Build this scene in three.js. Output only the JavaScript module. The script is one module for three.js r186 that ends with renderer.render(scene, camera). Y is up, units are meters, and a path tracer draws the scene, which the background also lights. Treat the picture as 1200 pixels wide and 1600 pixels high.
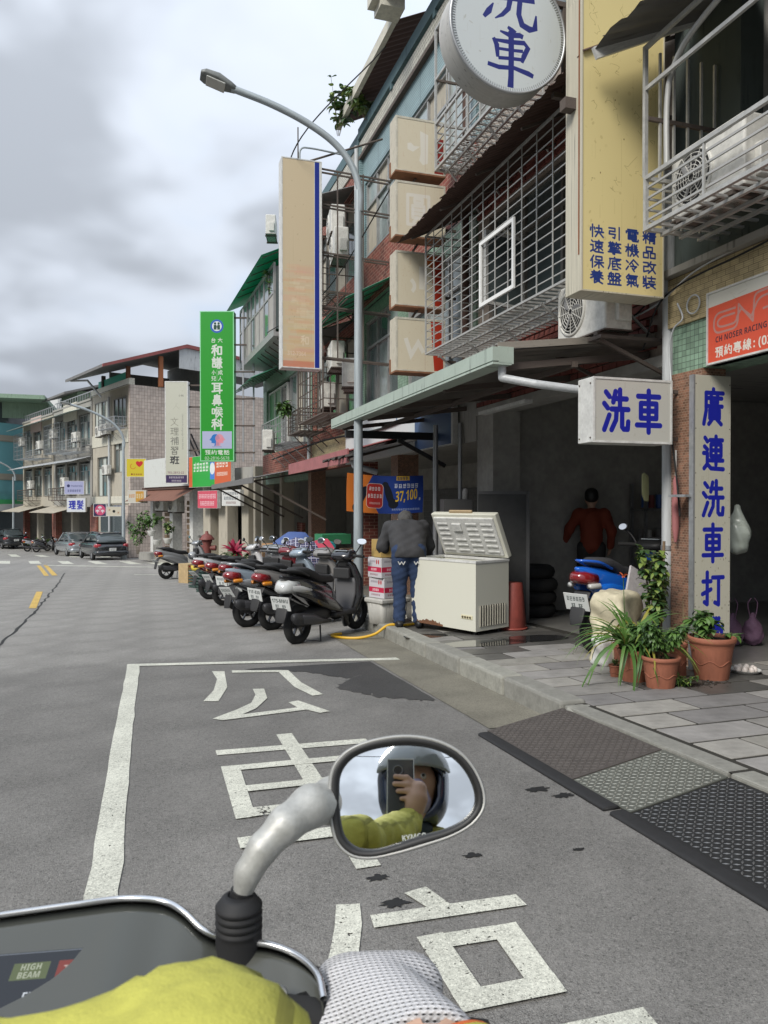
import * as THREE from 'three';
import { RoundedBoxGeometry } from 'three/addons/geometries/RoundedBoxGeometry.js';
import { mergeGeometries, mergeVertices } from 'three/addons/utils/BufferGeometryUtils.js';

const scene = new THREE.Scene();
// ---------- camera: a phone held by a scooter rider, looking down the street and a little towards the shops
const EYE = 1.3, YAW = 17.77 * Math.PI / 180, FPX = 1170;
const camera = new THREE.PerspectiveCamera(2 * Math.atan(800 / FPX) * 180 / Math.PI, 0.75, 0.02, 900);
camera.position.set(0, EYE, 0);
camera.rotation.set(-0.0103, -YAW, 0, 'YXZ');
camera.focus = 9; camera.userData.fStop = 20;
// ---------- light: a bright overcast sky and a veiled sun behind the rider
const SUN_DIR = new THREE.Vector3(-0.6, 0.66, 0.45).normalize();
const sun = new THREE.DirectionalLight(new THREE.Color(1, 0.95, 0.87), 1.5);
sun.position.copy(SUN_DIR).multiplyScalar(60); sun.castShadow = true; sun.shadow.radius = 40;
Object.assign(sun.shadow.camera, { left: -40, right: 40, top: 40, bottom: -40, near: 1, far: 200 });
scene.add(sun, sun.target);
const renderer = new THREE.WebGLRenderer({ antialias: true });
renderer.toneMapping = THREE.LinearToneMapping;
renderer.toneMappingExposure = 2.15;
renderer.shadowMap.enabled = true;

// ---------- number helpers
function rng(seed) { let a = seed >>> 0; return () => { a = (a + 0x6d2b79f5) | 0; let t = Math.imul(a ^ (a >>> 15), 1 | a); t = (t + Math.imul(t ^ (t >>> 7), 61 | t)) ^ t; return ((t ^ (t >>> 14)) >>> 0) / 4294967296; }; }
const clamp = (x, a, b) => Math.min(b, Math.max(a, x)), lerp = (a, b, t) => a + (b - a) * t, sm = (a, b, x) => { const t = clamp((x - a) / (b - a), 0, 1); return t * t * (3 - 2 * t); };
const hash = (x, y, s = 0) => { let h = Math.imul(x, 374761393) ^ Math.imul(y, 668265263) ^ Math.imul(s + 11, 1274126177); h = Math.imul(h ^ (h >>> 13), 1274126177); return ((h ^ (h >>> 16)) >>> 0) / 4294967296; };
function vn(x, y, p = 0, s = 0) {   // value noise, period p in cells
  const ix = Math.floor(x), iy = Math.floor(y), fx = x - ix, fy = y - iy, u = fx * fx * (3 - 2 * fx), v = fy * fy * (3 - 2 * fy), m = (k) => p ? ((k % p) + p) % p : k;
  return lerp(lerp(hash(m(ix), m(iy), s), hash(m(ix + 1), m(iy), s), u), lerp(hash(m(ix), m(iy + 1), s), hash(m(ix + 1), m(iy + 1), s), u), v);
}
function fbm(x, y, oct, p = 0, s = 0) { let a = 0.5, t = 0, n = 0; for (let i = 0; i < oct; i++) { t += a * vn(x, y, p, s + i * 7); n += a; a *= 0.5; x *= 2; y *= 2; p *= 2; } return t / n; }

// ---------- sky: stratocumulus over the whole dome, thicker and thinner patches, a little blue between them
{
  const W = 1024, H = 512, data = new Float32Array(W * H * 4);
  for (let r = 0; r < H; r++) for (let c = 0; c < W; c++) {
    const up = ((r + 0.5) / H - 0.5) * Math.PI, ro = ((c + 0.5) / W - 0.5) * 2 * Math.PI, y = Math.sin(up), cx = Math.cos(ro) * Math.cos(up), cz = Math.sin(ro) * Math.cos(up);
    const k = 1 / (Math.max(y, 0) + 0.16), px = cx * k * 1.7 + 7.3, pz = cz * k * 1.7 + 3.1;
    const wx = fbm(px * 0.8 + 5, pz * 0.8, 3, 0, 3) - 0.5, wz = fbm(px * 0.8, pz * 0.8 + 9, 3, 0, 5) - 0.5;
    const n = fbm(px + wx * 1.6, pz + wz * 1.6, 6, 0, 1), n2 = fbm(px * 0.45 + 2, pz * 0.45 + 8, 3, 0, 9), fine = fbm(px * 3 + wx * 3, pz * 3, 4, 0, 21);
    const thick = sm(0.36, 0.66, n * 0.7 + n2 * 0.3 + (fine - 0.5) * 0.36);
    let L = lerp(0.31, 0.195, thick) * (1 + 0.9 * Math.max(0, y));
    const blue = sm(0.42, 0.26, n) * 0.5;
    const sd = Math.max(0, cx * SUN_DIR.x + y * SUN_DIR.y + cz * SUN_DIR.z); L *= 1 + 0.6 * Math.pow(sd, 5);
    const o = (r * W + c) * 4, hz = sm(0.14, 0, y);
    let R = L * lerp(0.92, 0.74, blue), G = L * lerp(1.0, 0.91, blue), B = L * lerp(1.13, 1.16, blue);
    R = lerp(R, 0.25, hz * 0.75); G = lerp(G, 0.285, hz * 0.75); B = lerp(B, 0.33, hz * 0.75);
    if (y < 0) { R = G = B = 0.1; }
    data[o] = R; data[o + 1] = G; data[o + 2] = B; data[o + 3] = 1;
  }
  const t = new THREE.DataTexture(data, W, H, THREE.RGBAFormat, THREE.FloatType);
  t.mapping = THREE.EquirectangularReflectionMapping; t.magFilter = t.minFilter = THREE.LinearFilter; t.wrapS = THREE.RepeatWrapping; t.needsUpdate = true;
  scene.background = t; scene.environment = t;
}

// ---------- materials
const rgb = (r, g, b) => new THREE.Color().setRGB(r, g, b);
function tex(w, h, fn, srgb = true) {
  const d = new Uint8Array(w * h * 4);
  for (let y = 0; y < h; y++) for (let x = 0; x < w; x++) { const v = fn(x, y), o = (y * w + x) * 4; if (v.length) { d[o] = clamp(v[0], 0, 1) * 255; d[o + 1] = clamp(v[1], 0, 1) * 255; d[o + 2] = clamp(v[2], 0, 1) * 255; } else d[o] = d[o + 1] = d[o + 2] = clamp(v, 0, 1) * 255; d[o + 3] = 255; }
  const t = new THREE.DataTexture(d, w, h); t.wrapS = t.wrapT = THREE.RepeatWrapping; t.magFilter = THREE.LinearFilter; t.minFilter = THREE.LinearMipmapLinearFilter; t.generateMipmaps = true; if (srgb) t.colorSpace = THREE.SRGBColorSpace; t.needsUpdate = true; return t;
}
const rep = (t, m, n = m) => { const c = t.clone(); c.repeat.set(1 / m, 1 / n); c.needsUpdate = true; return c; };   // one tile of the texture covers m by n metres
function canv(w, h, draw) { const c = document.createElement('canvas'), k = Math.min(1, 1900 / h); c.width = Math.round(w * k); c.height = Math.round(h * k); const x = c.getContext('2d'); x.scale(k, k); draw(x, w, h); const t = new THREE.CanvasTexture(c); t.colorSpace = THREE.SRGBColorSpace; t.anisotropy = 8; return t; }
const GR = tex(512, 512, (x, y) => { const a = fbm(x / 64, y / 64, 5, 8, 1), b = fbm(x / 16, y / 16, 4, 32, 4), s = hash(x, y, 5); return 0.80 + 0.34 * (a - 0.5) + 0.22 * (b - 0.5) + 0.07 * (s - 0.5); }, false);
const SPK = tex(512, 512, (x, y) => { const s = hash(x, y, 2), b = fbm(x / 8, y / 8, 3, 64, 6), a = fbm(x / 128, y / 128, 4, 4, 8), q = hash(x >> 1, y >> 1, 77), q2 = hash(x >> 2, y >> 2, 91); return (q2 > 0.92 ? 0.15 : q2 < 0.07 ? -0.17 : 0) + 0.72 + 0.34 * (s - 0.5) + 0.26 * (b - 0.5) + 0.3 * (a - 0.5) + (q > 0.94 ? 0.26 : q < 0.09 ? -0.26 : 0); }, false);
const STK = tex(512, 512, (x, y) => { const a = fbm(x / 10, y / 128, 4, 0, 3) * sm(0, 40, x) * 0 + fbm(((x % 512) / 8), y / 128, 4, 64, 3), b = fbm(x / 64, y / 64, 4, 8, 12), s = hash(x, y, 31); return 0.84 - 0.5 * sm(0.56, 0.8, a) * sm(0.35, 0.7, b) + 0.2 * (b - 0.5) + 0.05 * (s - 0.5); }, false);
const RUF = tex(256, 256, (x, y) => 0.62 + 0.5 * (fbm(x / 32, y / 32, 4, 8, 40) - 0.5), false);
const mcache = new Map();
function mat(color, rough = 0.7, o = {}) {
  const key = JSON.stringify([color, rough, o.k || o.metal || 0, o.map ? o.map.uuid : 0, o.bump ? o.bump.uuid : 0, o.bs, o.n, o.clear, o.trans, o.em, o.vc, o.side]);
  if (mcache.has(key)) return mcache.get(key);
  const phys = o.clear || o.trans || o.sheen;
  const m = new (phys ? THREE.MeshPhysicalMaterial : THREE.MeshStandardMaterial)({ color: Array.isArray(color) ? rgb(...color) : new THREE.Color(color), roughness: rough, metalness: o.metal || 0 });
  if (o.map) m.map = o.map; if (o.bump) { m.bumpMap = o.bump; m.bumpScale = o.bs || 0.003; }
  if (o.clear) { m.clearcoat = o.clear; m.clearcoatRoughness = 0.08; }
  if (o.trans) { m.transmission = o.trans; m.thickness = o.thick || 0; m.ior = o.ior || 1.5; }
  if (o.em) { m.emissive = rgb(...o.em); m.emissiveIntensity = 1; }
  if (o.vc) m.vertexColors = true; m.side = THREE.DoubleSide;
  mcache.set(key, m); return m;
}
const g1 = rep(GR, 1.7), g05 = rep(GR, 0.6), s2 = rep(STK, 2.2), sp1 = rep(SPK, 0.9);
const MT = {
  white: mat([0.72, 0.72, 0.69], 0.45, { map: g05 }), cream: mat([0.66, 0.63, 0.52], 0.5, { map: g05 }), steel: mat([0.45, 0.46, 0.47], 0.42, { metal: 0.7, map: g05 }), galv: mat([0.42, 0.47, 0.49], 0.55, { metal: 0.25, map: g05 }),
  bar: mat([0.5, 0.5, 0.48], 0.45, { metal: 0.2, map: g05 }), rustbar: mat([0.12, 0.095, 0.08], 0.8, { map: g05 }), black: mat([0.012, 0.012, 0.013], 0.5), blackGloss: mat([0.01, 0.01, 0.011], 0.22, { clear: 0.8 }), rubber: mat([0.014, 0.014, 0.014], 0.85),
  dark: mat([0.03, 0.03, 0.03], 0.8), grey: mat([0.2, 0.2, 0.2], 0.7, { map: g05 }), concrete: mat([0.33, 0.32, 0.29], 0.9, { map: s2, bump: g05, bs: 0.003 }), plaster: mat([0.42, 0.41, 0.38], 0.9, { map: s2 }),
  innerPlaster: mat([0.42, 0.41, 0.38], 0.95, { map: g1 }), glass: mat([0.06, 0.075, 0.08], 0.06, { clear: 0.6 }), pvc: mat([0.55, 0.57, 0.58], 0.4, { map: g05 }), chrome: mat([0.8, 0.8, 0.8], 0.12, { metal: 1 }),
  terracotta: mat([0.36, 0.13, 0.075], 0.7, { map: g05, bump: g05, bs: 0.001 }), soil: mat([0.04, 0.028, 0.02], 1, { map: sp1 }), wood: mat([0.22, 0.15, 0.09], 0.8, { map: rep(STK, 0.5, 2) }), alum: mat([0.48, 0.49, 0.5], 0.4, { metal: 0.55, map: g05 }),
};

// ---------- objects
const used = new Map();
const numbered = (n) => { const k = used.get(n) || 0; used.set(n, k + 1); return k ? n + '_' + String(k).padStart(3, '0') : n; };
function shadow(o) { o.traverse((m) => { if (m.isMesh) m.castShadow = m.receiveShadow = true; }); return o; }
function tag(o, label, category, group, kind) { Object.assign(o.userData, { label, category }); if (group) o.userData.group = group; if (kind) o.userData.kind = kind; return o; }
function thing(name, label, category, pos = [0, 0, 0], turn = 0, group) { const o = new THREE.Group(); o.name = numbered(name); o.position.set(...pos); o.rotation.y = turn; scene.add(o); return tag(o, label, category, group); }
function part(parent, name, geo, m, pos, rot, scale) { const o = new THREE.Mesh(geo, m); o.name = name; if (pos) o.position.set(...pos); if (rot) o.rotation.set(...rot); if (scale) o.scale.set(...scale); o.castShadow = o.receiveShadow = true; parent.add(o); return o; }
function single(name, label, category, geo, m, pos, rot, group) { const o = part(scene, numbered(name), geo, m, pos, rot); return tag(o, label, category, group); }
function struct(name, geo, m, pos, rot) { const o = part(scene, numbered(name), geo, m, pos, rot); o.userData.kind = 'structure'; return o; }
function copy(src, label, pos, turn) { const c = src.clone(); c.userData = { ...src.userData }; c.name = numbered(src.name.replace(/_\d{3}$/, '')); if (label) c.userData.label = label; if (pos) c.position.set(...pos); if (turn !== undefined) c.rotation.y = turn; scene.add(c); return c; }

// ---------- geometry
const V3 = (x, y, z) => new THREE.Vector3(x, y, z);
function uvm(g) {   // box-project uv in metres
  const p = g.attributes.position, n = g.attributes.normal, uv = new Float32Array(p.count * 2);
  for (let i = 0; i < p.count; i++) { const ax = Math.abs(n.getX(i)), ay = Math.abs(n.getY(i)), az = Math.abs(n.getZ(i)); let u, v; if (ay >= ax && ay >= az) { u = p.getX(i); v = p.getZ(i); } else if (ax >= az) { u = p.getZ(i); v = p.getY(i); } else { u = p.getX(i); v = p.getY(i); } uv[i * 2] = u; uv[i * 2 + 1] = v; }
  g.setAttribute('uv', new THREE.BufferAttribute(uv, 2)); return g;
}
const box = (x0, x1, y0, y1, z0, z1) => uvm(new THREE.BoxGeometry(Math.abs(x1 - x0), Math.abs(y1 - y0), Math.abs(z1 - z0)).translate((x0 + x1) / 2, (y0 + y1) / 2, (z0 + z1) / 2));
const rbox = (w, h, d, r = 0.01, s = 2) => uvm(new RoundedBoxGeometry(w, h, d, s, Math.min(r, w / 2.01, h / 2.01, d / 2.01)));
const cyl = (r0, r1, h, n = 16) => new THREE.CylinderGeometry(r0, r1, h, n);
const tube = (pts, r, n = 8, seg = 0) => new THREE.TubeGeometry(new THREE.CatmullRomCurve3(pts.map((p) => V3(...p)), false, 'catmullrom', 0.5), seg || pts.length * 8, r, n, false);
function polytube(pts, r, n = 8) { const gs = []; for (let i = 0; i + 1 < pts.length; i++) gs.push(rod(pts[i], pts[i + 1], r, n)); for (let i = 1; i + 1 < pts.length; i++) gs.push(new THREE.SphereGeometry(r, n, 6).translate(...pts[i])); return merge(gs); }
function rod(a, b, r, n = 8, r2 = r) { const A = V3(...a), B = V3(...b), d = B.clone().sub(A), g = new THREE.CylinderGeometry(r2, r, d.length(), n); g.applyQuaternion(new THREE.Quaternion().setFromUnitVectors(V3(0, 1, 0), d.clone().normalize())); return g.translate((A.x + B.x) / 2, (A.y + B.y) / 2, (A.z + B.z) / 2); }
function bar(a, b, w, h = w) {   // square bar from a to b
  const A = V3(...a), B = V3(...b), d = B.clone().sub(A), L = d.length(), z = d.clone().normalize(), up = Math.abs(z.y) > 0.95 ? V3(1, 0, 0) : V3(0, 1, 0), x = up.clone().cross(z).normalize(), y = z.clone().cross(x);
  return new THREE.BoxGeometry(w, h, L).applyMatrix4(new THREE.Matrix4().makeBasis(x, y, z)).translate((A.x + B.x) / 2, (A.y + B.y) / 2, (A.z + B.z) / 2);
}
function merge(gs) { gs = gs.map((g) => { const q = g.index ? g.toNonIndexed() : g; for (const k of Object.keys(q.attributes)) if (!['position', 'normal', 'uv'].includes(k)) q.deleteAttribute(k); return q; }); return mergeGeometries(gs); }
const lathe = (pts, n = 24) => new THREE.LatheGeometry(pts.map((p) => new THREE.Vector2(...p)), n);
function extr(pts, depth, bev = 0, holes = []) { const s = new THREE.Shape(pts.map((p) => new THREE.Vector2(...p))); for (const h of holes) s.holes.push(new THREE.Path(h.map((p) => new THREE.Vector2(...p)))); return new THREE.ExtrudeGeometry(s, { depth, bevelEnabled: bev > 0, bevelThickness: bev, bevelSize: bev, bevelSegments: 2, steps: 1, curveSegments: 8 }); }
// loft through superellipse sections: [x, y, z, halfWidth, halfHeight, exponent, pitch]; section plane is spanned by local x and the pitched y
function loft(secs, seg = 20, cap = true, axis = 'z') {
  const P = [], I = [];
  for (const [x, y, z, rx, ry, n = 2.4, pit = 0] of secs) for (let k = 0; k < seg; k++) { const t = k / seg * Math.PI * 2, c = Math.cos(t), s = Math.sin(t), X = Math.sign(c) * Math.pow(Math.abs(c), 2 / n) * rx, Y = Math.sign(s) * Math.pow(Math.abs(s), 2 / n) * ry; P.push(x + X, y + Y * Math.cos(pit), z + Y * Math.sin(pit)); }
  const m = secs.length;
  for (let i = 0; i + 1 < m; i++) for (let k = 0; k < seg; k++) { const a = i * seg + k, b = i * seg + (k + 1) % seg, c = a + seg, d = b + seg; I.push(a, b, c, b, d, c); }
  if (cap) for (const [i, f] of [[0, 1], [m - 1, 0]]) { const c0 = P.length / 3, s = secs[i]; P.push(s[0], s[1], s[2]); for (let k = 0; k < seg; k++) { const a = i * seg + k, b = i * seg + (k + 1) % seg; f ? I.push(c0, b, a) : I.push(c0, a, b); } }
  const g = new THREE.BufferGeometry(); g.setAttribute('position', new THREE.Float32BufferAttribute(P, 3)); g.setIndex(I); g.computeVertexNormals(); return uvm(g);
}
// a closed surface around a field: naive surface nets. field(x,y,z) < 0 inside
function sdfMesh(field, mn, mx, cell) {
  const N = [0, 1, 2].map((i) => Math.ceil((mx[i] - mn[i]) / cell) + 1), [a, b, c] = N, F = new Float32Array(a * b * c), id = new Int32Array(a * b * c).fill(-1), P = [], I = [], at = (i, j, k) => (k * b + j) * a + i;
  for (let k = 0; k < c; k++) for (let j = 0; j < b; j++) for (let i = 0; i < a; i++) F[at(i, j, k)] = field(mn[0] + i * cell, mn[1] + j * cell, mn[2] + k * cell);
  for (let k = 0; k < c - 1; k++) for (let j = 0; j < b - 1; j++) for (let i = 0; i < a - 1; i++) {
    let n = 0, sx = 0, sy = 0, sz = 0; const v = []; for (let q = 0; q < 8; q++) v.push(F[at(i + (q & 1), j + ((q >> 1) & 1), k + (q >> 2))]);
    for (let q = 0; q < 8; q++) for (let e = 0; e < 3; e++) { const r = q | (1 << e); if (r === q) continue; if ((v[q] < 0) === (v[r] < 0)) continue; const t = v[q] / (v[q] - v[r]); sx += (q & 1) + (e === 0 ? t : 0); sy += ((q >> 1) & 1) + (e === 1 ? t : 0); sz += (q >> 2) + (e === 2 ? t : 0); n++; }
    if (n) { id[at(i, j, k)] = P.length / 3; P.push(mn[0] + (i + sx / n) * cell, mn[1] + (j + sy / n) * cell, mn[2] + (k + sz / n) * cell); }
  }
  const quad = (A, B, C, D, fl) => { if (A < 0 || B < 0 || C < 0 || D < 0) return; fl ? I.push(A, C, B, A, D, C) : I.push(A, B, C, A, C, D); };
  for (let k = 1; k < c - 1; k++) for (let j = 1; j < b - 1; j++) for (let i = 1; i < a - 1; i++) {
    const s = F[at(i, j, k)] < 0;
    if (s !== F[at(i + 1, j, k)] < 0) quad(id[at(i, j - 1, k - 1)], id[at(i, j, k - 1)], id[at(i, j, k)], id[at(i, j - 1, k)], !s);
    if (s !== F[at(i, j + 1, k)] < 0) quad(id[at(i - 1, j, k - 1)], id[at(i, j, k - 1)], id[at(i, j, k)], id[at(i - 1, j, k)], s);
    if (s !== F[at(i, j, k + 1)] < 0) quad(id[at(i - 1, j - 1, k)], id[at(i, j - 1, k)], id[at(i, j, k)], id[at(i - 1, j, k)], !s);
  }
  const g = new THREE.BufferGeometry(); g.setAttribute('position', new THREE.Float32BufferAttribute(P, 3)); g.setIndex(I); g.computeVertexNormals(); return uvm(g);
}
const smin = (a, b, k) => { const h = clamp(0.5 + 0.5 * (b - a) / k, 0, 1); return lerp(b, a, h) - k * h * (1 - h); };
function caps(list, k, extra) {   // list of [ax,ay,az, ra, bx,by,bz, rb]; returns a field
  const pre = list.map(([ax, ay, az, ra, bx, by, bz, rb]) => { const dx = bx - ax, dy = by - ay, dz = bz - az; return [ax, ay, az, ra, dx, dy, dz, rb, dx * dx + dy * dy + dz * dz || 1e-9]; });
  return (x, y, z) => { let d = 9; for (const [ax, ay, az, ra, dx, dy, dz, rb, l] of pre) { const px = x - ax, py = y - ay, pz = z - az, t = clamp((px * dx + py * dy + pz * dz) / l, 0, 1), q = Math.hypot(px - dx * t, py - dy * t, pz - dz * t) - lerp(ra, rb, t); d = d > 8 ? q : smin(d, q, k); } return extra ? extra(d, x, y, z) : d; };
}
const UB = new THREE.BoxGeometry(1, 1, 1), UC = new THREE.CylinderGeometry(1, 1, 1, 8);
function beam(parent, name, m, x0, x1, y0, y1, z0, z1) { return part(parent, name, UB, m, [(x0 + x1) / 2, (y0 + y1) / 2, (z0 + z1) / 2], null, [Math.abs(x1 - x0), Math.abs(y1 - y0), Math.abs(z1 - z0)]); }
const gy = (z) => z > -52 ? 0.037 * z : -1.924 + 0.004 * (z + 52);   // the road falls away from the rider
// ---------- lettering: each character as pen strokes on a 100 x 100 square
const GL = {
  '小': '50,5 50,92 38,84;28,35 15,65;72,35 88,65', '車': '12,16 88,16;22,32 78,32 78,66 22,66 22,32;22,49 78,49;8,82 92,82;50,3 50,98',
  '洗': '14,10 26,20;8,36 20,46;8,95 26,62;48,8 40,32;40,24 88,24;64,4 64,48;34,48 94,48;52,48 50,72 34,95;72,48 72,88 78,93 92,93 94,76',
  '廣': '50,2 50,12;18,12 92,12;18,12 18,60 8,96;40,18 40,38;68,18 68,38;28,26 86,26;40,38 68,38;28,48 88,48;54,38 54,58;34,58 76,58 76,80 34,80 34,58;34,69 76,69;54,58 54,80;44,84 30,96;66,84 84,96',
  '連': '14,8 24,18;12,32 24,40;8,50 24,50 24,80 10,92;24,80 40,92 94,94;36,14 90,14;40,26 84,26 84,58 40,58 40,26;40,42 84,42;34,70 92,70;62,4 62,82',
  '打': '8,28 42,28;26,4 26,90 14,84;6,62 42,50;50,18 96,18;76,18 76,92 60,86',
  '蠟': '8,30 38,30 38,56 8,56 8,30;23,8 23,82;6,84 40,78;34,72 42,90;54,4 48,22;66,4 60,22;78,4 72,22;50,30 90,30 90,56 50,56 50,30;60,30 70,44;80,30 68,50;44,66 94,66;68,58 68,96;56,66 52,92;84,66 88,92',
  '快': '20,4 20,96;8,28 6,48;32,24 36,38;46,28 84,28 84,56;38,56 96,56;64,6 64,52 40,94;64,56 94,94', '速': '14,8 24,18;8,42 24,42 24,78 8,92;24,80 42,92 94,94;36,16 92,16;42,30 86,30 86,50 42,50 42,30;64,4 64,84;60,54 38,76;68,54 90,74',
  '保': '28,4 8,46;20,34 20,96;44,10 86,10 86,36 44,36 44,10;36,54 96,54;65,36 65,96;62,56 36,86;68,56 96,86',
  '養': '30,2 38,10;70,2 62,10;16,14 86,14;22,25 80,25;10,36 92,36;50,12 50,36;48,38 8,60;54,38 94,60;34,52 68,52 68,72 34,72 34,52;34,62 68,62;34,72 34,94 48,88;70,76 56,82;50,74 90,96',
  '引': '10,14 52,14 52,38 14,38 12,60 54,60 50,90 38,86;82,4 82,98',
  '擎': '10,12 46,12;20,4 20,20;36,4 36,20;16,26 8,40;16,26 48,26 46,46 40,44;20,34 34,34 34,44 20,44 20,34;62,4 54,24;58,14 92,14;82,14 56,46;64,22 92,46;20,54 78,50;14,66 84,66;6,80 94,80;50,50 50,96 38,92',
  '底': '50,2 50,12;16,14 94,14;18,14 18,58 6,94;84,24 34,34;36,32 36,78 54,70;32,52 92,52;64,30 70,70 92,84;36,94 72,94',
  '盤': '26,2 20,12;14,12 14,36 8,56;14,12 42,12 42,54 34,52;6,34 48,32;26,18 30,28;26,38 30,48;58,8 56,26;58,8 82,8 84,24 94,22;54,32 86,32 56,56;58,36 92,56;18,64 82,64 82,92;18,64 18,92;40,64 40,92;60,64 60,92;4,94 96,94',
  '電': '18,8 82,8;8,22 8,34;8,22 92,22 90,34;50,8 50,42;22,30 38,30;22,40 38,40;62,30 78,30;62,40 78,40;22,52 80,52 80,80 22,80 22,52;22,66 80,66;50,52 50,90 56,94 92,94 94,82',
  '機': '22,4 22,96;6,28 38,28;20,30 6,62;24,34 36,50;54,4 44,20 56,22 42,40;44,42 58,38;82,4 72,20 84,22 72,40;72,42 88,38;40,54 96,54;66,4 70,60 94,94;88,62 60,92;50,54 48,74 36,96;50,64 58,80',
  '冷': '10,16 22,28;8,84 24,58;60,4 32,42;60,4 94,40;52,34 60,46;40,56 82,56 62,78;52,72 66,94',
  '氣': '28,2 10,26;22,12 88,12;28,24 82,24;14,36 80,36 80,74 90,94 94,78;44,44 44,96;16,64 72,64;24,48 32,58;64,46 56,58;40,66 16,88;48,66 72,86',
  '精': '24,4 24,96;6,14 14,36;42,14 34,36;4,44 44,44;22,46 6,74;28,50 42,68;48,12 94,12;52,24 90,24;46,38 96,38;70,2 70,38;52,48 52,96;52,48 88,48 88,94 78,92;52,62 88,62;52,76 88,76',
  '品': '28,8 72,8 72,40 28,40 28,8;8,54 42,54 42,92 8,92 8,54;58,54 92,54 92,92 58,92 58,54', '改': '8,14 42,14 42,44 10,44 10,86 46,74;62,4 48,36;58,24 96,24;86,24 78,58 44,94;58,40 94,92',
  '裝': '26,2 26,50;8,8 8,24 26,24;8,34 26,34 8,48;40,16 94,16;66,2 66,42;46,42 88,42;50,48 50,56;6,60 94,60;44,62 8,84;30,76 30,96 50,88;50,62 94,94;82,68 62,78',
  '台': '48,4 20,42 84,36;68,20 90,48;22,58 78,58 78,94 22,94 22,58', '大': '8,34 92,34;50,4 50,36 10,94;50,36 92,94', '和': '44,4 10,16;4,34 52,34;28,12 28,96;26,38 4,70;32,42 50,60;60,20 92,20 92,82 60,82 60,20',
  '謙': '18,2 26,10;6,18 38,18;10,30 34,30;10,42 34,42;10,56 36,56 36,84 10,84 10,56;54,2 60,12;84,2 76,12;44,18 94,18;48,32 88,32;42,46 96,46;48,60 88,60;88,32 88,60;60,18 60,96;76,18 76,96;58,62 42,88;78,62 96,88',
  '兒': '42,6 14,12 14,52 40,52;18,32 36,32;60,10 86,10 86,52 60,52;64,32 84,32;36,58 34,78 8,94;62,58 62,88 68,94 92,94 94,76', '成': '14,24 94,24;16,24 16,56 6,94;16,48 42,48 40,78 30,76;56,4 64,60 92,94 96,76;84,44 48,88;72,6 82,16',
  '人': '50,6 48,44 10,94;50,40 92,94', '耳': '6,10 94,10;26,10 26,80;74,10 74,96;26,32 74,32;26,54 74,54;6,82 94,72',
  '鼻': '50,0 44,8;26,10 74,10 74,42 26,42 26,10;26,20 74,20;26,31 74,31;18,50 82,50 82,74 18,74 18,50;50,50 50,74;18,62 82,62;6,82 94,82;34,74 24,98;66,74 66,98',
  '喉': '6,22 26,22 26,64 6,64 6,22;46,4 34,40;40,28 40,96;54,12 88,12 88,30;50,30 96,30;62,36 52,56;58,48 94,48;48,66 98,66;72,48 70,72 48,96;74,68 96,94', '科': '42,4 8,16;4,36 50,36;28,12 28,96;26,40 4,72;32,44 48,60;60,14 70,26;56,38 68,50;50,68 98,58;84,4 84,98',
  '預': '8,8 40,8 24,28;14,22 34,34;4,40 44,40 40,50;26,40 26,92 14,88;50,8 96,8;70,8 66,20;56,22 90,22 90,74 56,74 56,22;56,40 90,40;56,57 90,57;64,78 50,96;80,78 96,96',
  '約': '28,2 10,26 30,28 6,54 42,50;24,58 24,84;10,64 6,86;36,62 42,80;62,4 48,40;58,24 94,24 90,90 74,84;62,44 74,62', '話': '18,2 26,10;4,18 42,18;8,30 38,30;8,42 38,42;8,56 38,56 38,86 8,86 8,56;88,6 52,16;46,34 98,34;72,12 72,56;52,56 92,56 92,92 52,92 52,56',
  '專': '10,10 90,10;20,20 80,20 80,44 20,44 20,20;20,32 80,32;50,2 50,52;10,54 86,50;72,42 90,58;4,68 96,68;72,58 72,96 58,92;26,76 38,88',
  '線': '26,2 10,26 30,28 6,54 40,50;24,58 24,86;10,64 6,86;36,62 42,80;70,2 64,12;52,14 90,14 90,42 52,42 52,14;52,28 90,28;71,42 71,94 60,90;48,56 64,56 46,84;92,50 78,60;74,52 96,86',
  '文': '50,2 50,18;8,20 92,20;70,22 50,66 10,96;28,26 54,70 92,96', '理': '6,14 38,14;8,44 36,44;4,80 40,72;22,14 22,76;48,10 92,10 92,52 48,52 48,10;48,31 92,31;70,10 70,92;48,70 92,70;42,92 98,92',
  '補': '22,2 28,10;6,22 40,22 8,60;24,46 24,96;38,40 28,52;46,16 98,16;72,2 72,96;84,4 92,12;50,30 50,96;50,30 94,30 94,92 84,90;50,50 94,50;50,70 94,70',
  '習': '10,8 44,8 44,40 34,38;18,16 26,24;8,40 36,28;56,8 90,8 90,40 80,38;64,16 72,24;54,40 82,28;50,44 44,54;24,56 76,56 76,94 24,94 24,56;24,74 76,74', '班': '4,14 32,14;6,44 30,44;2,80 34,72;18,14 18,76;36,20 38,40;50,6 46,60 34,94;62,14 98,14;64,46 96,46;58,88 98,88;80,14 80,88',
  '髮': '14,6 14,48;14,6 48,6;18,18 46,18;18,30 46,30;6,44 52,44;30,44 44,56;86,4 58,20;88,18 58,36;92,34 58,54;14,66 92,62;40,54 32,76 10,96;34,78 70,78 30,98;44,80 88,98;66,54 76,60',
  '圓': '8,6 92,6 92,96 8,96 8,6;36,16 66,16 66,28 36,28 36,16;28,38 74,38 74,74 28,74 28,38;28,50 74,50;28,62 74,62;44,76 32,88;60,76 72,88',
};
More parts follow.
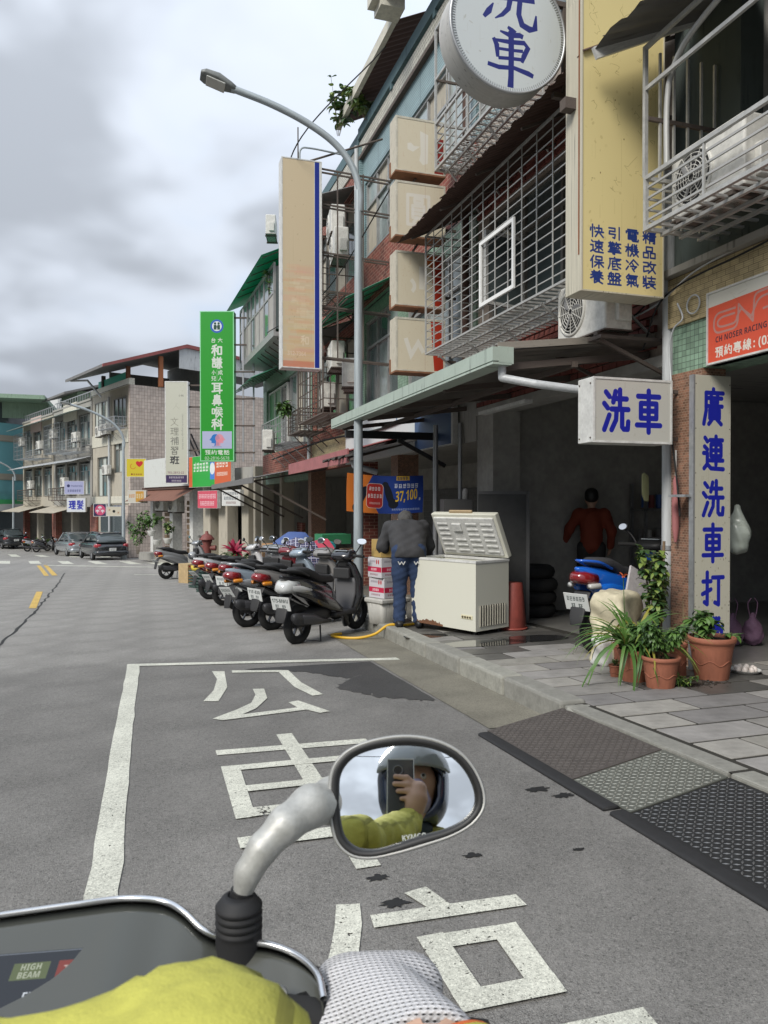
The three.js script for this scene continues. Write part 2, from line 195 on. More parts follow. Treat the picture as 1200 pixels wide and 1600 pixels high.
function glyph(c, ch, x, y, w, h, lw, color, cap = 'round') {
  c.save(); c.strokeStyle = color; c.lineWidth = lw; c.lineCap = cap; c.lineJoin = cap === 'round' ? 'round' : 'miter';
  for (const st of (GL[ch] || '').split(';')) { c.beginPath(); st.trim().split(' ').forEach((p, i) => { const [a, b] = p.split(',').map(Number); i ? c.lineTo(x + a / 100 * w, y + b / 100 * h) : c.moveTo(x + a / 100 * w, y + b / 100 * h); }); c.stroke(); }
  c.restore();
}
function scribble(c, x, y, w, h, n, color, seed) {   // print too small to read: short marks
  const r = rng(seed); c.fillStyle = color; const cw = w / n;
  for (let i = 0; i < n; i++) { for (let k = 0; k < 3; k++) c.fillRect(x + i * cw + cw * 0.08, y + h * (0.08 + k * 0.34) + r() * h * 0.08, cw * (0.5 + r() * 0.3), h * 0.14); for (let k = 0; k < 2; k++) c.fillRect(x + i * cw + cw * (0.15 + k * 0.42) + r() * cw * 0.1, y + r() * h * 0.2, cw * 0.13, h * (0.6 + r() * 0.3)); }
}
function grunge(c, w, h, seed, amt, color = '90,70,40') {   // specks, drips and scuffs with outlines of their own
  const r = rng(seed);
  for (let i = 0; i < amt * 60; i++) { c.fillStyle = `rgba(${color},${0.04 + r() * 0.12})`; c.beginPath(); c.ellipse(r() * w, r() * h, 1 + r() * w * 0.02, 1 + r() * h * 0.006, r() * 3, 0, 7); c.fill(); }
  for (let i = 0; i < amt * 14; i++) { const x = r() * w, y = r() * h * 0.8; c.fillStyle = `rgba(${color},${0.05 + r() * 0.1})`; c.fillRect(x, y, 1 + r() * 3, h * (0.03 + r() * 0.14)); }
}
const printed = (t, rough = 0.45) => { const m = new THREE.MeshStandardMaterial({ map: t, roughness: rough }); m.side = THREE.DoubleSide; return m; };
// ---------- ground, road and pavement
function at(u, v, d) { const a = (u - 600) / FPX, S = Math.sin(YAW), C = Math.cos(YAW); return [d * (S + a * C), EYE + d * (788 - v) / FPX, d * (-C + a * S)]; }   // a sighting turned into metres
function sheet(x0, x1, z0, z1, nx, nz, lift, color) {   // a strip of ground that follows the fall of the street
  const P = [], U = [], I = [], Cc = [];
  for (let j = 0; j <= nz; j++) for (let i = 0; i <= nx; i++) { const z = lerp(z0, z1, j / nz), xa = typeof x0 === 'function' ? x0(z) : x0, xb = typeof x1 === 'function' ? x1(z) : x1, x = lerp(xa, xb, i / nx); P.push(x, gy(z) + (typeof lift === 'function' ? lift(x, z, i / nx) : lift), z); U.push(x, -z); if (color) Cc.push(...color(x, z)); }
  for (let j = 0; j < nz; j++) for (let i = 0; i < nx; i++) { const a = j * (nx + 1) + i, b = a + 1, c = a + nx + 1, d = c + 1; I.push(a, b, c, b, d, c); }
  const g = new THREE.BufferGeometry(); g.setAttribute('position', new THREE.Float32BufferAttribute(P, 3)); g.setAttribute('uv', new THREE.Float32BufferAttribute(U, 2)); if (color) g.setAttribute('color', new THREE.Float32BufferAttribute(Cc, 3)); g.setIndex(I); g.computeVertexNormals();
  if (g.attributes.normal.getY(0) < 0) { const ix = g.index.array; for (let i = 0; i < ix.length; i += 3) { const t = ix[i]; ix[i] = ix[i + 1]; ix[i + 1] = t; } g.computeVertexNormals(); }
  return g;
}
const kx = (z) => z > -10 ? 2.62 - 0.03 * (z + 4) : 2.8 - 0.0055 * (z + 10) * (z + 10);   // street edge of the kerb
const fx = (z) => z > -15 ? 4.5 : 4.5 - 0.0025 * (z + 15) * (z + 15);                        // building line
struct('ground', sheet(-500, 500, 60, -800, 4, 120, -0.06), mat([0.2, 0.19, 0.17], 0.95, { map: rep(GR, 5) }));
const roadTone = (x, z) => { const a = fbm(x * 0.35 + 40, z * 0.22 + 90, 4, 0, 3), b = fbm(x * 1.7 + 9, z * 1.3 + 50, 3, 0, 8), lane = 0.36 * sm(-7.6, -8.3, z + (b - 0.5) * 0.5 + 0.1 * x) ; const t = 0.93 + 0.42 * (a - 0.5) + 0.2 * (b - 0.5) + lane; return [t * 1.0, t, t * 1.01]; };
const bumpA = rep(SPK, 0.55); bumpA.colorSpace = THREE.NoColorSpace;
const roadMat = mat([0.27, 0.26, 0.24], 0.88, { map: sp1, bump: bumpA, bs: 0.006, vc: true });
const road = struct('road', sheet(-9, (z) => kx(z) + 0.3, 8, -44, 60, 260, 0, roadTone), roadMat);
struct('road', sheet(-40, 30, -44, -110, 30, 60, 0, roadTone), roadMat);
struct('road', sheet((z) => kx(z) + 0.3, 30, -27.4, -44, 20, 10, -0.004, roadTone), roadMat);
{ // dark repair in the asphalt by the kerb, with ragged edge, and small spots
  const s = new THREE.Shape(), pts = []; const r = rng(5);
  [[0.9, -7.15], [1.45, -6.75], [1.72, -6.35], [1.5, -6.0], [1.75, -5.55], [1.98, -5.35], [2.12, -5.3], [2.13, -7.1]].forEach((p, i, A) => { const q = A[(i + 1) % A.length]; for (let k = 0; k < 12; k++) pts.push([lerp(p[0], q[0], k / 12) + (r() - 0.5) * 0.05 * (i < 6 ? 1 : 0.1), lerp(p[1], q[1], k / 12) + (r() - 0.5) * 0.07 * (i < 7 ? 1 : 0.1)]); });
  const flat = (P, lift) => { const g = new THREE.ShapeGeometry(new THREE.Shape(P.map(([x, z]) => new THREE.Vector2(x, -z)))); const p = g.attributes.position; for (let i = 0; i < p.count; i++) { const x = p.getX(i), z = -p.getY(i); p.setXYZ(i, x, gy(z) + lift, z); } g.computeVertexNormals(); return g; };
  struct('asphalt_patch', flat(pts, 0.004), mat([0.06, 0.058, 0.056], 0.55, { map: sp1, bump: bumpA, bs: 0.004 }));
  for (const [x, z, s1] of [[0.83, -2.66, 0.035], [0.83, -2.46, 0.042], [1.24, -2.72, 0.03], [1.86, -3.31, 0.05], [1.94, -3.19, 0.045], [1.67, -2.63, 0.02], [1.43, -3.4, 0.02], [0.62, -2.3, 0.016]]) { const P = []; for (let k = 0; k < 26; k++) { const t = k / 26 * 6.283, q = s1 * (0.55 + 0.7 * r()); P.push([x + Math.cos(t) * q * 1.3, z + Math.sin(t) * q * 0.75]); } struct('oil_spot', flat(P, 0.003), mat([0.012, 0.012, 0.012], 0.6)); }
  // painted markings, each letter one piece, worn through in places
  const wear = tex(1024, 1024, (x, y) => { const a = fbm(x / 5, y / 5, 3, 0, 7), b = fbm(x / 60, y / 60, 3, 0, 2), c = fbm(x / 30 + 9, y / 240, 3, 0, 15); return a < 0.12 + 0.17 * b || (c > 0.8 && a < 0.42) ? 0 : 1; }, false);
  const paint = (col) => { const m = new THREE.MeshStandardMaterial({ color: rgb(...col), roughness: 0.75, map: sp1, alphaMap: rep(wear, 2.3), alphaTest: 0.5, side: THREE.DoubleSide }); return m; };
  const white = paint([0.72, 0.72, 0.62]), yellow = paint([0.75, 0.5, 0.12]);
  const letters = {
    a: [[[0.60, -7.14], [0.71, -7.10], [0.66, -6.36], [0.54, -5.85], [0.43, -5.89], [0.54, -6.27], [0.61, -6.74]], [[0.78, -7.11], [1.19, -6.97], [1.28, -6.93], [1.28, -6.33], [1.35, -5.80], [1.26, -5.78], [1.19, -6.16], [1.18, -6.87], [0.77, -6.99]], [[0.85, -6.20], [0.94, -6.18], [0.91, -5.82], [0.78, -5.51], [0.66, -5.36], [1.07, -5.43], [1.04, -5.62], [1.12, -5.65], [1.27, -5.23], [1.19, -5.21], [1.12, -5.34], [0.51, -5.24], [0.45, -5.31], [0.64, -5.52], [0.77, -5.70], [0.84, -5.97]]],
    b: [[[0.40, -4.53], [1.31, -4.47], [1.31, -4.37], [0.40, -4.43]], [[0.80, -4.75], [0.90, -4.75], [0.87, -2.75], [0.77, -2.75]], [[0.40, -4.20], [0.50, -4.19], [0.48, -3.41], [0.39, -3.41]], [[1.2, -4.16], [1.29, -4.16], [1.28, -3.4], [1.19, -3.4]], [[0.40, -4.20], [1.29, -4.16], [1.29, -4.07], [0.40, -4.11]], [[0.49, -3.84], [1.2, -3.82], [1.2, -3.73], [0.49, -3.75]], [[0.46, -3.52], [1.28, -3.5], [1.28, -3.4], [0.46, -3.41]], [[0.37, -3.19], [1.3, -3.15], [1.3, -3.05], [0.37, -3.08]]],
    c: [[[0.63, -2.51], [0.71, -2.49], [0.68, -2.36], [0.62, -2.19], [0.57, -2.08], [0.49, -2.11], [0.54, -2.23], [0.59, -2.37]], [[0.56, -2.12], [0.64, -2.16], [0.62, -0.9], [0.54, -0.9]], [[0.88, -2.51], [0.97, -2.53], [1.01, -2.36], [0.93, -2.36]], [[0.72, -2.40], [1.25, -2.37], [1.25, -2.29], [0.71, -2.32]], [[0.82, -2.22], [1.16, -2.20], [1.15, -2.12], [0.82, -2.14]], [[0.82, -2.22], [0.91, -2.22], [0.9, -1.83], [0.81, -1.83]], [[1.06, -2.2], [1.16, -2.2], [1.12, -1.83], [1.03, -1.83]], [[0.81, -1.92], [1.13, -1.91], [1.12, -1.82], [0.81, -1.83]], [[0.74, -1.72], [1.28, -1.70], [1.27, -1.62], [0.74, -1.64]], [[0.99, -1.5], [1.07, -1.5], [1.06, -0.8], [0.99, -0.8]]],
  };
  for (const k of 'abc') { const o = struct('road_lettering', merge(letters[k].map((P, i) => flat(P, 0.005 + (i % 8) * 0.0006))), white); o.userData.label = { a: 'white painted character of two slanted strokes over a hook, farthest on the asphalt', b: 'white painted box character with a long centre stroke on the asphalt', c: 'white painted character with a small square, part hidden by the hand' }[k]; }
  const lineL = []; for (let k = 0; k <= 30; k++) lineL.push([-0.205 + 0.002 * k - 0.02 + (r() - 0.5) * 0.012, -0.4 - k * 0.247]); const ln = lineL.concat(lineL.slice().reverse().map(([x, z]) => [x + 0.115 + (r() - 0.5) * 0.012, z]));
  struct('lane_line', flat(ln, 0.005), white);
  const far = []; for (let k = 0; k <= 20; k++) far.push([-0.16 + k * 0.13, -7.83 + k * 0.031 + (r() - 0.5) * 0.015]); struct('lane_line', flat(far.concat(far.slice().reverse().map(([x, z]) => [x, z + 0.13])), 0.0065), white);
  for (const P of [[[-2.33, -18.57], [-2.19, -18.50], [-1.81, -14.39], [-1.94, -14.45]], [[-4.28, -34.21], [-4.12, -34.11], [-2.85, -25.6], [-2.99, -25.6]], [[-4.08, -34.7], [-3.92, -34.6], [-2.6, -25.6], [-2.76, -25.6]]]) struct('centre_line', flat(P, 0.006), yellow);
  struct('stop_line', flat([[-4.06, -34.6], [0.23, -30.26], [0.5, -29.6], [-3.9, -33.9]], 0.006), white);
  for (let k = 0; k < 10; k++) { const x = -11.1 + k * 1.42, z = -42.4 + k * 1.02; struct('crossing_stripe', flat([[x, z - 2], [x + 0.5, z - 1.7], [x + 1.1, z + 2.2], [x + 0.6, z + 1.9]], 0.006), white); }
  for (let k = 0; k < 6; k++) { const x = -11.9 + k * 1.75, z = -56.4 + k * 1.5; struct('crossing_stripe', flat([[x, z], [x + 0.55, z + 0.4], [x + 1.5, z + 5], [x + 0.95, z + 4.6]], 0.006), white); }
  struct('hatched_corner', flat([[0.1, -34.6], [0.6, -34.2], [1.55, -29], [1.0, -28.8]], 0.006), white);
  struct('lane_line', flat([[-0.3, -24.9], [0.5, -24.3], [0.5, -24.1], [-0.3, -24.7]], 0.006), white);
  // long crack along the old seam of the road
  const cr = []; for (let k = 0; k <= 60; k++) { const z = -9 - k * 0.3; cr.push([-1.62 - 0.03 * (k * 0.3) - 0.0012 * (k * 0.3) ** 2 + (r() - 0.5) * 0.06, z]); }
  struct('road_crack', flat(cr.concat(cr.slice().reverse().map(([x, z]) => [x + 0.02 + r() * 0.03, z])), 0.003), mat([0.02, 0.02, 0.02], 0.9));
  for (const [ax, az, bx, bz] of []) { const c2 = []; for (let k = 0; k <= 30; k++) c2.push([lerp(ax, bx, k / 30) + (r() - 0.5) * 0.03, lerp(az, bz, k / 30) + (r() - 0.5) * 0.04]); struct('road_crack', flat(c2.concat(c2.slice().reverse().map(([x, z]) => [x + 0.001, z + 0.004 + r() * 0.004])), 0.0025), mat([0.05, 0.05, 0.05], 0.9)); }
}
// gutter apron, kerb stones, paving slabs
const apronTone = (x, z) => { const t = 0.85 + 0.5 * (fbm(x * 2 + 3, z * 1.5 + 70, 4, 0, 5) - 0.5); return [t, t * 0.97, t * 0.88]; };
struct('gutter_apron', sheet((z) => 2.13 - 0.012 * (z + 4), (z) => kx(z) + 0.02, -4.42, -9.2, 6, 40, 0.005, apronTone), mat([0.27, 0.26, 0.225], 0.9, { map: rep(SPK, 0.7), vc: true }));
const hs = (z) => gy(z) + 0.13;
const kerb = new THREE.Group(); kerb.name = 'kerb'; kerb.userData.kind = 'structure'; scene.add(kerb);
{ const r = rng(9), ms = [0, 1, 2, 3].map((k) => mat([0.27 + k * 0.025, 0.265 + k * 0.025, 0.235 + k * 0.02], 0.9, { map: g05, bump: g05, bs: 0.006 }));
  for (let k = 0, z = -4.36; z > -27.2; k++) { const L = 0.92, z1 = z - L + 0.026, xa = kx(z), xb = kx(z1), zc = (z + z1) / 2, h = 0.15; part(kerb, 'kerb_stone', rbox(0.2, h + 0.12, Math.hypot(L - 0.026, xb - xa), 0.028, 3), ms[(r() * 4) | 0], [(xa + xb) / 2 + 0.1, gy(zc) + h - (h + 0.12) / 2 + (r() - 0.5) * 0.006, zc], [Math.atan2(gy(z1) - gy(z), -(z1 - z)) * 1, Math.atan2(xb - xa, z1 - z) + Math.PI, (r() - 0.5) * 0.02]); z -= L; }
  part(kerb, 'kerb_ramp_end', loft([[0, 0.0, 0, 0.1, 0.1, 6], [0, -0.05, 0.35, 0.1, 0.05, 5], [0.02, -0.085, 0.6, 0.09, 0.018, 4]], 16), ms[1], [2.73, gy(-4.3) + 0.035, -4.3]);
  for (let k = 0; k < 3; k++) part(kerb, 'edge_strip', rbox(0.14, 0.12, 1.46, 0.012), ms[k], [2.72 + k * 0.0, hs(-3.62 + k * 1.475) - 0.062, -3.62 + k * 1.475], [-0.037, 0, 0]);
}
const pav = new THREE.Group(); pav.name = 'pavement'; pav.userData.kind = 'structure'; scene.add(pav);
part(pav, 'bedding', sheet((z) => z > -4.4 ? 2.66 : kx(z) + 0.15, (z) => z < -5 ? 4.6 : 7.5, 4, -9.6, 10, 40, 0.1265), mat([0.035, 0.032, 0.024], 1, { map: sp1 }));
{ const r = rng(77), tones = [0.3, 0.34, 0.26, 0.31, 0.22].map((t, i) => mat([t * 1.03, t * 0.985, t * (0.87 + 0.02 * i)], 0.85, { map: rep(GR, 0.83 + i * 0.13), bump: bumpA, bs: 0.002 }));
  const wet = [0.11, 0.13, 0.095].map((t, i) => mat([t, t * 0.97, t * 0.9], 0.42, { map: rep(GR, 0.9 + i * 0.1) }));
  let row = 0;
  for (let z = -0.6; z > -9.4; z -= 0.305, row++) {
    let x = (z > -4.3 ? 2.81 : kx(z) + 0.205); const xe = z < -5.1 ? 4.48 : 5.6; let first = 0.3 + (row % 2) * 0.3 + r() * 0.05;
    while (x < xe - 0.05) { const w = Math.min(first, xe - x); first = 0.605; const zc = z - 0.15, cx = x + w / 2, dark = sm(-5.6, -6.6, zc + (r() - 0.5) * 1.2) > 0.5 && r() < 0.85 || Math.hypot(cx - 3.9, (zc + 4.75) * 1.2) < 0.5 && r() < 0.8; const s = part(pav, 'paving_slab', rbox(w - 0.02, 0.05, 0.279, 0.004, 1), dark ? wet[(r() * 3) | 0] : tones[(r() * 5) | 0], [cx, hs(zc) - 0.0235 + (r() - 0.5) * 0.003, zc], [-0.037 + (r() - 0.5) * 0.008, 0, (r() - 0.5) * 0.008]); x += w; }
  }
}
struct('pavement', sheet((z) => kx(z) + 0.15, (z) => fx(z) + 3.2, -9.4, -27.4, 10, 40, 0.128, apronTone), mat([0.22, 0.21, 0.19], 0.9, { map: sp1, vc: true }));
struct('garage_floor', sheet(4.49, 17, 4, -9.4, 8, 20, 0.118), mat([0.24, 0.235, 0.22], 0.32, { map: rep(GR, 1.3) }));
// standing water by the freezer
{ const r = rng(31); for (const [x, z, a, b] of [[3.3, -7.0, 0.5, 0.22], [2.95, -7.7, 0.28, 0.16], [3.95, -7.1, 0.4, 0.24]]) { const P = []; for (let k = 0; k < 40; k++) { const t = k / 40 * 6.283, q = 0.75 + 0.4 * fbm(Math.cos(t) * 2 + x * 5, Math.sin(t) * 2 + 9, 3); P.push(new THREE.Vector2(x + Math.cos(t) * a * q, -(z + Math.sin(t) * b * q))); } const g = new THREE.ShapeGeometry(new THREE.Shape(P)), p = g.attributes.position; for (let i = 0; i < p.count; i++) { const X = p.getX(i), Z = -p.getY(i); p.setXYZ(i, X, hs(Z) + 0.006, Z); } g.computeVertexNormals(); const o = struct('puddle', g, mat([0.035, 0.035, 0.035], 0.05, { clear: 0.5 })); } }
// steel ramp plates with raised tread
function rampPlate(label, z0, z1, m, tm = m) {
  const zc = (z0 + z1) / 2, o = thing('ramp_plate', label, 'ramp plate', [2.09, gy(zc) + 0.012, zc], 0, 'steel plates over the gutter'), L = Math.abs(z1 - z0) - 0.012, W = 0.56, sl = Math.atan2(0.1, W);
  const base = part(o, 'plate', box(0, W, -0.006, 0, -L / 2, L / 2), m, null, [0, 0, 0]), gs = [], lz = new THREE.OctahedronGeometry(1, 0).scale(0.0155, 0.003, 0.005);
  for (let i = 0, x = 0.018; x < W - 0.01; x += 0.027, i++) for (let j = 0, z = -L / 2 + 0.018; z < L / 2 - 0.012; z += 0.027, j++) gs.push(lz.clone().rotateY((i + j) % 2 ? 0.785 : -0.785).translate(x, 0.0005, z));
  part(o, 'tread', merge(gs), tm).userData.kind = 'stuff'; o.rotation.set(-0.037, 0, sl); return o;
}
rampPlate('rusty brown steel ramp plate next to the rounded kerb end', -4.36, -3.35, mat([0.115, 0.1, 0.09], 0.6, { metal: 0.3, map: g05 }));
rampPlate('pale grey green steel ramp plate between the two dark plates', -3.35, -2.87, mat([0.17, 0.175, 0.15], 0.5, { metal: 0.4, map: g05 }), mat([0.3, 0.3, 0.26], 0.45, { metal: 0.4 }));
rampPlate('long near-black steel ramp plate with coarse diamond tread', -2.87, -1.2, mat([0.035, 0.036, 0.036], 0.5, { metal: 0.4, map: g05 }), mat([0.15, 0.15, 0.15], 0.4, { metal: 0.5 }));
for (const [z0, z1, l] of [[-4.3, -2.95, 'worn black rubber edge strip along the brown plate'], [-2.9, -1.2, 'black rubber edge strip along the darkest plate']]) single('rubber_strip', l, 'rubber strip', loft([[0, 0, 0, 0.045, 0.014, 3], [0, 0, z1 - z0, 0.045, 0.014, 3]], 12), mat([0.02, 0.02, 0.021], 0.8, { map: g05 }), [2.045, gy(z0) + 0.006, z0], [-0.037, 0, 0]);
// ---------- wall finishes whose pieces are too small to pick apart
function tileTex(n, w, h, joint, base, vary, grout, off = 0, fn) {   // n px square; tile w x h px
  return tex(n, n, (x, y) => { const j = Math.floor(y / h), xx = (x + (j % 2) * off * w + n) % n, i = Math.floor(xx / w), u = xx - i * w, v = y - j * h, g = 0.9 + 0.2 * fbm(x / 24, y / 24, 4, 0, 3); if (u < joint || v < joint) return grout.map((c) => c * g); const t = 1 + vary * (hash(i, j, 4) - 0.5), q = fn ? fn(u / w, v / h) : 1; return base.map((c) => c * t * q * (0.93 + 0.14 * fbm(x / 40, y / 40, 3, 0, 8))); });
}
const T = {
  green: tileTex(512, 32, 32, 3, [0.5, 0.6, 0.52], 0.22, [0.28, 0.33, 0.3]), brown: tileTex(512, 32, 20, 3, [0.5, 0.36, 0.29], 0.35, [0.62, 0.55, 0.47], 0.5), weave: tileTex(512, 64, 32, 3, [0.66, 0.6, 0.46], 0.15, [0.42, 0.37, 0.27], 0.5, (u, v) => 0.86 + 0.2 * Math.abs(Math.sin(v * 9.4))),
  brick: tileTex(512, 64, 21.34, 3.2, [0.46, 0.24, 0.2], 0.3, [0.62, 0.52, 0.45], 0.5), blue: tileTex(256, 256, 14, 2.4, [0.52, 0.61, 0.62], 0.08, [0.3, 0.38, 0.4]), scale: tileTex(512, 32, 26, 4, [0.74, 0.73, 0.68], 0.1, [0.42, 0.4, 0.37], 0.5), pink: tileTex(512, 40, 46.5, 3.4, [0.72, 0.67, 0.63], 0.12, [0.52, 0.46, 0.43], 0.0),
};
const TM = { green: mat('#ffffff', 0.5, { map: rep(T.green, 0.8) }), brown: mat('#ffffff', 0.6, { map: rep(T.brown, 0.55) }), weave: mat('#ffffff', 0.7, { map: rep(T.weave, 0.75) }), brick: mat('#ffffff', 0.8, { map: rep(T.brick, 1.76, 1.68) }), blue: mat('#ffffff', 0.4, { map: rep(T.blue, 1.2, 0.9) }), scale: mat('#ffffff', 0.5, { map: rep(T.scale, 1.3) }), pink: mat('#ffffff', 0.6, { map: rep(T.pink, 2.0) }),
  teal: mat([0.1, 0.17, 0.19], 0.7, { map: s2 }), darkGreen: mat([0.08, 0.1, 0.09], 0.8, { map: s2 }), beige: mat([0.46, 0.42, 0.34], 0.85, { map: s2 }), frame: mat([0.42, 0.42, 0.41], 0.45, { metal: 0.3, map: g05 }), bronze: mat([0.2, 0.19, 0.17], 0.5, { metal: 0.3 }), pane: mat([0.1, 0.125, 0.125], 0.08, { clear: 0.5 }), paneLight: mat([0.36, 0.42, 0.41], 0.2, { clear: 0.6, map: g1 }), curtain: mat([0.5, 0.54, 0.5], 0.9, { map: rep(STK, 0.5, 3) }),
  rust: mat([0.1, 0.055, 0.042], 0.85, { map: rep(STK, 0.9) }), greyRoof: mat([0.19, 0.185, 0.18], 0.7, { map: s2 }), red: mat([0.3, 0.085, 0.08], 0.6, { map: g1 }), greenSheet: mat([0.06, 0.42, 0.26], 0.4, { trans: 0.5 }), mint: mat([0.44, 0.52, 0.45], 0.55, { map: s2 }), sheetWhite: mat([0.55, 0.57, 0.58], 0.5, { metal: 0.2, map: s2 }) };
function frameAt(name, label, category, z0, z1, group) { const x0 = fx(z0), x1 = fx(z1); return thing(name, label, category, [x0, 0, z0], Math.atan2(z0 - z1, x1 - x0) , group); }
// local axes of a building: x along the street away from the rider, y up, z into the building
function windowUnit(b, s0, s1, y0, y1, w, o = {}) {   // an aluminium window: frame, mullions and transom, panes set back
  const fm = o.frame || TM.frame, t = 0.05, n = o.n || 2, tr = o.transom, win = part(b, 'window', merge([box(s0, s1, y0, y0 + t, w - 0.03, w + 0.05), box(s0, s1, y1 - t, y1, w - 0.03, w + 0.05), box(s0, s0 + t, y0 + t, y1 - t, w - 0.03, w + 0.05), box(s1 - t, s1, y0 + t, y1 - t, w - 0.03, w + 0.05), ...(tr ? [box(s0 + t, s1 - t, tr - t / 2, tr + t / 2, w - 0.025, w + 0.05)] : []), ...Array.from({ length: n - 1 }, (_, i) => { const s = lerp(s0, s1, (i + 1) / n); return box(s - t / 2, s + t / 2, y0 + t, y1 - t, w - 0.02, w + 0.045); })]), fm);
  const rows = tr ? [[y0 + t, tr - t / 2], [tr + t / 2, y1 - t]] : [[y0 + t, y1 - t]];
  for (const [a, c] of rows) for (let i = 0; i < n; i++) { const sa = lerp(s0, s1, i / n) + t / 2, sb = lerp(s0, s1, (i + 1) / n) - t / 2; part(win, 'pane', box(sa, sb, a, c, w + 0.015 + (i % 2) * 0.012, w + 0.022 + (i % 2) * 0.012), (o.panes || [TM.pane])[(i + (a > y0 + 0.2 ? 1 : 0)) % (o.panes || [1]).length]); }
  return win;
}
function cage(b, s0, s1, y0, y1, wo, wi, o = {}) {   // a window cage of square bars, every bar its own piece
  const m = o.m || MT.bar, ns = o.nv || 8, nh = o.nh || 10, t = o.t || 0.018, T2 = o.T || 0.03, c = part(b, 'window_cage', merge([box(s0, s1, y0, y0 + T2, wo, wo + T2), box(s0, s1, y1 - T2, y1, wo, wo + T2), box(s0, s0 + T2, y0 + T2, y1 - T2, wo, wo + T2), box(s1 - T2, s1, y0 + T2, y1 - T2, wo, wo + T2), box(s0, s0 + T2, y0, y0 + T2, wo + T2, wi), box(s1 - T2, s1, y0, y0 + T2, wo + T2, wi), box(s0, s0 + T2, y1 - T2, y1, wo + T2, wi), box(s1 - T2, s1, y1 - T2, y1, wo + T2, wi)]), m);
  for (let i = 1; i < ns; i++) { const s = lerp(s0, s1, i / ns); beam(c, 'vertical_bar', m, s - t / 2, s + t / 2, y0 + T2, y1 - T2, wo + 0.004, wo + 0.004 + t); }
  for (let j = 1; j < nh; j++) { const y = lerp(y0, y1, j / nh); beam(c, 'horizontal_bar', m, s0 + T2, s1 - T2, y - t / 2, y + t / 2, wo + t + 0.006, wo + 2 * t + 0.004); for (const [k, s] of [[0, s0], [1, s1 - t]]) beam(c, 'side_bar', m, s, s + t, y - t / 2, y + t / 2, wo + T2, wi); }
  const nd = o.nd || 5; for (const s of [s0, s1]) for (let i = 1; i < nd; i++) { const w = lerp(wo, wi, i / nd); beam(c, 'side_bar', m, s + (s === s0 ? t : -t) - t / 2, s + (s === s0 ? t : -t) + t / 2, y0, y1, w - t / 2, w + t / 2); }
  const nf = o.nf || Math.round((s1 - s0) / 0.14); for (let i = 1; i < nf; i++) { const s = lerp(s0, s1, i / nf); beam(c, 'floor_slat', m, s - 0.012, s + 0.012, y0 + 0.004, y0 + 0.022, wo + T2, wi); }
  for (let i = 1; i < 4; i++) { const w = lerp(wo, wi, i / 4); beam(c, 'floor_rail', m, s0, s1, y0 - 0.022, y0 + 0.002, w - 0.015, w + 0.015); }
  if (o.braces !== false) for (let i = 0; i <= (o.nb || 2); i++) { const s = lerp(s0 + 0.15, s1 - 0.15, i / (o.nb || 2)); part(c, 'brace', bar([s, y0 - 0.02, wo + 0.15], [s, y0 - 0.55, wi], 0.022), m); }
  return c;
}
function corrugated(s0, s1, w0, y0, w1, y1, m, amp = 0.018, pitch = 0.076, rag = 0) {   // ribbed sheet from (w0,y0) at the wall to (w1,y1) at the outer edge
  const n = Math.ceil((s1 - s0) / pitch * 4), P = [], U = [], I = [], r = rng(Math.round(s0 * 97 + y0 * 31) + 5); let edge = 0;
  const dx = w1 - w0, dy = y1 - y0, L = Math.hypot(dx, dy), nx = -dy / L * Math.sign(-dx || 1), ny = Math.abs(dx) / L, S = 3;
  for (let i = 0; i <= n; i++) { const s = lerp(s0, s1, i / n), h = Math.sin(s / pitch * 6.283) * amp; if (i % 3 === 0) edge = (r() - 0.5) * rag; for (let k = 0; k <= S; k++) for (const th of [0, 0.006]) { const t = k / S * (1 + (k === S ? edge : 0)); P.push(s, y0 + dy * t + ny * h + th, w0 + dx * t + nx * h); U.push(s, L * t); } }
  const W = (S + 1) * 2; for (let i = 0; i < n; i++) for (let k = 0; k < S; k++) for (const o of [0, 1]) { const a = i * W + k * 2 + o, b2 = a + 2, c = a + W, d = c + 2; I.push(a, b2, c, b2, d, c); }
  for (let i = 0; i < n; i++) { const a = i * W + S * 2; I.push(a, a + 1, a + W, a + 1, a + W + 1, a + W); }
  const g = new THREE.BufferGeometry(); g.setAttribute('position', new THREE.Float32BufferAttribute(P, 3)); g.setAttribute('uv', new THREE.Float32BufferAttribute(U, 2)); g.setIndex(I); g.computeVertexNormals(); return g;
}
function wallAround(b, name, m, s0, s1, y0, y1, w0, w1, holes) {   // a wall with rectangular openings, as one piece
  const gs = []; let s = s0; for (const [a, c, p, q] of holes) { if (a > s) gs.push(box(s, a, y0, y1, w0, w1)); if (p > y0) gs.push(box(a, c, y0, p, w0, w1)); if (q < y1) gs.push(box(a, c, q, y1, w0, w1)); s = c; } if (s < s1) gs.push(box(s, s1, y0, y1, w0, w1)); return part(b, name, merge(gs), m);
}
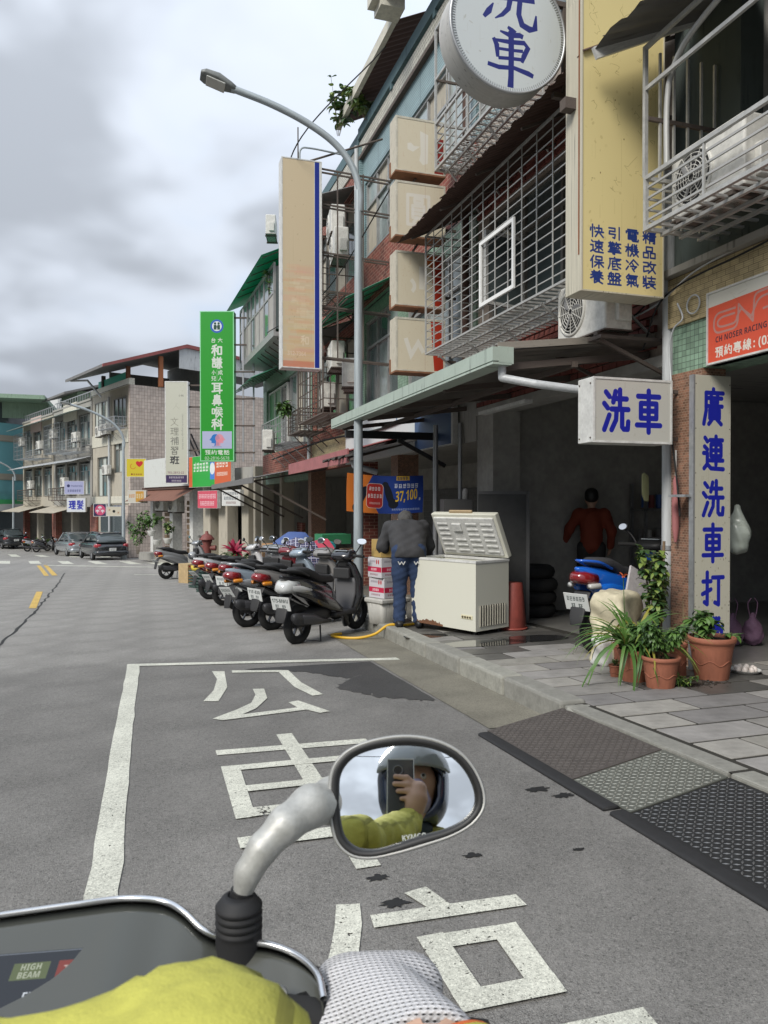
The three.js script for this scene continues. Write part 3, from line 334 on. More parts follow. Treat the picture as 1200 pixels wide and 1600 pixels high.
// ---------- wash garage: right-hand bay with mosaic lintel and tiled pillar
const bA = thing('garage_building', 'garage with green mosaic lintel, beige tile band and brown tiled pillar', 'building', [4.5, 0, 0], Math.PI / 2);
part(bA, 'mosaic_lintel', box(-3, 5.42, 2.42, 2.82, -0.14, 0.2), TM.green); part(bA, 'tile_band', box(-3, 5.46, 2.823, 3.24, -0.16, 0.2), TM.weave); part(bA, 'ledge', box(-3, 5.46, 3.243, 3.3, -0.24, 0.2), MT.concrete); part(bA, 'lower_wall', box(-3, 5.46, 3.303, 3.62, -0.1, 0.2), TM.darkGreen);
wallAround(bA, 'upper_wall', TM.darkGreen, -3, 5.46, 3.623, 6.6, -0.1, 0.12, [[0.6, 4.7, 3.7, 5.6]]);
part(bA, 'window_recess', merge([box(0.5, 4.8, 3.5, 5.7, 1.2, 1.25), box(0.5, 0.55, 3.62, 5.7, 0.12, 1.2), box(4.75, 4.8, 3.62, 5.7, 0.12, 1.2), box(0.5, 4.8, 5.7, 5.75, 0.12, 1.25), box(0.5, 4.8, 3.6, 3.64, 0.12, 1.2)]), MT.innerPlaster);
windowUnit(bA, 1.2, 4.4, 3.9, 5.3, 0.55, { n: 4, frame: TM.bronze, panes: [TM.pane] });
for (let k = 0; k < 5; k++) part(bA, 'curtain', uvm(loft([[0, 0, 0, 0.1, 0.04], [0.01, 0.5, 0, 0.09, 0.035], [0, 1.1, 0, 0.085, 0.03]].map(([x, y, z, a, c]) => [x, y, z, a, c, 2]), 10).rotateX(0)), TM.curtain, [3.0 + k * 0.19, 3.75, 0.42], [-Math.PI / 2 + Math.PI / 2, 0, 0]);
part(bA, 'pillar', box(5.05, 5.42, gy(-5.2), 2.417, -0.15, 0.09), TM.brown); part(bA, 'roof_slab', box(-3, 5.46, 6.603, 6.8, -0.6, 7), MT.concrete);
part(bA, 'ceiling', box(-3, 9.4, 2.9, 3.0, 0.2, 12.4), MT.plaster); part(bA, 'ceiling_beam', box(-3, 5.3, 2.5, 2.897, 0.95, 1.25), MT.plaster); part(bA, 'ceiling_beam', box(2.2, 2.5, 2.3, 2.897, 1.25, 6), MT.plaster); part(bA, 'back_wall', box(-3, 9.4, -0.6, 2.9, 12.2, 12.4), MT.innerPlaster); part(bA, 'end_wall', box(-3.2, -3, -0.3, 2.9, 0, 12.4), MT.innerPlaster);
part(bA, 'inner_column', box(5.1, 5.4, -0.6, 2.897, 3.4, 3.7), MT.innerPlaster); part(bA, 'upper_mass', box(-3, 5.46, 3.9, 6.6, 1.3, 7), MT.innerPlaster);
const cA = cage(bA, 0.4, 4.95, 3.42, 3.84, -0.8, -0.1, { nv: 7, nh: 5, nd: 4, T: 0.03, t: 0.016, nb: 3, braces: false });
for (const s of [0.4, 1.9, 3.4, 4.93]) part(bA, 'cage_post', box(s, s + 0.03, 3.84, 4.82, -0.8, -0.77), MT.bar); part(bA, 'cage_rail', box(0.4, 4.95, 4.5, 4.53, -0.797, -0.773), MT.bar); part(bA, 'cage_rail', box(0.4, 4.96, 4.82, 4.85, -0.8, -0.77), MT.bar);
for (let i = 0; i < 5; i++) part(bA, 'cage_end_bar', box(4.935, 4.953, 3.84, 4.82, -0.66 + i * 0.13, -0.642 + i * 0.13), MT.bar); part(bA, 'cage_end_rail', box(4.93, 4.955, 4.28, 4.31, -0.77, -0.1), MT.rustbar);
part(bA, 'bent_pipe', tube([[4.75, 3.85, -0.74], [4.75, 4.3, -0.74], [4.68, 4.55, -0.74], [4.4, 4.72, -0.74], [3.6, 4.86, -0.74], [2.2, 5.0, -0.74], [0.6, 5.1, -0.74]], 0.022), MT.bar);
part(bA, 'cage_roof', corrugated(-0.2, 5.15, -0.05, 5.35, -1.12, 4.9, TM.greyRoof, 0.03, 0.2, 0.1), TM.greyRoof); part(bA, 'roof_edge_trim', bar([5.16, 5.33, -0.1], [5.16, 4.86, -1.1], 0.03, 0.09), MT.white); part(bA, 'bracket', bar([3.2, 3.4, -0.75], [3.2, 3.05, -0.1], 0.04), MT.rustbar);
part(bA, 'bracket', bar([3.2, 3.39, -0.8], [3.2, 3.39, -0.1], 0.05), MT.rustbar);
// ---------- brick house over the wash bay
const bB = thing('brick_house', 'red brick house with white barred window cage above the wash bay', 'building', [4.5, 0, 0], Math.PI / 2);
part(bB, 'brick_backing', merge([box(5.465, 9.75, 2.66, 3.4, 0.03, 0.22), box(5.465, 9.75, 5.25, 6.5, 0.03, 0.22), box(5.465, 5.8, 3.4, 5.25, 0.03, 0.22), box(9.4, 9.75, 3.4, 5.25, 0.03, 0.22)]), mat([0.38, 0.32, 0.27], 0.9, { map: g05 }));
{ const r = rng(21), bm = [0, 1, 2, 3].map((k) => mat([0.2 + k * 0.025, 0.058 + k * 0.008, 0.045 + k * 0.006], 0.8, { map: g05 })), bg = rbox(0.222, 0.062, 0.05, 0.004, 1);
  for (const [ya, yb] of [[2.66, 3.4], [5.3, 6.0]]) for (let y = ya + 0.038, j = 0; y < yb; y += 0.077, j++) for (let s = 5.6 + (j % 2) * 0.118; s < 9.7; s += 0.236) if (s > (ya > 4 ? 7 : 5.9)) part(bB, 'brick', bg, bm[(r() * 4) | 0], [s, y, 0.02 + (r() - 0.5) * 0.006]); }
part(bB, 'room', merge([box(5.5, 9.7, 3.4, 5.3, 1.5, 1.55), box(5.5, 5.55, 3.4, 5.3, 0.22, 1.5), box(9.65, 9.7, 3.4, 5.3, 0.22, 1.5), box(5.5, 9.7, 5.3, 5.35, 0.22, 1.55), box(5.5, 9.7, 3.35, 3.4, 0.22, 1.55)]), MT.innerPlaster);
windowUnit(bB, 5.8, 9.4, 3.42, 5.22, 0.1, { n: 4, transom: 4.75, frame: TM.bronze, panes: [TM.pane, TM.pane] });
part(bB, 'open_sash', merge([box(0, 0.03, 0, 0.9, 0, 0.6)].concat([])), TM.pane, [8.35, 3.75, -0.5], [0, 0.25, 0]); part(bB, 'sash_frame', merge([box(-0.01, 0.04, 0, 0.04, 0, 0.6), box(-0.01, 0.04, 0.86, 0.9, 0, 0.6), box(-0.01, 0.04, 0, 0.9, -0.03, 0.01), box(-0.01, 0.04, 0, 0.9, 0.57, 0.61)]), MT.white, [8.35, 3.75, -0.5], [0, 0.25, 0]);
const cB = cage(bB, 5.7, 9.7, 3.36, 5.0, -0.8, 0.02, { nv: 13, nh: 15, nd: 6, t: 0.0105, T: 0.022, nf: 34, nb: 4, m: MT.bar });
part(cB, 'hatch_frame', merge([box(7.05, 7.09, 3.56, 4.3, -0.825, -0.802), box(7.85, 7.89, 3.56, 4.3, -0.825, -0.802), box(7.09, 7.85, 3.56, 3.6, -0.825, -0.802), box(7.09, 7.85, 4.26, 4.3, -0.825, -0.802)]), mat([0.8, 0.8, 0.78], 0.4));
part(bB, 'awning', corrugated(5.3, 10.0, 0.0, 5.5, -1.08, 4.98, TM.rust, 0.02, 0.09, 0.07), TM.rust);
for (let i = 0; i < 5; i++) part(bB, 'awning_arm', bar([5.5 + i * 1.05, 5.42, 0], [5.5 + i * 1.05, 4.94, -1.0], 0.025), MT.rustbar);
part(bB, 'upper_wall', merge([box(5.465, 9.75, 6.5, 6.62, 0, 0.22), box(5.465, 6.2, 6.62, 8.4, 0, 0.22), box(5.465, 9.75, 8.4, 9.3, 0, 0.22)]), TM.blue); windowUnit(bB, 6.2, 9.7, 6.62, 8.4, 0.08, { n: 3, transom: 7.8, panes: [TM.paneLight, TM.pane] });
part(bB, 'upper_room', box(5.5, 9.7, 6.5, 9.3, 0.3, 7), MT.innerPlaster); part(bB, 'lower_room', box(5.5, 9.7, 3.1, 6.5, 1.6, 7), MT.innerPlaster); part(bB, 'lintel', box(5.43, 9.75, 2.55, 2.657, -0.02, 0.3), MT.innerPlaster);
const cB2 = cage(bB, 7.6, 9.8, 5.95, 6.62, -0.62, 0.0, { nv: 6, nh: 5, nd: 4, t: 0.018, T: 0.034, nb: 3 });
for (const s of [7.6, 8.6, 9.77]) part(cB2, 'cage_post', box(s, s + 0.03, 6.62, 7.9, -0.62, -0.59), MT.bar); for (const y of [7.2, 7.9]) { part(cB2, 'cage_rail', box(7.6, 9.8, y, y + 0.03, -0.617, -0.593), MT.bar); part(cB2, 'cage_end_rail', box(9.77, 9.8, y, y + 0.03, -0.59, 0), MT.rustbar); }
for (let i = 0; i < 3; i++) part(cB2, 'cage_end_bar', box(9.775, 9.79, 6.62, 7.9, -0.45 + i * 0.15, -0.435 + i * 0.15), MT.bar);
{ const gs = []; for (let i = 0; i < 26; i++) { gs.push(bar([7.6 + i * 0.085, 5.985, -0.6], [Math.min(9.79, 7.6 + i * 0.085 + 0.55), 5.985, -0.03], 0.006), bar([Math.min(9.79, 7.6 + i * 0.085 + 0.55), 5.978, -0.6], [7.6 + i * 0.085, 5.978, -0.03], 0.006)); } part(cB2, 'floor_mesh', merge(gs), MT.bar); }
part(bB, 'party_wall', box(9.45, 9.75, -0.7, 2.9, 0.02, 12.4), MT.innerPlaster); part(bB, 'party_column', box(9.1, 9.45, -0.5, 2.55, -0.05, 0.35), MT.innerPlaster);
// ---------- blue banded house
const bC = thing('tiled_house', 'narrow house with pale blue tile bands, white scale tiles and teal parapet', 'building', [4.5, 0, 0], Math.PI / 2);
const winC = [[9.95, 12.7], [13.2, 15.35]];
wallAround(bC, 'ground_band', MT.plaster, 9.755, 15.7, 2.2, 3.33, 0, 0.2, []);
wallAround(bC, 'lower_wall', TM.green, 9.755, 15.7, 3.333, 5.5, 0, 0.2, winC.map(([a, c]) => [a, c, 3.36, 5.15])); part(bC, 'brick_band', box(9.755, 15.7, 5.503, 6.5, -0.01, 0.2), TM.brick);
wallAround(bC, 'upper_wall', TM.blue, 9.755, 15.7, 6.503, 8.68, 0, 0.2, winC.map(([a, c]) => [a, c, 6.53, 8.1])); part(bC, 'dark_cornice', box(9.755, 15.7, 8.683, 8.75, -0.09, 0.2), MT.rustbar); part(bC, 'scale_band', box(9.755, 15.7, 8.753, 9.12, -0.03, 0.2), TM.scale); part(bC, 'pale_ledge', box(9.755, 15.7, 9.123, 9.2, 0.02, 0.2), MT.cream); part(bC, 'parapet_rail', box(9.755, 15.7, 9.203, 9.42, -0.06, 0.2), TM.teal);
for (const s of [11.2, 13.4]) part(bC, 'parapet_post', box(s, s + 0.1, 9.1, 9.2, -0.06, 0.018), TM.teal);
for (const [a, c] of winC) { windowUnit(bC, a, c, 3.36, 5.15, 0.06, { n: 3, transom: 4.6, panes: [TM.pane, TM.paneLight, TM.pane] }); windowUnit(bC, a, c, 6.53, 8.1, 0.06, { n: 3, transom: 7.58, panes: [TM.paneLight, TM.paneLight, TM.beige] }); }
part(bC, 'pilaster', box(15.5, 15.72, 3.3, 9.0, -0.08, 0.0), TM.blue); part(bC, 'inner_mass', box(9.76, 15.7, 2.9, 9.1, 0.3, 7), MT.innerPlaster);
part(bC, 'plastic_awning', corrugated(13.4, 16.4, 0.0, 5.62, -0.95, 5.12, TM.greenSheet, 0.012, 0.12), TM.greenSheet); for (let i = 0; i < 5; i++) part(bC, 'awning_arm', bar([13.5 + i * 0.7, 5.58, 0], [13.5 + i * 0.7, 5.08, -0.94], 0.022), MT.rustbar); part(bC, 'awning_rail', bar([13.4, 5.09, -0.92], [16.4, 5.09, -0.92], 0.022), MT.rustbar);
part(bC, 'metal_roof', corrugated(5.5, 12.0, 2.2, 11.2, -0.55, 9.85, TM.rust, 0.03, 0.18), TM.rust); part(bC, 'roof_fascia', box(5.5, 12.05, 9.72, 9.96, -0.64, -0.56), MT.cream); part(bC, 'gutter_end', box(11.95, 12.35, 9.62, 9.98, -0.72, -0.3), MT.cream); part(bC, 'metal_roof', corrugated(12.4, 16.2, 2.2, 10.9, -0.3, 9.72, TM.rust, 0.03, 0.18), TM.rust); part(bC, 'roof_fascia', box(12.36, 16.25, 9.62, 9.82, -0.4, -0.31), MT.cream); part(bC, 'roof_fascia_return', box(12.0, 12.36, 9.75, 9.95, -0.84, -0.3), MT.cream);
for (const s of [6, 9, 12, 15.5]) part(bC, 'roof_post', box(s, s + 0.1, 9.3, 10.6, 0.9, 1.0), MT.rustbar);
// ---------- caged house behind the blank sign, then the house with the green room
const bD = frameAt('caged_house', 'brick fronted house with rusty window cages full of air conditioners', 'building', -15.72, -20.3);
part(bD, 'wall', merge([box(0, 4.6, 2.2, 3.3, 0, 0.2), box(0, 4.6, 5.2, 6.4, 0, 0.2), box(0, 4.6, 8.2, 8.7, 0, 0.2), box(0, 0.4, 3.3, 8.2, 0.0, 0.2), box(4.2, 4.6, 3.3, 8.2, 0, 0.2)]), TM.brick); part(bD, 'weave_band', box(0, 4.6, 2.4, 2.95, -0.02, -0.002), TM.weave); part(bD, 'scale_band', box(0, 4.6, 8.703, 9.1, -0.03, 0.2), TM.scale); part(bD, 'parapet_rail', box(0, 4.6, 9.103, 9.35, -0.05, 0.2), TM.teal); part(bD, 'inner_mass', box(0, 4.6, 2.9, 9.1, 0.4, 7), MT.innerPlaster);
for (const y of [3.32, 6.42]) windowUnit(bD, 0.4, 4.2, y, y + 1.8, 0.08, { n: 4, transom: y + 1.3, frame: TM.bronze, panes: [TM.pane, TM.beige] });
cage(bD, 0.5, 2.6, 6.0, 8.0, -0.75, 0, { nv: 9, nh: 5, nd: 4, m: MT.rustbar, t: 0.02, nb: 2 }); cage(bD, 0.4, 3.0, 3.3, 5.0, -0.75, 0, { nv: 10, nh: 5, nd: 4, m: MT.rustbar, t: 0.02 }); cage(bD, 3.0, 4.5, 3.15, 3.75, -0.7, 0, { nv: 5, nh: 5, nd: 3, m: MT.rustbar, nb: 1 });
part(bD, 'awning', corrugated(0.3, 2.8, 0, 8.35, -0.95, 8.0, TM.greyRoof), TM.greyRoof); part(bD, 'awning', corrugated(0.3, 3.2, 0, 5.4, -0.95, 5.05, TM.greyRoof), TM.greyRoof);
const bE = frameAt('enclosed_balcony_house', 'house with grey enclosed balcony and green room behind a wide window', 'building', -20.3, -27.2), lenE = Math.hypot(fx(-20.3) - fx(-27.2), 6.9);
part(bE, 'wall', merge([box(0, lenE, 2.0, 3.0, 0, 0.2), box(0, lenE, 5.3, 6.2, 0, 0.2), box(0, lenE, 8.3, 9.0, 0, 0.2), box(0, 0.5, 3.0, 8.3, 0, 0.2), box(lenE - 0.6, lenE, 3.0, 8.3, 0, 0.2)]), TM.green); part(bE, 'brick_band', box(0, lenE, 2.35, 3.05, -0.02, -0.003), TM.brick); part(bE, 'parapet_rail', box(0, lenE, 9.003, 9.3, -0.05, 0.2), TM.teal); part(bE, 'inner_mass', box(0, lenE, 2.6, 9.0, 0.5, 7), MT.innerPlaster); part(bE, 'far_wall', box(lenE - 0.2, lenE, -1, 9.0, 0.2, 7), MT.plaster);
windowUnit(bE, 0.5, 3.0, 3.0, 5.3, 0.1, { n: 3, frame: TM.frame, panes: [TM.pane, TM.beige] }); windowUnit(bE, 3.4, lenE - 0.6, 3.0, 5.2, 0.1, { n: 3, frame: MT.white, panes: [TM.pane, mat([0.05, 0.25, 0.08], 0.3), mat([0.05, 0.25, 0.08], 0.3)] }); windowUnit(bE, 0.5, lenE - 0.6, 6.25, 8.3, 0.1, { n: 5, frame: TM.bronze });
cage(bE, 0.1, 3.4, 3.0, 3.8, -0.75, 0, { nv: 12, nh: 4, nd: 4, m: MT.alum, nb: 3 });
{ const s0 = 0.6, s1 = 6.3, w = -0.95; const eb = part(bE, 'enclosed_balcony', merge([box(s0, s1, 6.0, 6.12, w, 0), box(s0, s1, 6.12, 6.2, w, w + 0.06), box(s0, s1, 7.95, 8.05, w, w + 0.06), box(s0, s1, 7.2, 7.26, w, w + 0.06)]), TM.frame); for (let i = 0; i <= 8; i++) { const s = lerp(s0, s1 - 0.05, i / 8); beam(eb, 'mullion', TM.frame, s, s + 0.05, 6.2, 7.95, w - 0.004, w + 0.064); } for (let i = 0; i < 8; i++) { const a = lerp(s0, s1 - 0.05, i / 8) + 0.055, c = lerp(s0, s1 - 0.05, (i + 1) / 8) - 0.005; part(eb, 'panel', box(a, c, 6.2, 7.2, w + 0.02, w + 0.03), i % 3 === 1 ? TM.pane : MT.plaster); part(eb, 'pane', box(a, c, 7.26, 7.95, w + 0.02, w + 0.03), TM.pane); }
  part(eb, 'end_panel', box(s0 + 0.005, s0 + 0.03, 6.2, 7.95, w + 0.07, 0), TM.pane); part(eb, 'end_panel', box(s1 - 0.03, s1, 6.2, 7.95, w + 0.07, 0), MT.plaster); part(bE, 'plastic_roof', corrugated(s0 - 0.3, s1 + 0.5, 0, 8.75, -1.35, 8.1, TM.greenSheet, 0.015, 0.12), TM.greenSheet); for (let i = 0; i < 6; i++) part(bE, 'roof_arm', bar([s0 - 0.2 + i * 0.85, 8.7, 0], [s0 - 0.2 + i * 0.85, 8.06, -1.3], 0.025), MT.rustbar); for (let i = 0; i < 6; i++) part(eb, 'bracket', bar([s0 + 0.2 + i * 0.6, 5.98, -0.8], [s0 + 0.2 + i * 0.6, 5.5, 0], 0.03), MT.rustbar); }
part(bE, 'plastic_awning', corrugated(3.2, 6.6, 0, 5.75, -1.1, 5.25, TM.greenSheet, 0.015, 0.12), TM.greenSheet); for (let i = 0; i < 6; i++) part(bE, 'awning_arm', bar([3.3 + i * 0.62, 5.72, 0], [3.3 + i * 0.62, 5.21, -1.08], 0.025), MT.rustbar);
// arcade under the row: slab, back wall, pillars
const arc = thing('shop_arcade', 'dim covered arcade with pillars and shopfronts under the row of houses', 'arcade', [0, 0, 0]);
{ const P = (z, w, y) => [fx(z) + w, y, z]; const strip = (w0, y0, w1, y1, za = -9.76, zb = -27.2) => { const gs = []; for (let k = 0; k < 9; k++) { const z0 = lerp(za, zb, k / 9), z1 = lerp(za, zb, (k + 1) / 9); const g = new THREE.BufferGeometry(), A = P(z0, w0, y0), B = P(z1, w0, y0), C = P(z1, w1, y1), D = P(z0, w1, y1); g.setAttribute('position', new THREE.Float32BufferAttribute([...A, ...B, ...C, ...A, ...C, ...D], 3)); g.computeVertexNormals(); uvm(g); gs.push(g); } return merge(gs); };
  part(arc, 'ceiling', strip(0.2, 2.3, 3.4, 2.3), MT.innerPlaster); part(arc, 'back_wall', strip(3.1, -1.2, 3.1, 2.35), MT.innerPlaster);
  for (const z of [-13.1, -15.6, -20.2, -24.0, -27.0]) part(arc, 'pillar', box(-0.2, 0.2, gy(z), 2.3, -0.2, 0.2), z < -22 ? TM.beige : z === -15.6 ? TM.brick : TM.brown, [fx(z) + 0.1, 0, z]);
  for (const [z0, z1, m] of [[-10.2, -12.8, mat([0.05, 0.07, 0.12], 0.6)], [-16, -19.8, MT.grey], [-20.6, -23.6, TM.greyRoof]]) for (let k = 0; k < 14; k++) part(arc, 'shutter_slat', box(-0.02, 0.02, 0, 0.145, z1 - z0, 0), m, [fx(z0) + 3.05, gy(z0) + 0.2 + k * 0.15, z0]);
  part(arc, 'shop_wall', box(-0.05, 0.05, 0, 1.6, -0.9, 0), TM.brick, [fx(-24.2) + 0.5, gy(-24), -23.2]); part(arc, 'shelf', box(-0.3, 0.3, 0, 0.05, -2.5, 0), MT.wood, [fx(-17) + 0.6, gy(-17) + 0.75, -16.2]); part(arc, 'shop_counter', box(-0.3, 0.3, 0, 0.7, -2.3, 0), MT.wood, [fx(-17) + 0.6, gy(-17), -16.3]);
}
// wash bay clutter: shelf with cans, tyres, hose reel
{ const o = thing('tool_shelf', 'steel shelf of cans and bottles deep inside the wash bay', 'shelf', [7.4, hs(-8.9), -9.2]), r = rng(55); for (const y of [0.4, 0.9, 1.4]) part(o, 'shelf_board', box(-0.6, 0.6, y, y + 0.03, -0.18, 0.18), MT.steel); for (const [x, z] of [[-0.58, -0.16], [0.58, -0.16], [-0.58, 0.16], [0.58, 0.16]]) part(o, 'upright', box(x - 0.02, x + 0.02, 0, 1.8, z - 0.02, z + 0.02), MT.steel); for (const y of [0.43, 0.93, 1.43]) for (let k = 0; k < 8; k++) part(o, 'can', cyl(0.05, 0.05, 0.16 + r() * 0.1, 12).translate(0, 0.11, 0), [MT.white, TM.red, MT.grey, mat([0.05, 0.12, 0.35], 0.5)][(r() * 4) | 0], [-0.5 + k * 0.14, y, (r() - 0.5) * 0.15]);
  const t = thing('tyre_stack', 'stack of worn tyres inside the wash bay', 'tyres', [5.0, hs(-9), -9.0]); for (let k = 0; k < 4; k++) part(t, 'tyre', new THREE.TorusGeometry(0.22, 0.09, 10, 26).rotateX(Math.PI / 2), MT.rubber, [(r() - 0.5) * 0.05, 0.09 + k * 0.17, (r() - 0.5) * 0.05]);
  const wires = [[[4.38, 3.3, -9.8], [4.36, 3.1, -13], [4.36, 3.25, -16], [4.3, 3.1, -20]], [[4.4, 5.45, -10.2], [4.38, 5.3, -14], [4.34, 5.4, -19]], [[3.6, 6.2, -10.2], [3.5, 5.6, -15], [3.3, 6.1, -21]], [[4.2, 9.6, -13], [2.6, 7.7, -13.6], [3.9, 8.6, -19]], [[4.37, 2.95, -9.8], [4.35, 2.75, -13.5], [4.3, 2.9, -18.5], [4.1, 2.8, -25]]]; wires.forEach((w, i) => single('cable', ['black cable sagging along the blue banded house', 'thin cable clipped above the lower windows of the row', 'loose cable slung between the old box signs and the cages', 'thin cable from the blank sign up to the parapet', 'bundled cable along the top of the arcade'][i], 'cable', tube(w, i === 4 ? 0.025 : 0.012, 6, 50), MT.rubber));
  for (const [z, y0, y1, l] of [[-9.85, 2.9, 9.2, 'rusty drain pipe between the brick house and the blue banded house'], [-15.6, 2.4, 9.0, 'grey drain pipe at the far edge of the blue banded house'], [-20.2, 2.4, 9.0, 'drain pipe between the caged house and its neighbour']]) single('drain_pipe', l, 'pipe', rod([0, y0, 0], [0, y1, 0], 0.05, 12), z > -10 ? TM.rust : MT.pvc, [fx(z) - 0.12, 0, z]); }
// ---------- sign boxes. A box stands out from the wall; its printed face looks up the street
function lightbox(name, label, x0, x1, y0, y1, z, depth, face, m = MT.alum, o = {}) {
  const w = x1 - x0, h = y1 - y0, s = thing(name, label, o.cat || 'sign', [(x0 + x1) / 2, y0, z], o.turn || 0, o.group);
  const t = o.rim ?? 0.022;
  part(s, 'cabinet', uvm(rbox(w, h, depth, 0.008, 1).translate(0, h / 2, -depth / 2)), m);
  part(s, 'frame', merge([box(-w / 2, w / 2, 0, t, -0.004, 0.008), box(-w / 2, w / 2, h - t, h, -0.004, 0.008), box(-w / 2, -w / 2 + t, t, h - t, -0.004, 0.008), box(w / 2 - t, w / 2, t, h - t, -0.004, 0.008)]), o.frame || m);
  part(s, 'face', new THREE.PlaneGeometry(w - 2 * t, h - 2 * t).translate(0, h / 2, 0.003), printed(face, o.rough || 0.4));
  if (o.back !== false) part(s, 'back_face', new THREE.PlaneGeometry(w - 2 * t, h - 2 * t).rotateY(Math.PI).translate(0, h / 2, -depth - 0.003), o.backMat || printed(face, 0.4));
  return s;
}
function camSign(name, label, u0, u1, v0, v1, d, depth, face, m, o) { const c = at((u0 + u1) / 2, v1, d), w = (u1 - u0) * d / FPX, h = (v1 - v0) * d / FPX; return lightbox(name, label, c[0] - w / 2, c[0] + w / 2, c[1], c[1] + h, c[2], depth, face, m, { turn: -YAW, ...o }); }
const arm = (s, a, b, t = 0.035, m = MT.rustbar) => part(s, 'bracket', bar(a, b, t), m);
const BLUE = '#1c2496';
{ // round sign
  const R = 0.545, D = 0.26, s = thing('round_sign', 'round white sign box with bold blue brush characters', 'sign', [3.01, 5.4, -5.86]);
  const f = canv(1024, 1024, (c, w) => { c.fillStyle = '#c3c9ca'; c.fillRect(0, 0, w, w); grunge(c, w, w, 4, 1); const col = '#1d2673';
    const br = (pts, a, b) => { c.fillStyle = col; c.beginPath(); const n = pts.length; const L = [], Rr = []; pts.forEach(([x, y], i) => { const p = pts[Math.max(0, i - 1)], q = pts[Math.min(n - 1, i + 1)], l = Math.hypot(q[0] - p[0], q[1] - p[1]) || 1, t = i / (n - 1), ww = (typeof a === 'number' ? lerp(a, b, t) : a[i]) / 2, nx = -(q[1] - p[1]) / l * ww, ny = (q[0] - p[0]) / l * ww; L.push([x + nx, y + ny]); Rr.unshift([x - nx, y - ny]); }); L.concat(Rr).forEach(([x, y], i) => i ? c.lineTo(x, y) : c.moveTo(x, y)); c.closePath(); c.fill(); };
    // upper character
    br([[300, 70], [345, 110], [370, 160]], 16, 60); br([[275, 200], [330, 245], [350, 290]], 16, 60); br([[370, 330], [330, 400], [285, 455]], [10, 52, 30], 0); br([[470, 60], [455, 130], [415, 200]], [50, 44, 12], 0); br([[450, 150], [560, 130], [690, 115]], [20, 34, 46], 0); br([[560, 50], [565, 180], [560, 270]], [56, 50, 40], 0); br([[400, 285], [540, 265], [745, 240]], [22, 34, 54], 0); br([[520, 275], [505, 350], [450, 410], [385, 450]], [48, 44, 34, 10], 0); br([[610, 270], [600, 380], [630, 460], [700, 485], [750, 470], [760, 360]], [46, 48, 56, 56, 52, 14], 0);
    // lower character
    br([[500, 500], [535, 520], [560, 545]], 24, 60); br([[430, 545], [520, 565], [610, 550], [640, 560]], [16, 44, 44, 40], 0); br([[370, 610], [400, 660], [410, 760]], [30, 46, 30], 0); br([[380, 625], [520, 620], [650, 605], [685, 640], [645, 720], [630, 770]], [24, 38, 40, 46, 44, 24], 0); br([[410, 690], [530, 685], [640, 675]], 24, 28); br([[415, 765], [530, 752], [635, 745]], 28, 30); br([[320, 825], [420, 840], [560, 825], [690, 850], [735, 865]], [34, 38, 34, 44, 36], 0); br([[530, 530], [532, 700], [530, 900], [525, 990]], [50, 50, 50, 56], 0);
  });
  part(s, 'rim', new THREE.CylinderGeometry(R, R, D, 72, 1, true).rotateX(Math.PI / 2).translate(0, 0, -D / 2), mat([0.5, 0.49, 0.46], 0.5, { map: rep(STK, 0.8, 0.5) }));
  part(s, 'edge_trim', new THREE.TorusGeometry(R, 0.014, 8, 72), MT.alum); const face = part(s, 'face', new THREE.CircleGeometry(R - 0.006, 72).translate(0, 0, 0.002), printed(f)); part(s, 'back_face', new THREE.CircleGeometry(R - 0.006, 72).rotateY(Math.PI).translate(0, 0, -D - 0.002), printed(f));
  { const gs = []; for (let k = 0; k < 150; k++) { const t = k / 150 * 6.283; gs.push(box(R - 0.04, R - 0.012, -0.0015, 0.0015, 0.003, 0.007).rotateZ(t)); } part(s, 'rim_teeth', merge(gs), MT.alum); }
  arm(s, [0.5, -0.42, -0.13], [1.5, -0.42, -0.13], 0.045); arm(s, [0.5, 0.4, -0.13], [1.5, 0.4, -0.13], 0.045); arm(s, [0.62, -0.42, -0.13], [0.62, 0.4, -0.13], 0.04);
}
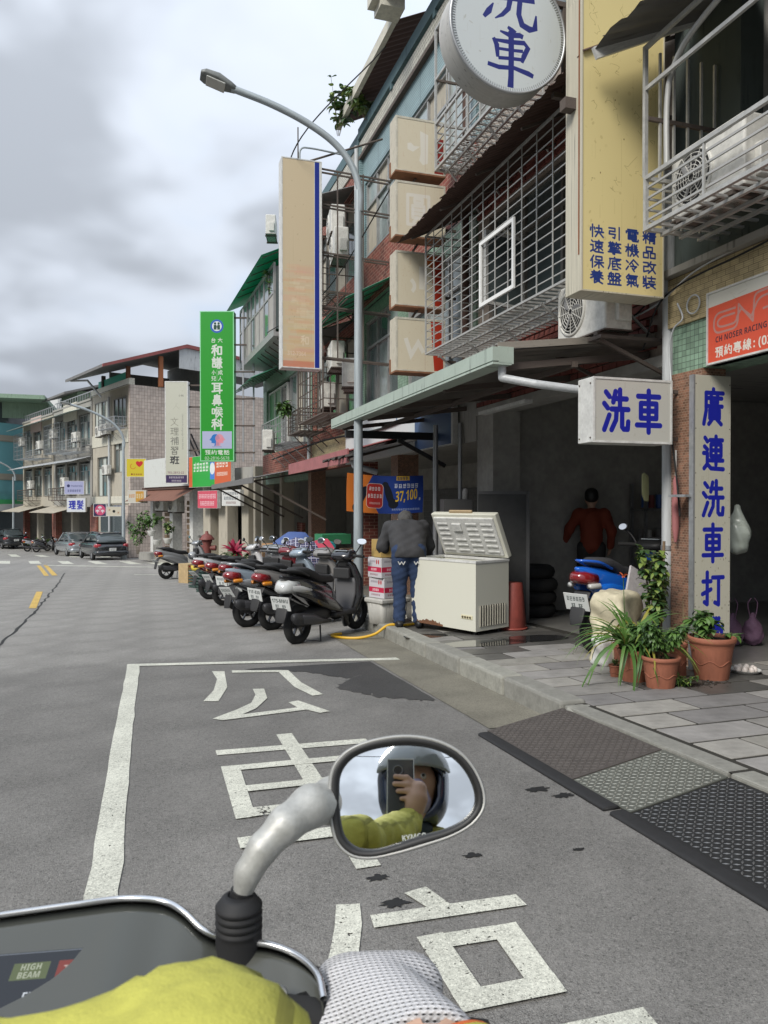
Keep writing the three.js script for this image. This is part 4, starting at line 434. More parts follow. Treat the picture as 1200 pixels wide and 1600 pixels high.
{ // tall yellow sign
  const f = canv(512, 1900, (c, w, h) => { c.fillStyle = '#d8c890'; c.fillRect(0, 0, w, h); grunge(c, w, h, 8, 2, '110,90,40'); const r = rng(6); c.strokeStyle = 'rgba(90,75,35,.55)'; c.lineWidth = 1.4; for (let i = 0; i < 36; i++) { c.beginPath(); let x = 40 + r() * 430, y = 350 + r() * 1050; c.moveTo(x, y); for (let k = 0; k < 5; k++) { x += (r() - 0.5) * 46; y += (r() - 0.4) * 38; c.lineTo(x, y); } c.stroke(); }
    for (let i = 0; i < 5; i++) { c.fillStyle = 'rgba(80,50,20,.7)'; c.beginPath(); c.ellipse(80 + r() * 350, 200 + r() * 1200, 3, 5, 0, 0, 7); c.fill(); }
    const W = 82, H = 72; ['快速保養', '引擎底盤', '電機冷氣', '精品改裝'].forEach((col, i) => [...col].forEach((ch, j) => glyph(c, ch, 44 + i * 112, 1556 + j * 80, W + 8, H - 4, 9.5, '#24397a'))); c.fillStyle = '#2b2a7c'; c.fillRect(330, 120, 110, 60); glyph(c, '品', 330, 40, 110, 120, 15, '#2b2a7c'); });
  const s = lightbox('tall_sign', 'tall cracked yellow sign box with four columns of blue characters', 3.39, 4.19, 3.04, 6.04, -5.33, 0.24, f, mat([0.6, 0.56, 0.44], 0.5, { map: rep(STK, 0.5, 2.4) }), { rim: 0.012 });
  part(s, 'rust_streak', new THREE.PlaneGeometry(0.02, 2.4).rotateY(-Math.PI / 2).translate(-0.4025, 1.5, -0.03), mat([0.28, 0.1, 0.04], 0.9, { map: rep(STK, 0.1, 0.8) }));
  arm(s, [0.4, 0.25, -0.12], [0.75, 0.25, -0.12]); arm(s, [0.4, 1.6, -0.12], [0.75, 1.6, -0.12]); arm(s, [-0.5, 1.55, -0.12], [-0.4, 1.55, -0.12], 0.09);
}
{ // car wash box
  const f = canv(768, 512, (c, w, h) => { c.fillStyle = '#b9b8b0'; c.fillRect(0, 0, w, h); grunge(c, w, h, 12, 1.2); glyph(c, '洗', 70, 70, 280, 370, 46, BLUE); glyph(c, '車', 400, 70, 285, 370, 46, BLUE); });
  const s = lightbox('box_sign', 'square white box sign with two thick blue characters beside the pillar', 3.44, 4.2, 1.8, 2.33, -5.23, 0.22, f, MT.white, { rim: 0.018 });
  for (const y of [0.06, 0.46]) arm(s, [0.38, y, -0.12], [0.62, y, -0.12], 0.03); for (const [x, y] of [[-0.384, 0.04], [-0.384, 0.48]]) for (const z of [-0.03, -0.19]) part(s, 'rivet', new THREE.SphereGeometry(0.007, 8, 6), MT.rustbar, [x, y, z]);
}
{ // pillar sign
  const H = 2.35 - gy(-5) - 0.14, f = canv(320, 2048, (c, w, h) => { c.fillStyle = '#b6b3a4'; c.fillRect(0, 0, w, h); grunge(c, w, h, 15, 2); const py = (v) => h * (1 - ((1.3 + 6.08 * (788 - v) / 1170) - (gy(-5) + 0.14)) / H); [...'廣連洗車打蠟'].forEach((ch, i) => { const v = [606, 679, 749, 818, 893, 966][i], v1 = [664, 736, 808, 879, 951, 1022][i]; glyph(c, ch, 62, py(v), 205, py(v1) - py(v), 31, BLUE); }); const r = rng(3); c.fillStyle = '#4a3a2c'; for (let i = 0; i < 40; i++) { c.save(); c.translate(r() * w, h * 0.45 + r() * h * 0.55); c.fillRect(0, 0, 1.5 + r() * 2.5, 4 + r() * 12); c.restore(); } for (let i = 0; i < 7; i++) for (const x of [8, w - 8]) { c.fillStyle = '#333'; c.beginPath(); c.arc(x, 60 + i * 310, 4, 0, 7); c.fill(); } });
  const s = thing('pillar_sign', 'long upright white board with six blue characters fixed to the tiled pillar', 'sign', [4.415, gy(-5) + 0.14, -5.005]); part(s, 'board', box(-0.175, 0.185, 0, H, -0.04, 0), mat([0.5, 0.49, 0.45], 0.5, { map: g05 })); part(s, 'face', new THREE.PlaneGeometry(0.354, H - 0.006).translate(0.005, H / 2, 0.002), printed(f)); part(s, 'edge_trim', box(-0.19, -0.176, 0, H, -0.045, 0.006), MT.alum);
}
{ // orange shop board along the lintel
  const L = 3.2, f = canv(2048, 360, (c, w, h) => { c.fillStyle = '#c9c7bd'; c.fillRect(0, 0, w, h); c.fillStyle = '#cf5238'; c.beginPath(); c.moveTo(0, 70); c.lineTo(w, 20); c.lineTo(w, h); c.lineTo(0, h); c.fill(); grunge(c, w, h, 22, 1);
    c.strokeStyle = '#b08078'; c.lineWidth = 11; c.lineJoin = 'round'; for (const o of [0, 26]) { c.beginPath(); c.moveTo(190 - o * 0.2, 112 + o); c.lineTo(80 + o, 112 + o); c.quadraticCurveTo(40 + o, 118 + o, 40 + o, 165); c.quadraticCurveTo(40 + o, 212 - o, 80 + o, 214 - o); c.lineTo(170, 214 - o); c.quadraticCurveTo(205 - o * 0.3, 210 - o, 205 - o * 0.3, 160); c.lineTo(208 + o * 0.7, 100 + o); c.lineTo(300 - o * 0.4, 205 - o); c.lineTo(308 + o * 0.5, 100 + o); c.quadraticCurveTo(312 + o, 72 + o, 350 + o, 72 + o); c.lineTo(560, 64 + o); c.stroke(); } c.beginPath(); c.moveTo(360, 160); c.lineTo(470, 150); c.quadraticCurveTo(520, 180, 470, 200); c.lineTo(560, 210); c.stroke();
    c.fillStyle = '#3b2330'; c.font = 'bold 42px sans-serif'; c.save(); c.transform(0.9, -0.02, 0, 1, 50, 262); c.fillText('CH NOSER RACING', 0, 0); c.restore(); [...'預約專線'].forEach((ch, i) => glyph(c, ch, 50 + i * 62, 286, 54, 56, 7, '#d8d2c8')); c.fillStyle = '#d8d2c8'; c.font = 'bold 60px sans-serif'; c.fillText(': (02)', 300, 336); });
  const s = thing('shop_board', 'orange and white shop board above the mosaic lintel', 'sign', [4.34, 2.42, -4.98], -Math.PI / 2); part(s, 'cabinet', box(0, L, 0, 0.58, -0.1, 0), MT.white); part(s, 'face', new THREE.PlaneGeometry(L - 0.03, 0.55).translate(L / 2, 0.29, 0.003), printed(f)); part(s, 'frame', merge([box(0, L, 0, 0.015, 0.001, 0.012), box(0, L, 0.565, 0.58, 0.001, 0.012), box(0, 0.015, 0.015, 0.565, 0.001, 0.012)]), MT.white);
}
{ // four old boxes in a column
  const ys = [[6.02, 6.8], [5.11, 5.89], [4.12, 4.9], [3.19, 3.96]], lab = ['topmost old beige box sign with one ghostly character, under the barred balcony', 'second old beige box sign down, with a square ghost character', 'third old beige box sign down, red rust at its upper corner', 'lowest old beige box sign, just above the mint canopy edge'];
  ys.forEach(([a, b], i) => { const f = canv(512, 512, (c, w, h) => { c.fillStyle = '#cbc2ab'; c.fillRect(0, 0, w, h); c.fillStyle = ['#cbc2ab', '#cbc2ab', '#a8341f', '#a83420'][i]; if (i > 1) { c.beginPath(); c.moveTo(w * 0.72, 0); c.lineTo(w, 0); c.lineTo(w, h); c.lineTo(w * 0.8, h); c.fill(); } grunge(c, w, h, 30 + i, 1.6, '150,90,40'); if (i === 0) { c.fillStyle = '#7e2018'; c.fillRect(w * 0.8, h * 0.3, w * 0.2, h * 0.7); }
      c.fillStyle = 'rgba(214,211,203,.75)'; c.strokeStyle = 'rgba(214,211,203,.75)'; if (i === 0) { c.beginPath(); c.moveTo(250, 100); c.lineTo(340, 130); c.lineTo(335, 420); c.lineTo(280, 440); c.lineTo(240, 400); c.lineTo(255, 330); c.fill(); c.beginPath(); c.moveTo(110, 240); c.lineTo(150, 230); c.lineTo(180, 260); c.lineTo(250, 258); c.lineTo(170, 320); c.lineTo(110, 300); c.fill(); } else if (i === 1) glyph(c, '圓', 90, 90, 280, 330, 34, 'rgba(214,211,203,.75)'); else if (i === 2) { c.lineWidth = 40; c.beginPath(); c.moveTo(150, 260); c.quadraticCurveTo(220, 320, 160, 380); c.stroke(); c.fillRect(240, 120, 60, 230); } else { c.lineWidth = 46; c.beginPath(); c.moveTo(90, 190); c.lineTo(150, 360); c.lineTo(230, 230); c.lineTo(290, 330); c.stroke(); }
      c.strokeStyle = 'rgba(120,50,20,.5)'; c.lineWidth = 2; c.beginPath(); c.moveTo(w * 0.6, 0); c.lineTo(w * 0.6, h); c.stroke(); if (i === 2) { const g = rng(8); for (let k = 0; k < 60; k++) { c.fillStyle = `rgba(190,90,30,${0.1 + g() * 0.25})`; c.beginPath(); c.ellipse(330 + g() * 90, g() * 130, 10 + g() * 22, 14 + g() * 30, 0.5, 0, 7); c.fill(); } } });
    const s = lightbox('old_box_sign', lab[i], 3.4, 4.16, a, b, -10.08, 0.26, f, mat([0.6, 0.55, 0.44], 0.6, { map: rep(STK, 0.45, 0.6) }), { group: 'old box signs in a column', rim: 0.03, frame: MT.cream }); part(s, 'rusty_edge', merge([box(-0.383, 0.383, -0.012, 0.012, -0.262, 0.012), box(-0.386, -0.37, 0, 0.2, -0.264, -0.2)]), mat([0.26, 0.12, 0.06], 0.9, { map: g05 })); arm(s, [0.37, 0.2, -0.13], [0.6, 0.2, -0.13]); if (i) arm(s, [-0.1, b - a + 0.01, -0.13], [0.0, b - a + 0.16, -0.13], 0.03); });
}
{ // blank faded sign with blue stripe
  const f = canv(512, 2048, (c, w, h) => { c.fillStyle = '#c6b596'; c.fillRect(0, 0, w, h); const r = rng(44); for (let i = 0; i < 90; i++) { const y = h * (0.5 + 0.5 * r()); c.fillStyle = `rgba(${200 + r() * 20},${140 + r() * 40},${105 + r() * 40},${0.05 + 0.14 * (y / h)})`; c.fillRect(r() * w * 0.5 - 40, y, w * (0.3 + r() * 0.6), 6 + r() * 70); } for (let i = 0; i < 26; i++) { c.fillStyle = 'rgba(214,202,176,.25)'; c.fillRect(60 + r() * 250, h * (0.55 + r() * 0.25), 60 + r() * 140, 8 + r() * 40); } c.fillStyle = 'rgba(190,105,85,.55)'; c.fillRect(0, h - 60, w, 60); glyph(c, '利', 0, 0, 0, 0, 1, '#000'); glyph(c, '和', 240, h * 0.845, 110, 100, 14, 'rgba(220,205,180,.55)'); c.fillStyle = 'rgba(222,200,180,.6)'; c.font = 'bold 60px sans-serif'; c.fillText('312-7364', 60, h * 0.945); c.fillStyle = '#142a86'; c.fillRect(w - 82, 0, 62, h); c.fillStyle = '#cfcfc9'; c.fillRect(w - 20, 0, 20, h); c.fillRect(w - 90, 0, 8, h); grunge(c, w, h, 45, 1); });
  const s = lightbox('blank_sign', 'tall faded beige sign with a dark blue stripe, behind the lamp post', 2.4, 3.15, 3.8, 7.63, -13.6, 0.3, f, MT.white, { rim: 0.02 });
  for (const y of [0.25, 1.2, 2.2, 3.1, 3.75]) { arm(s, [0.36, y, -0.1], [1.75, y - 0.06, -0.1], 0.028); arm(s, [0.36, y, -0.24], [1.75, y - 0.06, -0.24], 0.028); } for (const x of [0.7, 1.2]) arm(s, [x, 0.25, -0.1], [x, 3.75, -0.1], 0.024); part(s, 'antenna', rod([-0.05, 3.83, -0.1], [-0.05, 4.45, -0.1], 0.012), MT.rustbar); part(s, 'strut', rod([0.1, 3.85, -0.15], [1.6, 4.5, -0.15], 0.02), MT.rustbar); part(s, 'pipe_arm', tube([[-0.02, 3.8, -0.1], [0.0, 4.05, -0.1], [0.2, 4.1, -0.1], [0.9, 4.06, -0.1]], 0.018), MT.galv);
}
{ // green clinic sign
  const f = canv(512, 2304, (c, w, h) => { c.fillStyle = '#1b8f1f'; c.fillRect(0, 0, w, h); c.fillStyle = '#2355a8'; c.beginPath(); c.arc(256, 220, 105, 0, 7); c.fill(); c.fillStyle = '#cfd6da'; c.beginPath(); c.arc(256, 220, 76, 0, 7); c.fill(); c.fillStyle = '#123d2b'; for (const x of [206, 262]) { c.fillRect(x, 200, 44, 74); c.beginPath(); c.arc(x + 22, 178, 19, 0, 7); c.fill(); } c.fillRect(206, 222, 100, 18);
    const wt = '#c9cfc6'; glyph(c, '台', 160, 400, 78, 74, 9, wt); glyph(c, '大', 268, 400, 78, 74, 9, wt); glyph(c, '和', 172, 505, 168, 180, 26, wt); glyph(c, '謙', 172, 700, 168, 180, 22, wt); c.fillStyle = wt; c.fillRect(254, 895, 4, 180); glyph(c, '小', 166, 900, 74, 76, 9, wt); glyph(c, '兒', 166, 992, 74, 76, 9, wt); glyph(c, '成', 272, 900, 74, 76, 9, wt); glyph(c, '人', 272, 992, 74, 76, 9, wt); [...'耳鼻喉科'].forEach((ch, i) => glyph(c, ch, 170, 1092 + i * 187, 174, 172, ch === '鼻' || ch === '喉' ? 19 : 25, wt));
    c.fillStyle = '#a9aecb'; c.fillRect(20, 1850, w - 40, 270); const head = (x, dir, col) => { c.fillStyle = col; c.beginPath(); c.arc(x, 1960, 66, 0, 7); c.fill(); c.beginPath(); c.moveTo(x + dir * 60, 1940); c.lineTo(x + dir * 96, 1985); c.lineTo(x + dir * 62, 2000); c.lineTo(x + dir * 66, 2030); c.lineTo(x + dir * 10, 2040); c.lineTo(x + dir * 20, 2076); c.lineTo(x - dir * 60, 2076); c.lineTo(x - dir * 50, 1990); c.fill(); }; head(230, -1, '#1f6fb8'); c.globalAlpha = 0.8; head(292, 1, '#d8838e'); c.globalAlpha = 1; scribble(c, 180, 2086, 150, 12, 14, '#4a5580', 5);
    [...'預約電話'].forEach((ch, i) => glyph(c, ch, 62 + i * 100, 2140, 88, 78, 9, wt)); c.fillStyle = wt; c.font = '64px sans-serif'; c.textAlign = 'center'; c.fillText('02-2816-5678', w / 2, 2290); });
  const s = camSign('clinic_sign', 'tall bright green clinic sign with white characters and two head profiles', 313, 366, 487, 721, 25, 0.36, f, mat([0.25, 0.62, 0.33], 0.5), { rim: 0.03 }); for (let k = 0; k < 6; k++) { arm(s, [0.56, 0.3 + k * 0.9, -0.1], [1.25, 0.3 + k * 0.9, -0.1], 0.05); } for (const x of [0.85, 1.2]) arm(s, [x, 0, -0.12], [x, 5.1, -0.12], 0.05, MT.steel);
}
{ // pale cram school sign
  const f = canv(420, 2048, (c, w, h) => { c.fillStyle = '#b8b8aa'; c.fillRect(0, 0, w, h); grunge(c, w, h, 51, 2.4, '120,115,90'); const ink = ['rgba(120,118,104,.25)', 'rgba(110,108,96,.5)', 'rgba(90,90,84,.6)', 'rgba(80,80,76,.6)', 'rgba(70,70,68,.7)', '#3c3c3e']; glyph(c, '人', 130, 420, 150, 140, 9, ink[0]); [...'文理補習班'].forEach((ch, i) => glyph(c, ch, 86, 720 + i * 195, 170, 172, i === 4 ? 24 : 15, ink[i + 1])); glyph(c, '小', 250, 250, 50, 50, 6, 'rgba(90,90,84,.6)'); glyph(c, '和', 305, 250, 50, 50, 6, 'rgba(90,90,84,.6)'); c.save(); c.translate(320, 640); c.rotate(Math.PI / 2); c.fillStyle = 'rgba(90,90,84,.65)'; c.font = '46px sans-serif'; c.fillText('Literature & Language Cram School', 0, 0, 1000); c.restore(); c.fillStyle = '#7d5f6a'; c.font = 'bold 60px sans-serif'; c.fillText('TEL:2812-22', 30, 1860); c.fillStyle = '#3a2b52'; c.fillRect(0, 1890, w, 158); scribble(c, 60, 1915, 300, 44, 9, '#b9b3b9', 9); scribble(c, 110, 1985, 200, 40, 6, '#b9b3b9', 10); });
  const s = camSign('cram_school_sign', 'tall pale grey sign with faded outline characters and a purple foot band', 258, 294, 596, 756, 31, 0.3, f, MT.white, { rim: 0.04 }); for (let k = 0; k < 5; k++) arm(s, [0.48, 0.5 + k * 0.9, -0.2], [1.3, 0.5 + k * 0.9, -0.2], 0.06);  arm(s, [1.0, 0.2, -0.2], [1.0, 4.4, -0.2], 0.06);
}
{ // promotion banner under the canopy
  const f = canv(1024, 512, (c, w, h) => { c.fillStyle = '#1d3b88'; c.fillRect(0, 0, w, h); c.fillStyle = '#c9702a'; c.beginPath(); c.moveTo(0, 0); c.lineTo(340, 0); c.lineTo(250, 190); c.lineTo(430, h); c.lineTo(0, h); c.fill(); c.fillStyle = '#0e1422'; for (const [x, y, a] of [[190, 330, 0.5], [560, 260, -0.3]]) { c.save(); c.translate(x, y); c.rotate(a); c.beginPath(); c.ellipse(0, 0, 46, 170, 0, 0, 7); c.fill(); c.beginPath(); c.arc(20, 130, 66, 0, 7); c.fill(); c.beginPath(); c.arc(-10, -150, 40, 0, 7); c.fill(); c.restore(); } c.fillStyle = '#b02a26'; c.beginPath(); c.roundRect(270, 110, 210, 330, 50); c.fill(); c.strokeStyle = '#d9c9bb'; c.lineWidth = 6; c.stroke(); scribble(c, 300, 150, 150, 56, 4, '#d8d8d8', 61); scribble(c, 285, 245, 190, 60, 5, '#d8d8d8', 62); scribble(c, 310, 360, 140, 30, 8, '#d8c0b8', 63); c.fillStyle = '#c9a23a'; c.fillRect(650, 0, 180, 60); scribble(c, 660, 8, 150, 46, 4, '#1d2b60', 64); scribble(c, 620, 100, 340, 66, 6, '#cfd3dc', 65); c.save(); c.transform(1, -0.12, 0, 1.5, 640, 350); c.fillStyle = '#d8b12e'; c.font = 'bold 128px sans-serif'; c.fillText('37,100', 0, 0, 300); c.restore(); scribble(c, 960, 300, 30, 40, 1, '#d8d8d8', 66); scribble(c, 600, 440, 380, 30, 16, '#98a4c0', 67); });
  const g = new THREE.PlaneGeometry(1.2, 0.56, 24, 8), p = g.attributes.position; for (let i = 0; i < p.count; i++) { const x = p.getX(i), y = p.getY(i); p.setZ(i, 0.02 * Math.sin(x * 6) + 0.012 * Math.sin(y * 9 + x * 3)); p.setY(i, y - 0.03 * Math.sin((x + 0.6) * 2.6)); } g.computeVertexNormals();
  const o = single('banner', 'blue and orange price banner hung under the canopy behind the stooping man', 'banner', g, printed(f, 0.5), [3.42, 1.47, -10.6], [0, 0, -0.02]);
}
// ---------- mint edged canopy over the pavement
{ const c = thing('canopy', 'corrugated canopy with mint green gutter edge over the pavement', 'canopy', [4.5, 0, 0], Math.PI / 2);
  part(c, 'roof_sheet', corrugated(5.85, 11.6, 0, 2.82, -1.6, 2.62, TM.greyRoof, 0.016, 0.09), mat([0.2, 0.18, 0.16], 0.7, { map: s2 })); part(c, 'gutter', merge([box(5.82, 11.62, 2.53, 2.65, -1.66, -1.6), box(5.82, 11.62, 2.5, 2.52, -1.66, -1.48), box(5.82, 6.0, 2.51, 2.655, -1.6, -1.46)]), TM.mint);
  part(c, 'end_trim', bar([5.84, 2.66, -1.6], [5.84, 2.85, 0], 0.02, 0.06), mat([0.3, 0.27, 0.23], 0.7, { map: s2 })); for (const s of [5.95, 7.3, 8.7, 10.1, 11.5]) part(c, 'rafter', bar([s, 2.5, -1.5], [s, 2.7, 0], 0.06, 0.06), MT.rustbar); part(c, 'purlin', bar([5.9, 2.56, -0.8], [11.6, 2.56, -0.8], 0.05), MT.rustbar); part(c, 'cross_beam', box(10.85, 10.93, 2.3, 2.41, -1.62, 0.1), MT.black); part(c, 'brace', bar([11.0, 2.3, -0.75], [10.9, 1.9, 0.0], 0.06), MT.black); part(c, 'steel_post', rod([10.6, gy(-10.6), -0.28], [10.6, 2.5, -0.28], 0.04, 14), MT.steel); part(c, 'steel_post', rod([10.2, gy(-10.3), -0.05], [10.2, 2.5, -0.05], 0.03, 12), MT.steel);
  part(c, 'lamp_tube', box(7.4, 8.6, 2.42, 2.46, -0.5, -0.4), MT.white); part(c, 'drain_pipe', polytube([[5.9, 2.5, -1.53], [5.9, 2.4, -1.53], [5.72, 2.33, -1.3], [5.5, 2.24, -0.68]], 0.035, 14), MT.pvc);
  const d = thing('down_pipe', 'grey drain pipe running down beside the tiled pillar', 'pipe', [4.38, 0, -5.5]); part(d, 'pipe', rod([0, hs(-5.5), 0], [0, 4.2, 0], 0.052, 16), MT.pvc); for (const y of [0.9, 2.3, 3.1]) part(d, 'clamp', rod([0, y, 0], [0, y + 0.04, 0], 0.06, 16), MT.steel);
}
{ // big white board on the blue banded house
  const f = canv(1024, 256, (c, w, h) => { c.fillStyle = '#c9cdcd'; c.fillRect(0, 0, w, h); c.fillStyle = '#42587a'; c.fillRect(760, 0, 264, h); grunge(c, w, h, 71, 2, '70,90,120'); glyph(c, '先', 0, 0, 0, 0, 1, '#000'); scribble(c, 900, 20, 100, 90, 1, '#c9cdcd', 72); c.strokeStyle = '#5d7393'; c.lineWidth = 10; c.beginPath(); c.moveTo(560, 60); c.lineTo(660, 40); c.moveTo(600, 20); c.lineTo(600, 120); c.stroke(); });
  const o = thing('shop_board', 'long white shop board with faded blue end under the blue banded house', 'sign', [4.42, 2.2, -10.3], Math.PI / 2); part(o, 'panel', box(0, 6.2, 0, 1.02, -0.05, 0.04), MT.white); part(o, 'face', new THREE.PlaneGeometry(6.1, 1).rotateY(Math.PI).translate(3.1, 0.51, -0.053), printed(f, 0.5)); }
// ---------- awnings along the arcade
{ const a = frameAt('awning', 'dark ragged corrugated awning between the canopy and the red awning', 'awning', -11.0, -14); part(a, 'sheet', corrugated(0.8, 2.6, 0.1, 2.45, -1.3, 2.1, TM.rust, 0.03, 0.12, 0.18), mat([0.05, 0.045, 0.04], 0.9)); part(a, 'rail', bar([0.8, 2.05, -1.2], [2.6, 2.05, -1.2], 0.04), MT.rustbar);
  const b = frameAt('awning', 'faded red metal awning with bent lip next to the lamp post', 'awning', -12.2, -17.5); part(b, 'sheet', corrugated(0, 5.3, 0.05, 2.55, -1.2, 2.2, TM.red, 0.018, 0.1), TM.red); part(b, 'lip', box(0, 5.3, 2.0, 2.24, -1.24, -1.21), mat([0.42, 0.15, 0.15], 0.6, { map: g1 })); part(b, 'drain_elbow', polytube([[0.05, 2.1, -1.15], [0.05, 1.95, -1.1], [0.05, 1.85, -0.7]], 0.05, 12), MT.pvc); for (const s of [0.3, 2, 3.6, 5]) part(b, 'arm', bar([s, 2.4, 0], [s, 2.08, -1.15], 0.04), MT.rustbar);
  const c = frameAt('awning', 'dark grey sheet metal awning with diagonal props beside the clinic', 'awning', -18.5, -26.8); part(c, 'sheet', corrugated(0, 8, 0.05, 2.35, -1.9, 1.95, TM.greyRoof, 0.018, 0.1), TM.greyRoof); part(c, 'edge', box(0, 8, 1.82, 1.97, -1.95, -1.91), TM.greyRoof); for (const s of [0.3, 2.8, 5.3, 7.8]) { part(c, 'prop', bar([s, 1.88, -1.85], [s, 0.9, 0], 0.05), MT.rustbar); part(c, 'arm', bar([s, 2.2, 0], [s, 1.88, -1.85], 0.04), MT.rustbar); }
}
// ---------- the far side of the junction
function acUnit(label, pos, turn, sc = 1, group = 'outdoor air conditioner units') {   // local: faces +z, base at y = 0
  if (!acUnit.proto) {
    const o = new THREE.Group(); o.name = 'air_conditioner'; const cs = mat([0.7, 0.69, 0.64], 0.5, { map: g05 }); part(o, 'casing', uvm(rbox(0.8, 0.55, 0.28, 0.025).translate(0, 0.275, 0)), cs); part(o, 'fan_recess', new THREE.CircleGeometry(0.21, 28), mat([0.03, 0.03, 0.03], 0.8), [-0.14, 0.28, 0.143]);
    const gs = []; for (let k = 1; k <= 7; k++) gs.push(new THREE.TorusGeometry(0.03 * k, 0.0035, 4, 28)); for (let k = 0; k < 12; k++) gs.push(bar([0.03 * Math.cos(k * 0.5236), 0.03 * Math.sin(k * 0.5236), 0], [0.215 * Math.cos(k * 0.5236), 0.215 * Math.sin(k * 0.5236), 0], 0.005)); part(o, 'fan_grille', merge(gs), cs, [-0.14, 0.28, 0.155]); part(o, 'fan_ring', new THREE.TorusGeometry(0.215, 0.014, 8, 32), cs, [-0.14, 0.28, 0.142]);
    const bl = []; for (let k = 0; k < 3; k++) bl.push(new THREE.SphereGeometry(1, 8, 6).scale(0.085, 0.05, 0.006).translate(0.1, 0, 0).rotateX(0.4).rotateZ(k * 2.094)); part(o, 'fan', merge(bl), MT.grey, [-0.14, 0.28, 0.147]); for (const s of [-1, 1]) part(o, 'foot', box(s * 0.28 - 0.03, s * 0.28 + 0.03, -0.03, 0.0, -0.16, 0.16), MT.rustbar); part(o, 'valve_cover', uvm(rbox(0.06, 0.24, 0.14, 0.01).translate(0.42, 0.2, -0.03)), cs); part(o, 'base_tray', box(-0.4, 0.4, 0.0, 0.012, -0.145, 0.145), MT.rustbar); acUnit.proto = o; tag(o, '', 'air conditioner', group);
  }
  const c = acUnit.proto.clone(); c.name = numbered('air_conditioner'); c.userData = { label, category: 'air conditioner', group }; c.position.set(...pos); c.rotation.y = turn; c.scale.setScalar(sc); scene.add(c); return c;
}
